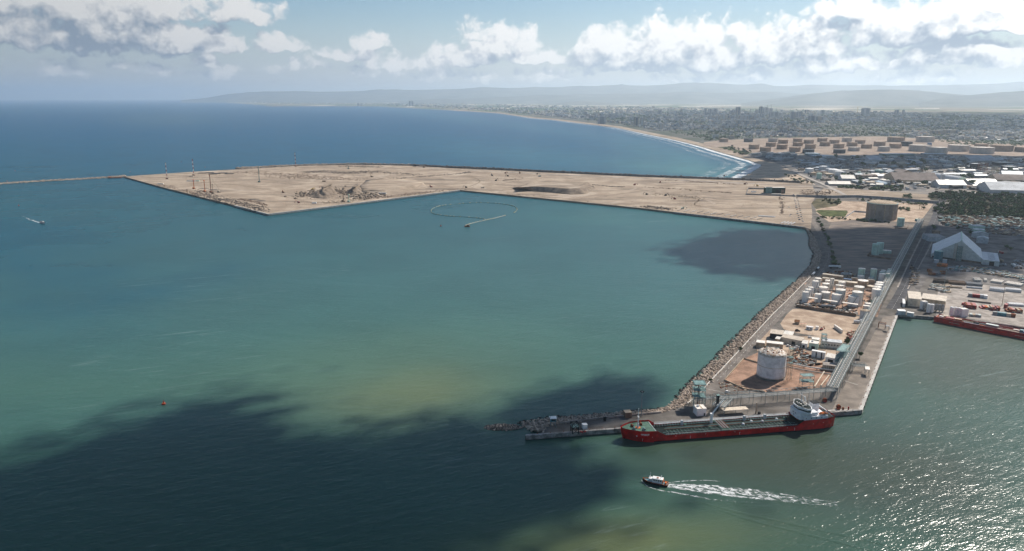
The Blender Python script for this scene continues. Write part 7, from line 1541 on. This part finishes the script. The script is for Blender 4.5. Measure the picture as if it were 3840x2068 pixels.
for (x, y, s, me, lb) in [(3172, 1302, 1.0, big, 'tall dark tree between the office and the pipe bridge'), (3180, 1285, .9, big2, 'brownish tree behind the tall dark one beside the pipe bridge'), (3222, 1345, .8, big, 'dark round tree on the quay side of the pipe bridge')]:
    t = thing('tree', lb, 'tree', P(x, y, ZP)); t.scale = (s, s, s); o = bpy.data.objects.new('crown', me); COL.objects.link(o); o.parent = t; MB().bar((0, 0, -.2), (.2, .1, 6), .3, 6, .14).build('trunk', M['bark'], t)
def palm(x, y, h_, lb, z=ZP):
    t = thing('palm_tree', lb, 'palm tree', P(x, y, z)); MB().bar((0, 0, 0), (.3, 0, h_), .35, 6, .25).build('trunk', M['bark'], t); mb = MB()
    for k in range(18):
        a = 2 * math.pi * k / 18; e = random.uniform(-.5, .7); c = Vector((.3, 0, h_)); d = Vector((math.cos(a), math.sin(a), e)); q = c + d * 1.8; q2 = q + Vector((math.cos(a), math.sin(a), e - 1.1)) * 1.4; n = Vector((-math.sin(a), math.cos(a), 0)) * .4
        mb.add([c - n * .3, c + n * .3, q + n, q - n, q2], [(0, 1, 2, 3), (3, 2, 4)])
    mb.build('crown', M['leaf'], t)
palm(3455, 784, 12, 'tall palm at the upper junction of the port road'); palm(3448, 786, 10, 'shorter palm beside the tall one at the upper junction'); palm(3672, 703, 13, 'left one of two palms before the white warehouse', 2); palm(3693, 703, 13, 'right one of two palms before the white warehouse', 2)

# ------------------------------------------------------------------ refinery tank farm
overlay('refinery_ground', [(2636, 547), (2640, 534), (2700, 527), (2900, 518), (3300, 512), (3560, 526), (3860, 545), (3860, 590), (3400, 584), (3060, 580), (2960, 574), (2850, 574), (2790, 584), (2740, 570), (2690, 556)], mat('refinery_soil', (.36, .28, .22), .95, .0, .012, (.23, .18, .145), detail=8), .05, 2.2)
overlay('green_strip', [(2690, 552), (2752, 549), (2745, 556), (2772, 564), (2820, 573), (2796, 582), (2755, 568)], mat('strip_turf', (.075, .085, .035), .95, .4, .02), .12, 2.2)
overlay('loading_ground', [(2800, 575), (2990, 574), (2985, 598), (2950, 606), (2880, 608), (2825, 592)], M['asphalt_dark'], .1, 2.2)
TB = mat('tank_brown', (.43, .32, .24), .7, .18, .05); TL = mat('tank_pale', (.56, .50, .44), .65, .15, .05); TD = mat('tank_dark', (.10, .105, .11), .6, .2, .05); RR = mat('tank_rim', (.16, .13, .115), .7)
za = lambda q: (2640 + q[0] * .2451, 380 + q[1] * .2451); zb = lambda q: (3240 + q[0] * .2451, 380 + q[1] * .2451)
REF = [('rearmost', za, [(233, 370, 575, 628, TB), (608, 745, 575, 628, TD), (983, 1125, 570, 626, TL), (1135, 1280, 595, 651, TB), (1362, 1500, 577, 628, TB), (1527, 1675, 597, 651, TB), (1735, 1880, 570, 626, TB), (1920, 2065, 597, 651, TB), (2112, 2258, 565, 622, TL), (2310, 2460, 600, 652, TB)]),
       ('second', za, [(945, 1095, 640, 697, TB), (1358, 1510, 635, 691, TB), (1770, 1925, 630, 691, TB), (2185, 2340, 632, 693, TB)]), ('third', za, [(683, 840, 670, 737, TB), (1112, 1270, 670, 737, TB), (1543, 1703, 665, 731, TB), (1978, 2138, 660, 723, TB), (2405, 2562, 665, 726, TB)]),
       ('front', za, [(853, 1020, 710, 777, TB), (1303, 1472, 710, 777, TB), (1507, 1680, 745, 802, TD), (1980, 2155, 745, 802, TD), (2205, 2375, 710, 767, TL)]),
       ('right hand', zb, [(362, 610, 555, 626, TB), (803, 1060, 548, 629, TL), (150, 318, 625, 691, TB), (390, 563, 658, 723, TB), (568, 730, 625, 691, TD), (210, 387, 700, 771, TL), (693, 1000, 680, 771, TL), (945, 1258, 715, 806, TL), (1290, 1592, 680, 771, TL), (1695, 1880, 660, 722, TB), (1630, 1965, 715, 806, TL), (1945, 2255, 680, 771, TB), (2320, 2600, 710, 781, TB)])]
ORD = ['first', 'second', 'third', 'fourth', 'fifth', 'sixth', 'seventh', 'eighth', 'ninth', 'tenth', 'eleventh', 'twelfth', 'thirteenth']
for (rw, zf, L_) in REF:
    for i, (xl, xr, yt, yb, m_) in enumerate(sorted(L_, key=lambda q: q[0])):
        (a_, yb_), (c_, yt_) = zf((xl, yb)), zf((xr, yt)); cl = {id(TB): 'brown', id(TL): 'pale', id(TD): 'dark'}[id(m_)]
        tank(a_, c_, yb_, yt_, '%s oil tank, %s from left in the %s %s of the distant tank farm' % (cl, ORD[i], rw, 'group' if rw == 'right hand' else 'row'), 'oil tank', m_, 'float', 'squat oil tanks of the distant tank farm', 'oil_tank', 0, 2.2, RR)
tank(*(zb((967, 0))[0], zb((1030, 0))[0], zb((0, 690))[1], zb((0, 640))[1]), 'small blue tank standing alone behind the distant oil tanks', 'oil tank', 'blue', 'cone', None, 'oil_tank', 0, 2.2)
for (xl, xr, yt, yb, m_, lb) in [(3019, 3049, 634, 650, 'white', 'white tank leftmost of the cluster above the long white warehouse'), (3071, 3100, 626, 643, 'lgrey', 'grey tank at the back of the white tank cluster'), (3097, 3120, 634, 651, 'lgrey', 'grey tank half hidden behind the large white tanks'), (3106, 3144, 638, 657, 'white', 'largest white tank in the middle of the cluster'), (3130, 3162, 644, 662, 'white', 'white tank at the right front of the cluster'), (3039, 3060, 649, 663, 'tan', 'brown tank at the left front of the white cluster'), (3061, 3080, 651, 672, 'mint', 'tall narrow white tank at the front of the cluster'),
   (3215, 3226, 646, 661, 'mint', 'slim pale silo right of the white tank cluster'), (3229, 3240, 653, 662, 'lgrey', 'short pale silo beside the slim one'), (3254, 3278, 641, 655, 'lgrey', 'grey tank left of the dark green cone tank'), (3278, 3310, 640, 655, 'green_steel', 'dark green tank with sloping shoulders among the sheds'), (3306, 3327, 634, 648, 'lgrey', 'grey tank right of the dark green cone tank')]: tank(xl, xr, yb, yt, lb, 'storage tank', m_, 'cone', None, 'storage_tank', 0, 2.2, rise=.2)
for k in range(7): tank(3543 + k * 14.2, 3556 + k * 14.2, 668 + k * .4, 653 + k * .5, '%s from the left in the row of white tanks behind the arched hall' % ORD[k], 'storage tank', 'white2', 'cone', 'row of white tanks behind the arched hall', 'storage_tank', 0, 2.2)
# stacked containers by the beach
for k in range(64):
    q = rand_in([(2812, 582), (2868, 574), (2965, 576), (2970, 586), (2945, 600), (2905, 604), (2870, 592), (2822, 590)]); p = P(q[0], q[1], 2.3); n = random.randint(1, 3); t = MB()
    for j in range(n):
        for i in range(2): t.box(i * 12.6, i * 12.6 + 12.2, 0, 2.4 * 3, j * 2.6 + .03, j * 2.6 + 2.55)
    o = t.build('container_stack', M[random.choice(['lgrey', 'grey', 'lgrey', 'steel'])]); o.location = p; o.rotation_euler = (0, 0, .1); tag(o, 'block of stacked grey containers in the yard behind the beach', 'container stack', 'container stacks behind the beach')

# ------------------------------------------------------------------ warehouses of the middle ground
RW = mat('roof_white', (.66, .61, .53), .5, .15, .05); RB = mat('roof_brown', (.22, .18, .16), .8, .2, .05); RG = mat('roof_grey', (.42, .44, .46), .6, .2, .05); RBl = mat('roof_bluegrey', (.34, .42, .48), .5, .2, .05); RD = mat('roof_dark', (.10, .10, .105), .7, .2, .05); RT = mat('roof_tan', (.48, .40, .31), .7, .2, .05)
WH = [((3108, 697), (3192, 698), 34, 4.5, 'gable', 'grey', RW, 'long white gabled warehouse at the bend of the pale track'), ((3156, 678), (3207, 679), 46, 6, 'gable', 'lgrey', RW, 'white roofed warehouse behind the long gabled one'), ((3251, 690), (3287, 691), 32, 4, 'flat', 'grey', RT, 'tan roofed shed right of the long white warehouse'), ((3262, 699), (3284, 700), 22, 4, 'flat', 'grey', RW, 'small white roofed shed before the tan roofed one'),
 ((3286, 702), (3312, 703), 24, 6, 'gable', 'lgrey', RW, 'white gabled shed at the edge of the green belt'), ((3210, 685), (3248, 686), 20, 4, 'flat', 'dark', RT, 'open sided tan shed between the white warehouses'), ((3240, 661), (3271, 662), 26, 5, 'flat', 'lgrey', RW, 'white shed beside the short pale silo'), ((3355, 688), (3523, 691), 95, 9, 'gable', 'tan', RB, 'huge brown roofed shed in the middle ground'), ((3400, 692), (3522, 694), 9, 5, 'flat', 'lgrey', RW, 'narrow white lean-to along the huge brown shed'),
 ((3332, 656), (3374, 657), 60, 6, 'gabley', 'grey', RG, 'grey gabled shed right of the dark green cone tank'), ((3379, 656), (3425, 656), 60, 6, 'gabley', 'tan', RB, 'brown gabled shed right of the grey gabled one'), ((3260, 611), (3307, 612), 80, 11, 'shed', 'lgrey', RG, 'tall pale hall standing above the low blue grey sheds'), ((3085, 594), (3125, 594), 70, 8, 'flat', 'lgrey', RBl, 'blue grey hall below the dark oil tank'), ((3050, 592), (3080, 592), 60, 7, 'flat', 'grey', RBl, 'blue grey hall left of the one below the dark oil tank'),
 ((3313, 585), (3430, 585), 40, 7, 'flat', 'green_steel', RBl, 'very long blue white shed at the foot of the pale oil tanks'), ((3030, 583), (3076, 583), 40, 7, 'flat', 'green_steel', RBl, 'long blue white shed at the left foot of the oil tanks'), ((3465, 584), (3550, 585), 40, 7, 'flat', 'grey', RBl, 'long blue white shed right of the very long one'), ((3520, 706), (3624, 708), 55, 9, 'gable', 'lgrey', RW, 'large white roofed warehouse before the arched hall'), ((3640, 698), (3750, 699), 60, 5, 'gable', 'grey', RW, 'long white warehouse behind the two palms'),
 ((3712, 726), (3870, 730), 90, 9, 'gable', 'lgrey', RG, 'big pale hall at the right edge above the wood'), ((3681, 684), (3718, 684), 14, 9, 'flat', 'lgrey', RG, 'pale square block with two openings in the middle ground'), ((3735, 684), (3860, 687), 70, 7, 'gable', 'tan', RB, 'brown roofed shed at the right edge of the picture'), ((3640, 614), (3742, 614), 90, 10, 'gable', 'grey', RG, 'large grey hall below the rightmost oil tanks'), ((3757, 664), (3836, 667), 50, 7, 'gable', 'lgrey', RBl, 'blue white hall at the right edge'),
 ((3650, 636), (3674, 636), 24, 18, 'flat', 'dark', RG, 'dark square block with a pale roof among the refinery frames'), ((3774, 642), (3816, 642), 30, 14, 'flat', 'dark', RG, 'wide dark block with a pale roof near the right edge'), ((3745, 622), (3800, 622), 40, 10, 'flat', 'dark', RW, 'dark walled hall with a white roof upper right'), ((3595, 607), (3640, 608), 40, 7, 'flat', 'grey', RW, 'white roofed shed upper middle of the works'), ((3675, 735), (3691, 737), 12, 7, 'flat', 'white', RW, 'bright white cube building at the edge of the wood'), ((3637, 729), (3660, 730), 10, 3, 'flat', 'lgrey', RW, 'low white roof left of the bright white cube')]
for (A, B, dp, hh_, rf, wl, rm_, lb) in WH: bld(lb, A, B, dp, hh_, rf, wl, rm_, 'warehouse', z=2.2, simple=True, over=.5, win=(1, 2) if 'two openings' in lb else None)
a_, L_, rz = front((3548, 687), (3632, 688), 2.2); t = thing('arched_hall', 'pale arched hall like half a barrel in the middle ground', 'hall', a_, rz); W2 = L_ * .5
for (y0, y1, xo, nm) in ((0, 100, 0, 'roof'),):
    MB().loft([[(L_ * .72 + xo2 - math.cos(math.pi * i / 14) * L_ * .27, y, 17 * math.sin(math.pi * i / 14)) for i in range(15)] for (y, xo2) in ((0, 0), (130, -L_ * .42))], closed=False, caps=False).build(nm, M['lgrey'], t)
    MB().add([(L_ * .72 - math.cos(math.pi * i / 14) * L_ * .27, -.05, 17 * math.sin(math.pi * i / 14)) for i in range(15)], [tuple(range(14, -1, -1))]).build('end_wall', M['mint'], t); MB().box(-4, 4, 20, 30, 0, 22).build('elevator_block', M['lgrey'], t)
for (A, B, d_2, h_, lb) in [((3586, 650), (3611, 650), 16, 26, 'dark steel process frame with a white cap'), ((3676, 643), (3702, 643), 16, 26, 'rusty steel process frame right of the dark block'), ((3724, 662), (3742, 662), 12, 28, 'pale process tower near the blue white hall'), ((3622, 640), (3630, 640), 6, 24, 'thin process column frame between the works')]: lattice(lb, A, B, d_2, h_, 'rust' if 'rusty' in lb else ('tan' if 'pale' in lb else 'dark'), 'process frame', 4, (.5, .98), .6, 2.2, 'process_frame')
mid = [(3000, 604), (3060, 590), (3300, 588), (3600, 588), (3860, 596), (3860, 715), (3700, 715), (3600, 712), (3520, 716), (3400, 712), (3330, 704), (3215, 697), (3200, 672), (3090, 685), (3010, 650), (2960, 618)]
def shed_mesh(wall_, roof_, k):
    mb = MB(); L_, D_, h_ = [(24, 14, 5), (36, 18, 6), (16, 12, 4.5), (50, 20, 6), (12, 10, 3.5)][k]
    mb.box(0, L_, 0, D_, 0, h_); mb.cur = 1
    if k in (0, 3): mb.loft([[(x, y, z) for (y, z) in ((-.4, h_), (D_ / 2, h_ + 2.2), (D_ + .4, h_), (D_ / 2, h_ + 1.9))] for x in (-.4, L_ + .4)])
    else: mb.box(-.3, L_ + .3, -.3, D_ + .3, h_ + .01, h_ + .5)
    me = bpy.data.meshes.new('shed'); me.from_pydata(mb.v, [], mb.f); me.polygons.foreach_set('material_index', mb.mi); me.materials.append(M[wall_]); me.materials.append(roof_); return me
SH = {nm: [shed_mesh(w_, rf_, k) for k in range(5)] for (nm, w_, rf_) in (('white', 'lgrey', RW), ('grey', 'grey', RG), ('bluish', 'grey', RBl), ('brown', 'tan', RB), ('dark', 'dark', RD), ('tan', 'tan', RT))}
for k in range(270):
    q = rand_in(mid); nm = random.choices(['white', 'grey', 'bluish', 'brown', 'dark', 'tan'], [.25, .25, .2, .1, .1, .1])[0]; o = bpy.data.objects.new('shed', random.choice(SH[nm])); COL.objects.link(o); o.location = P(q[0], q[1], 2.2); o.rotation_euler = (0, 0, random.choice((0, .1, -.12, .25, 1.57)) + random.gauss(0, .05)); s_ = random.uniform(.7, 1.2); o.scale = (s_, s_, random.uniform(.8, 1.3)); tag(o, nm + ' roofed industrial shed packed among others in the works behind the port', 'shed', nm + ' roofed sheds of the works')
mb = [MB() for _ in range(8)]
for k in range(1600):
    fr_ = k % 3 > 0; q = rand_in(mid if fr_ else [(3520, 812), (3840, 815), (3840, 860), (3740, 870), (3530, 845)]); p = P(q[0], q[1], 2.2 if fr_ else ZP); mb[k % 5 if fr_ else 5 + k % 9 // 3].rbox((p.x, p.y, p.z), random.uniform(2, 9), random.uniform(2, 5), random.uniform(1, 4.5), random.gauss(0, .4))
for b_, m_ in zip(mb, ('lgrey', 'grey', 'brown', 'dark', 'white2', 'green_steel', 'brown', 'dark_soil')): tag(b_.build('yard_goods', M[m_]), 'parked trucks, crates and goods packed between the sheds, too many to tell apart', 'yard goods', kind='stuff')
bushes(mid, 60, (1.4, 3.0), 'dark tree between the sheds of the works', 'trees between the sheds', TREES, 'tree', 'tree', 2.2)

# ------------------------------------------------------------------ the town
def facade(name, wall_, dark_, fl=3.1, cw=4.2):
    m = bpy.data.materials.new(name); m.use_nodes = True; b = NB(m.node_tree); p = m.node_tree.nodes['Principled BSDF']; p.inputs['Roughness'].default_value = .8
    tcn = b.n('ShaderNodeTexCoord'); s = b.n('ShaderNodeSeparateXYZ'); m.node_tree.links.new(tcn.outputs['Object'], s.inputs[0])
    fz = b.m('LESS_THAN', b.m('FRACT', b.m('DIVIDE', s.outputs[2], fl)), .5); fx = b.m('LESS_THAN', b.m('FRACT', b.m('DIVIDE', b.m('ADD', s.outputs[0], s.outputs[1]), cw)), .55)
    b.put(p.inputs['Base Color'], b.mix(b.m('MULTIPLY', fz, fx), tuple(wall_) + (1,), tuple(dark_) + (1,))); return m
FA = [facade('facade_white', (.58, .56, .53), (.22, .23, .25)), facade('facade_cream', (.50, .43, .35), (.18, .16, .15)), facade('facade_grey', (.24, .26, .29), (.09, .10, .12)), facade('facade_glass', (.10, .13, .16), (.04, .05, .07), 3.4, 2.4)]
FN = ['white', 'cream', 'grey', 'dark glassy']
def tower(xl, xr, yb, yt, k, label=None, group=None, z=2.2):
    a = P((xl + xr) / 2, yb, z); f = a.y * PC - (a.z - H) * PS; w_ = (xr - xl) * f / F; h_ = hgt((xl + xr) / 2, yb, yt, z); t = thing('apartment_tower', label, 'tower block', a, random.gauss(.1, .2), group)
    MB().box(-w_ / 2, w_ / 2, -w_ * .35, w_ * .35, 0, h_).build('body', FA[k], t); MB().box(-w_ * .22, w_ * .2, -w_ * .18, w_ * .18, h_, h_ + min(7, h_ * .08)).build('roof_block', M['lgrey'], t)
    mb = MB(); mb.box(-w_ * .5 - .9, -w_ * .3, -w_ * .35 - .9, -w_ * .2, 0, h_ * .96); mb.box(w_ * .3, w_ * .5 + .9, -w_ * .35 - .9, -w_ * .2, 0, h_ * .96); mb.build('balcony_stack', FA[(k + 1) % 3], t); return t
zc = lambda x, y: (2000 + x * .3106, 330 + y * .3106)
TW = [(2759, 2774, 434, 403, 3, 'tallest dark tower standing alone above the town'), (2745, 2756, 432, 413, 2, 'grey tower just left of the tallest one'), (2847, 2858, 427, 401, 3, 'dark tower at the left end of the unfinished high blocks'), (2862, 2878, 425, 404, 2, 'unfinished grey block under the cranes, left of two'), (2880, 2896, 425, 407, 2, 'unfinished grey block under the cranes, right of two'), (2851, 2866, 444, 427, 2, 'grey tower below the unfinished blocks'),
 (2885, 2897, 444, 421, 2, 'grey tower right below the unfinished blocks'), (2898, 2917, 442, 421, 2, 'wide grey block right of the middle towers'), (2920, 2925, 442, 424, 1, 'slim cream tower beside the wide grey block'), (2925, 2936, 425, 412, 2, 'short grey tower on the town skyline'), (2966, 2974, 449, 421, 2, 'grey half of a twin tower right of the town middle'), (2975, 2982, 449, 421, 0, 'white half of a twin tower right of the town middle'), (2988, 3006, 440, 420, 2, 'hazy grey block right of the twin tower'),
 (3019, 3032, 427, 413, 3, 'dark block on the skyline right of the town middle'), (3077, 3093, 432, 414, 2, 'grey tower on the skyline before the pale road'), (3125, 3141, 437, 422, 3, 'dark block right of the grey skyline tower'), (3232, 3258, 430, 407, 2, 'tall grey tower at the right of the town'), (3355, 3368, 432, 413, 3, 'dark narrow tower far right, left of a pair'), (3383, 3390, 432, 413, 3, 'dark narrow tower far right, right of a pair'),
 (2655, 2672, 449, 434, 0, 'white block left in the row of white towers'), (2677, 2694, 449, 435, 0, 'second white block in the row of white towers'), (2705, 2721, 447, 430, 0, 'third and tallest block in the row of white towers'), (2725, 2740, 451, 434, 1, 'cream block in the row of white towers'), (2742, 2758, 451, 435, 0, 'white block just below the tallest dark tower'), (2768, 2786, 451, 433, 0, 'white block right of the tallest dark tower'), (2787, 2802, 452, 435, 0, 'next white block to the right of the tallest tower'), (2803, 2819, 452, 434, 2, 'grey block near the end of the row of white towers'), (2820, 2838, 451, 433, 0, 'last block of the row of white towers'),
 (3032, 3054, 459, 435, 2, 'broad grey tower above the house roofs on the right'), (3057, 3083, 456, 437, 1, 'broad cream tower above the house roofs on the right'), (2762, 2787, 471, 452, 1, 'wide tan apartment block left of a pair before the towers'), (2788, 2836, 471, 452, 1, 'widest tan apartment block before the towers'), (2640, 2649, 430, 407, 2, 'hazy grey tower at the left of the skyline'), (2655, 2667, 430, 409, 2, 'hazy grey tower second on the left skyline'), (2672, 2688, 428, 408, 2, 'hazy grey tower third on the left skyline'),
 (2377, 2393, 473, 441, 3, 'dark left one of the twin towers near the beach'), (2399, 2413, 473, 442, 0, 'white right one of the twin towers near the beach'), (2469, 2485, 485, 463, 0, 'white tower right of the twin towers near the beach'), (2242, 2270, 465, 438, 2, 'grey block near the beach left of the twin towers'), (2210, 2232, 447, 434, 1, 'cream block on the shore far left of the town'), (3491, 3512, 505, 490, 1, 'tan apartment block in the trees on the right, left of three'), (3514, 3541, 504, 489, 0, 'white apartment block in the trees on the right, middle of three'), (3541, 3581, 505, 488, 1, 'tan apartment block in the trees on the right, right of three'), (3581, 3610, 480, 468, 1, 'pale block on the wooded rise at the right'),
 (1340, 1347, 398, 388, 0, 'white left one of two distant towers on the shore'), (1352, 1358, 398, 388, 0, 'white right one of two distant towers on the shore'), (1534, 1541, 397, 379, 2, 'dark left one of twin distant towers inland'), (1543, 1550, 397, 379, 2, 'dark right one of twin distant towers inland')]
for (xl, xr, yb, yt, k, lb) in TW: tower(xl, xr, yb, yt, k, lb)
for (x, y, h_, lb) in [(2876, 404, 396, 'thin construction crane over the unfinished blocks, left one'), (2891, 407, 394, 'thin construction crane over the unfinished blocks, right one'), (3215, 430, 402, 'faint yellow tower crane on the right skyline')]:
    a = P(x, 426, 2.2); f = a.y; top_ = hgt(x, 426, h_, 2.2); t = thing('tower_crane', lb, 'crane', a, .2); MB().bar((0, 0, 0), (0, 0, top_), 3).build('mast', M['yellow' if 'yellow' in lb else 'grey'], t); MB().bar((-25, 0, top_), (60, 0, top_ + 4), 1.8).build('jib', M['yellow' if 'yellow' in lb else 'grey'], t)
def yc(x):
    y = seg_y(COAST, x); return y if y is not None else (620 if x > 2800 else 380)
def town_ok(x, y):
    if y > yc(x) - 5 - (y - 390) * .06: return False
    if inside((x, y), [(2630, 552), (2640, 531), (2900, 518), (3300, 510), (3560, 524), (3860, 540), (3860, 600), (2800, 600)]): return False
    return y < 545
def clump(q, s_): p = P(q[0], q[1], 2); return fbm(p.x, p.y, 1 / 700, 4) * s_ + .5 * fbm(p.x + 5000, p.y, 1 / 180, 3) * s_ > random.gauss(-.02, .12)
def sample(n, poly, ok=town_ok, cl=0):
    out = []
    while len(out) < n:
        q = rand_in(poly)
        if ok(*q) and (not cl or clump(q, cl)): out.append(q)
    return out
core = [(1980, 436), (2250, 448), (2500, 470), (2640, 520), (2640, 540), (2900, 518), (3400, 510), (3400, 455), (3150, 440), (2900, 428), (2600, 424), (2300, 420), (2000, 418)]
# blocks of flats, one object each
def flat_mesh(k, L_, D_, h_):
    mb = MB(); mb.box(-L_ / 2, L_ / 2, -D_ / 2, D_ / 2, 0, h_); mb.cur = 1; mb.box(-L_ / 2 - .3, L_ / 2 + .3, -D_ / 2 - .3, D_ / 2 + .3, h_, h_ + .6); mb.box(-3, 3, -2, 2, h_ + .6, h_ + 3); me = bpy.data.meshes.new('apartment_block'); me.from_pydata(mb.v, [], mb.f); me.polygons.foreach_set('material_index', mb.mi); me.materials.append(FA[k]); me.materials.append(RG if k != 1 else RT); return me
FL = [[flat_mesh(k, *d_3) for d_3 in ((22, 14, 16), (34, 14, 20), (18, 16, 26), (26, 16, 13))] for k in range(3)]
for q in sample(230, core, cl=1):
    k = random.choices((0, 1, 2), (.5, .3, .2))[0]; o = bpy.data.objects.new('apartment_block', random.choice(FL[k])); COL.objects.link(o); o.location = P(q[0], q[1], 2.2); s_ = 1 + max(0, (470 - q[1])) / 45; o.scale = (s_, s_, s_ * random.uniform(.8, 1.25)); o.rotation_euler = (0, 0, random.gauss(.2, .3) + random.choice((0, 1.57))); tag(o, FN[k] + ' apartment block among the roofs and trees of the town', 'apartment block', FN[k] + ' apartment blocks of the town')
# houses: 300 of their own, the rest as one mass
def house_mesh(roof_, k):
    mb = MB(); L_, D_, h_ = ((12, 10, 6), (16, 11, 7), (10, 9, 4.5))[k]; mb.box(-L_ / 2, L_ / 2, -D_ / 2, D_ / 2, 0, h_); mb.cur = 1
    if k != 1: mb.loft([[(x, y, z) for (y, z) in ((-D_ / 2 - .4, h_), (0, h_ + 2.4), (D_ / 2 + .4, h_), (0, h_ + 2))] for x in (-L_ / 2 - .4, L_ / 2 + .4)])
    else: mb.box(-L_ / 2 - .2, L_ / 2 + .2, -D_ / 2 - .2, D_ / 2 + .2, h_, h_ + .5)
    me = bpy.data.meshes.new('house'); me.from_pydata(mb.v, [], mb.f); me.polygons.foreach_set('material_index', mb.mi); me.materials.append(M['cream']); me.materials.append(roof_); return me
HS = [house_mesh(rf_, k) for rf_ in (RW, RG, mat('roof_tile', (.30, .15, .10), .8, .2, .1), RT) for k in range(3)]
near_town = [(2560, 505), (2640, 515), (2640, 532), (2900, 516), (3300, 508), (3560, 522), (3860, 536), (3860, 478), (3500, 480), (3200, 478), (2900, 474), (2700, 478)]
for q in sample(300, near_town, cl=1):
    o = bpy.data.objects.new('house', random.choice(HS)); COL.objects.link(o); o.location = P(q[0], q[1], 2.2); s_ = random.uniform(.8, 1.35); o.scale = (s_, s_, s_); o.rotation_euler = (0, 0, random.uniform(0, 3.1)); tag(o, 'small low house with trees around it in the nearer quarter of the town', 'house', 'low houses of the nearer town')
far_town = [(900, 389), (1300, 391), (1700, 408), (2000, 430), (2300, 462), (2640, 520), (3000, 512), (3860, 530), (3860, 440), (3400, 425), (2900, 412), (2300, 400), (1700, 390), (1200, 386), (900, 385)]
groups = [MB() for _ in range(4)]
for i, q in enumerate(sample(7600, far_town, cl=1)):
    p = P(q[0], q[1], 2.2); g_ = 1 + max(0, 480 - q[1]) / 38; big_ = random.random() < .22; groups[random.choices(range(4), (.42, .22, .2, .16))[0]].rbox((p.x, p.y, 2), random.uniform(9, 20) * g_ * (1.5 if big_ else 1), random.uniform(8, 14) * g_, random.uniform(4, 8) * (g_ ** .5) * (2.2 if big_ else 1), random.uniform(0, 3.1))
for mb, m_ in zip(groups, (mat('house_wall', (.60, .57, .53), .8, .3, .02), FA[2], RT, RG)): tag(mb.build('town_houses', m_), 'mass of small houses of the hazy town, too many to tell apart', 'houses', kind='stuff')
tq = sorted(sample(190, near_town, cl=-1), key=lambda q: -q[1]); joined('garden_trees', TREES[:4], [P(q[0], q[1], 2.2) for q in tq[36:]], [random.uniform(1.6, 3.0) for _ in tq[36:]], 'dark trees between the houses of the nearer town, too many to tell apart', 'trees')
for q in tq[:36]: plant('tree', TREES[:2] * 2 + TREES[2:4], P(q[0], q[1], 2.2), random.uniform(1.6, 3.0), 'dark tree between the houses of the nearer town', 'tree', 'trees of the nearer town')
tp, tr = [], []
for q in sample(2600, far_town, cl=-1) + sample(800, near_town, cl=-1) + [rand_in([(3380, 432), (3860, 436), (3860, 500), (3600, 492), (3400, 470)]) for _ in range(1500)] + [rand_in([(3500, 525), (3640, 530), (3860, 528), (3860, 548), (3700, 548), (3560, 540)]) for _ in range(200)]:
    p = P(q[0], q[1], 2.2); g_ = 1 + max(0, 490 - q[1]) / 30; tp.append((p.x, p.y, 2.5)); tr.append(random.uniform(3, 8) * g_)
tag(lumps('town_trees', tp, tr, M['leaf'], None, .85, .3), 'mass of dark trees between the houses of the hazy town', 'trees', kind='stuff')
# pale fields far behind
for (px_) in ([(2540, 398), (2900, 394), (3200, 397), (3210, 399), (2900, 397), (2560, 401)], [(2940, 416), (3200, 418), (3300, 417), (3300, 419), (3200, 421), (2945, 419)], [(1900, 400), (2100, 396), (2260, 395), (2270, 397), (2110, 398), (1910, 402)], [(3420, 408), (3520, 406), (3525, 409), (3430, 410)], [(2150, 394), (2500, 395), (2520, 396), (2200, 396)]):
    sheet('field', [P(x, y, 2.6) for (x, y) in px_], mat('pale_field', (.55, .49, .40), .95, .15, .002))
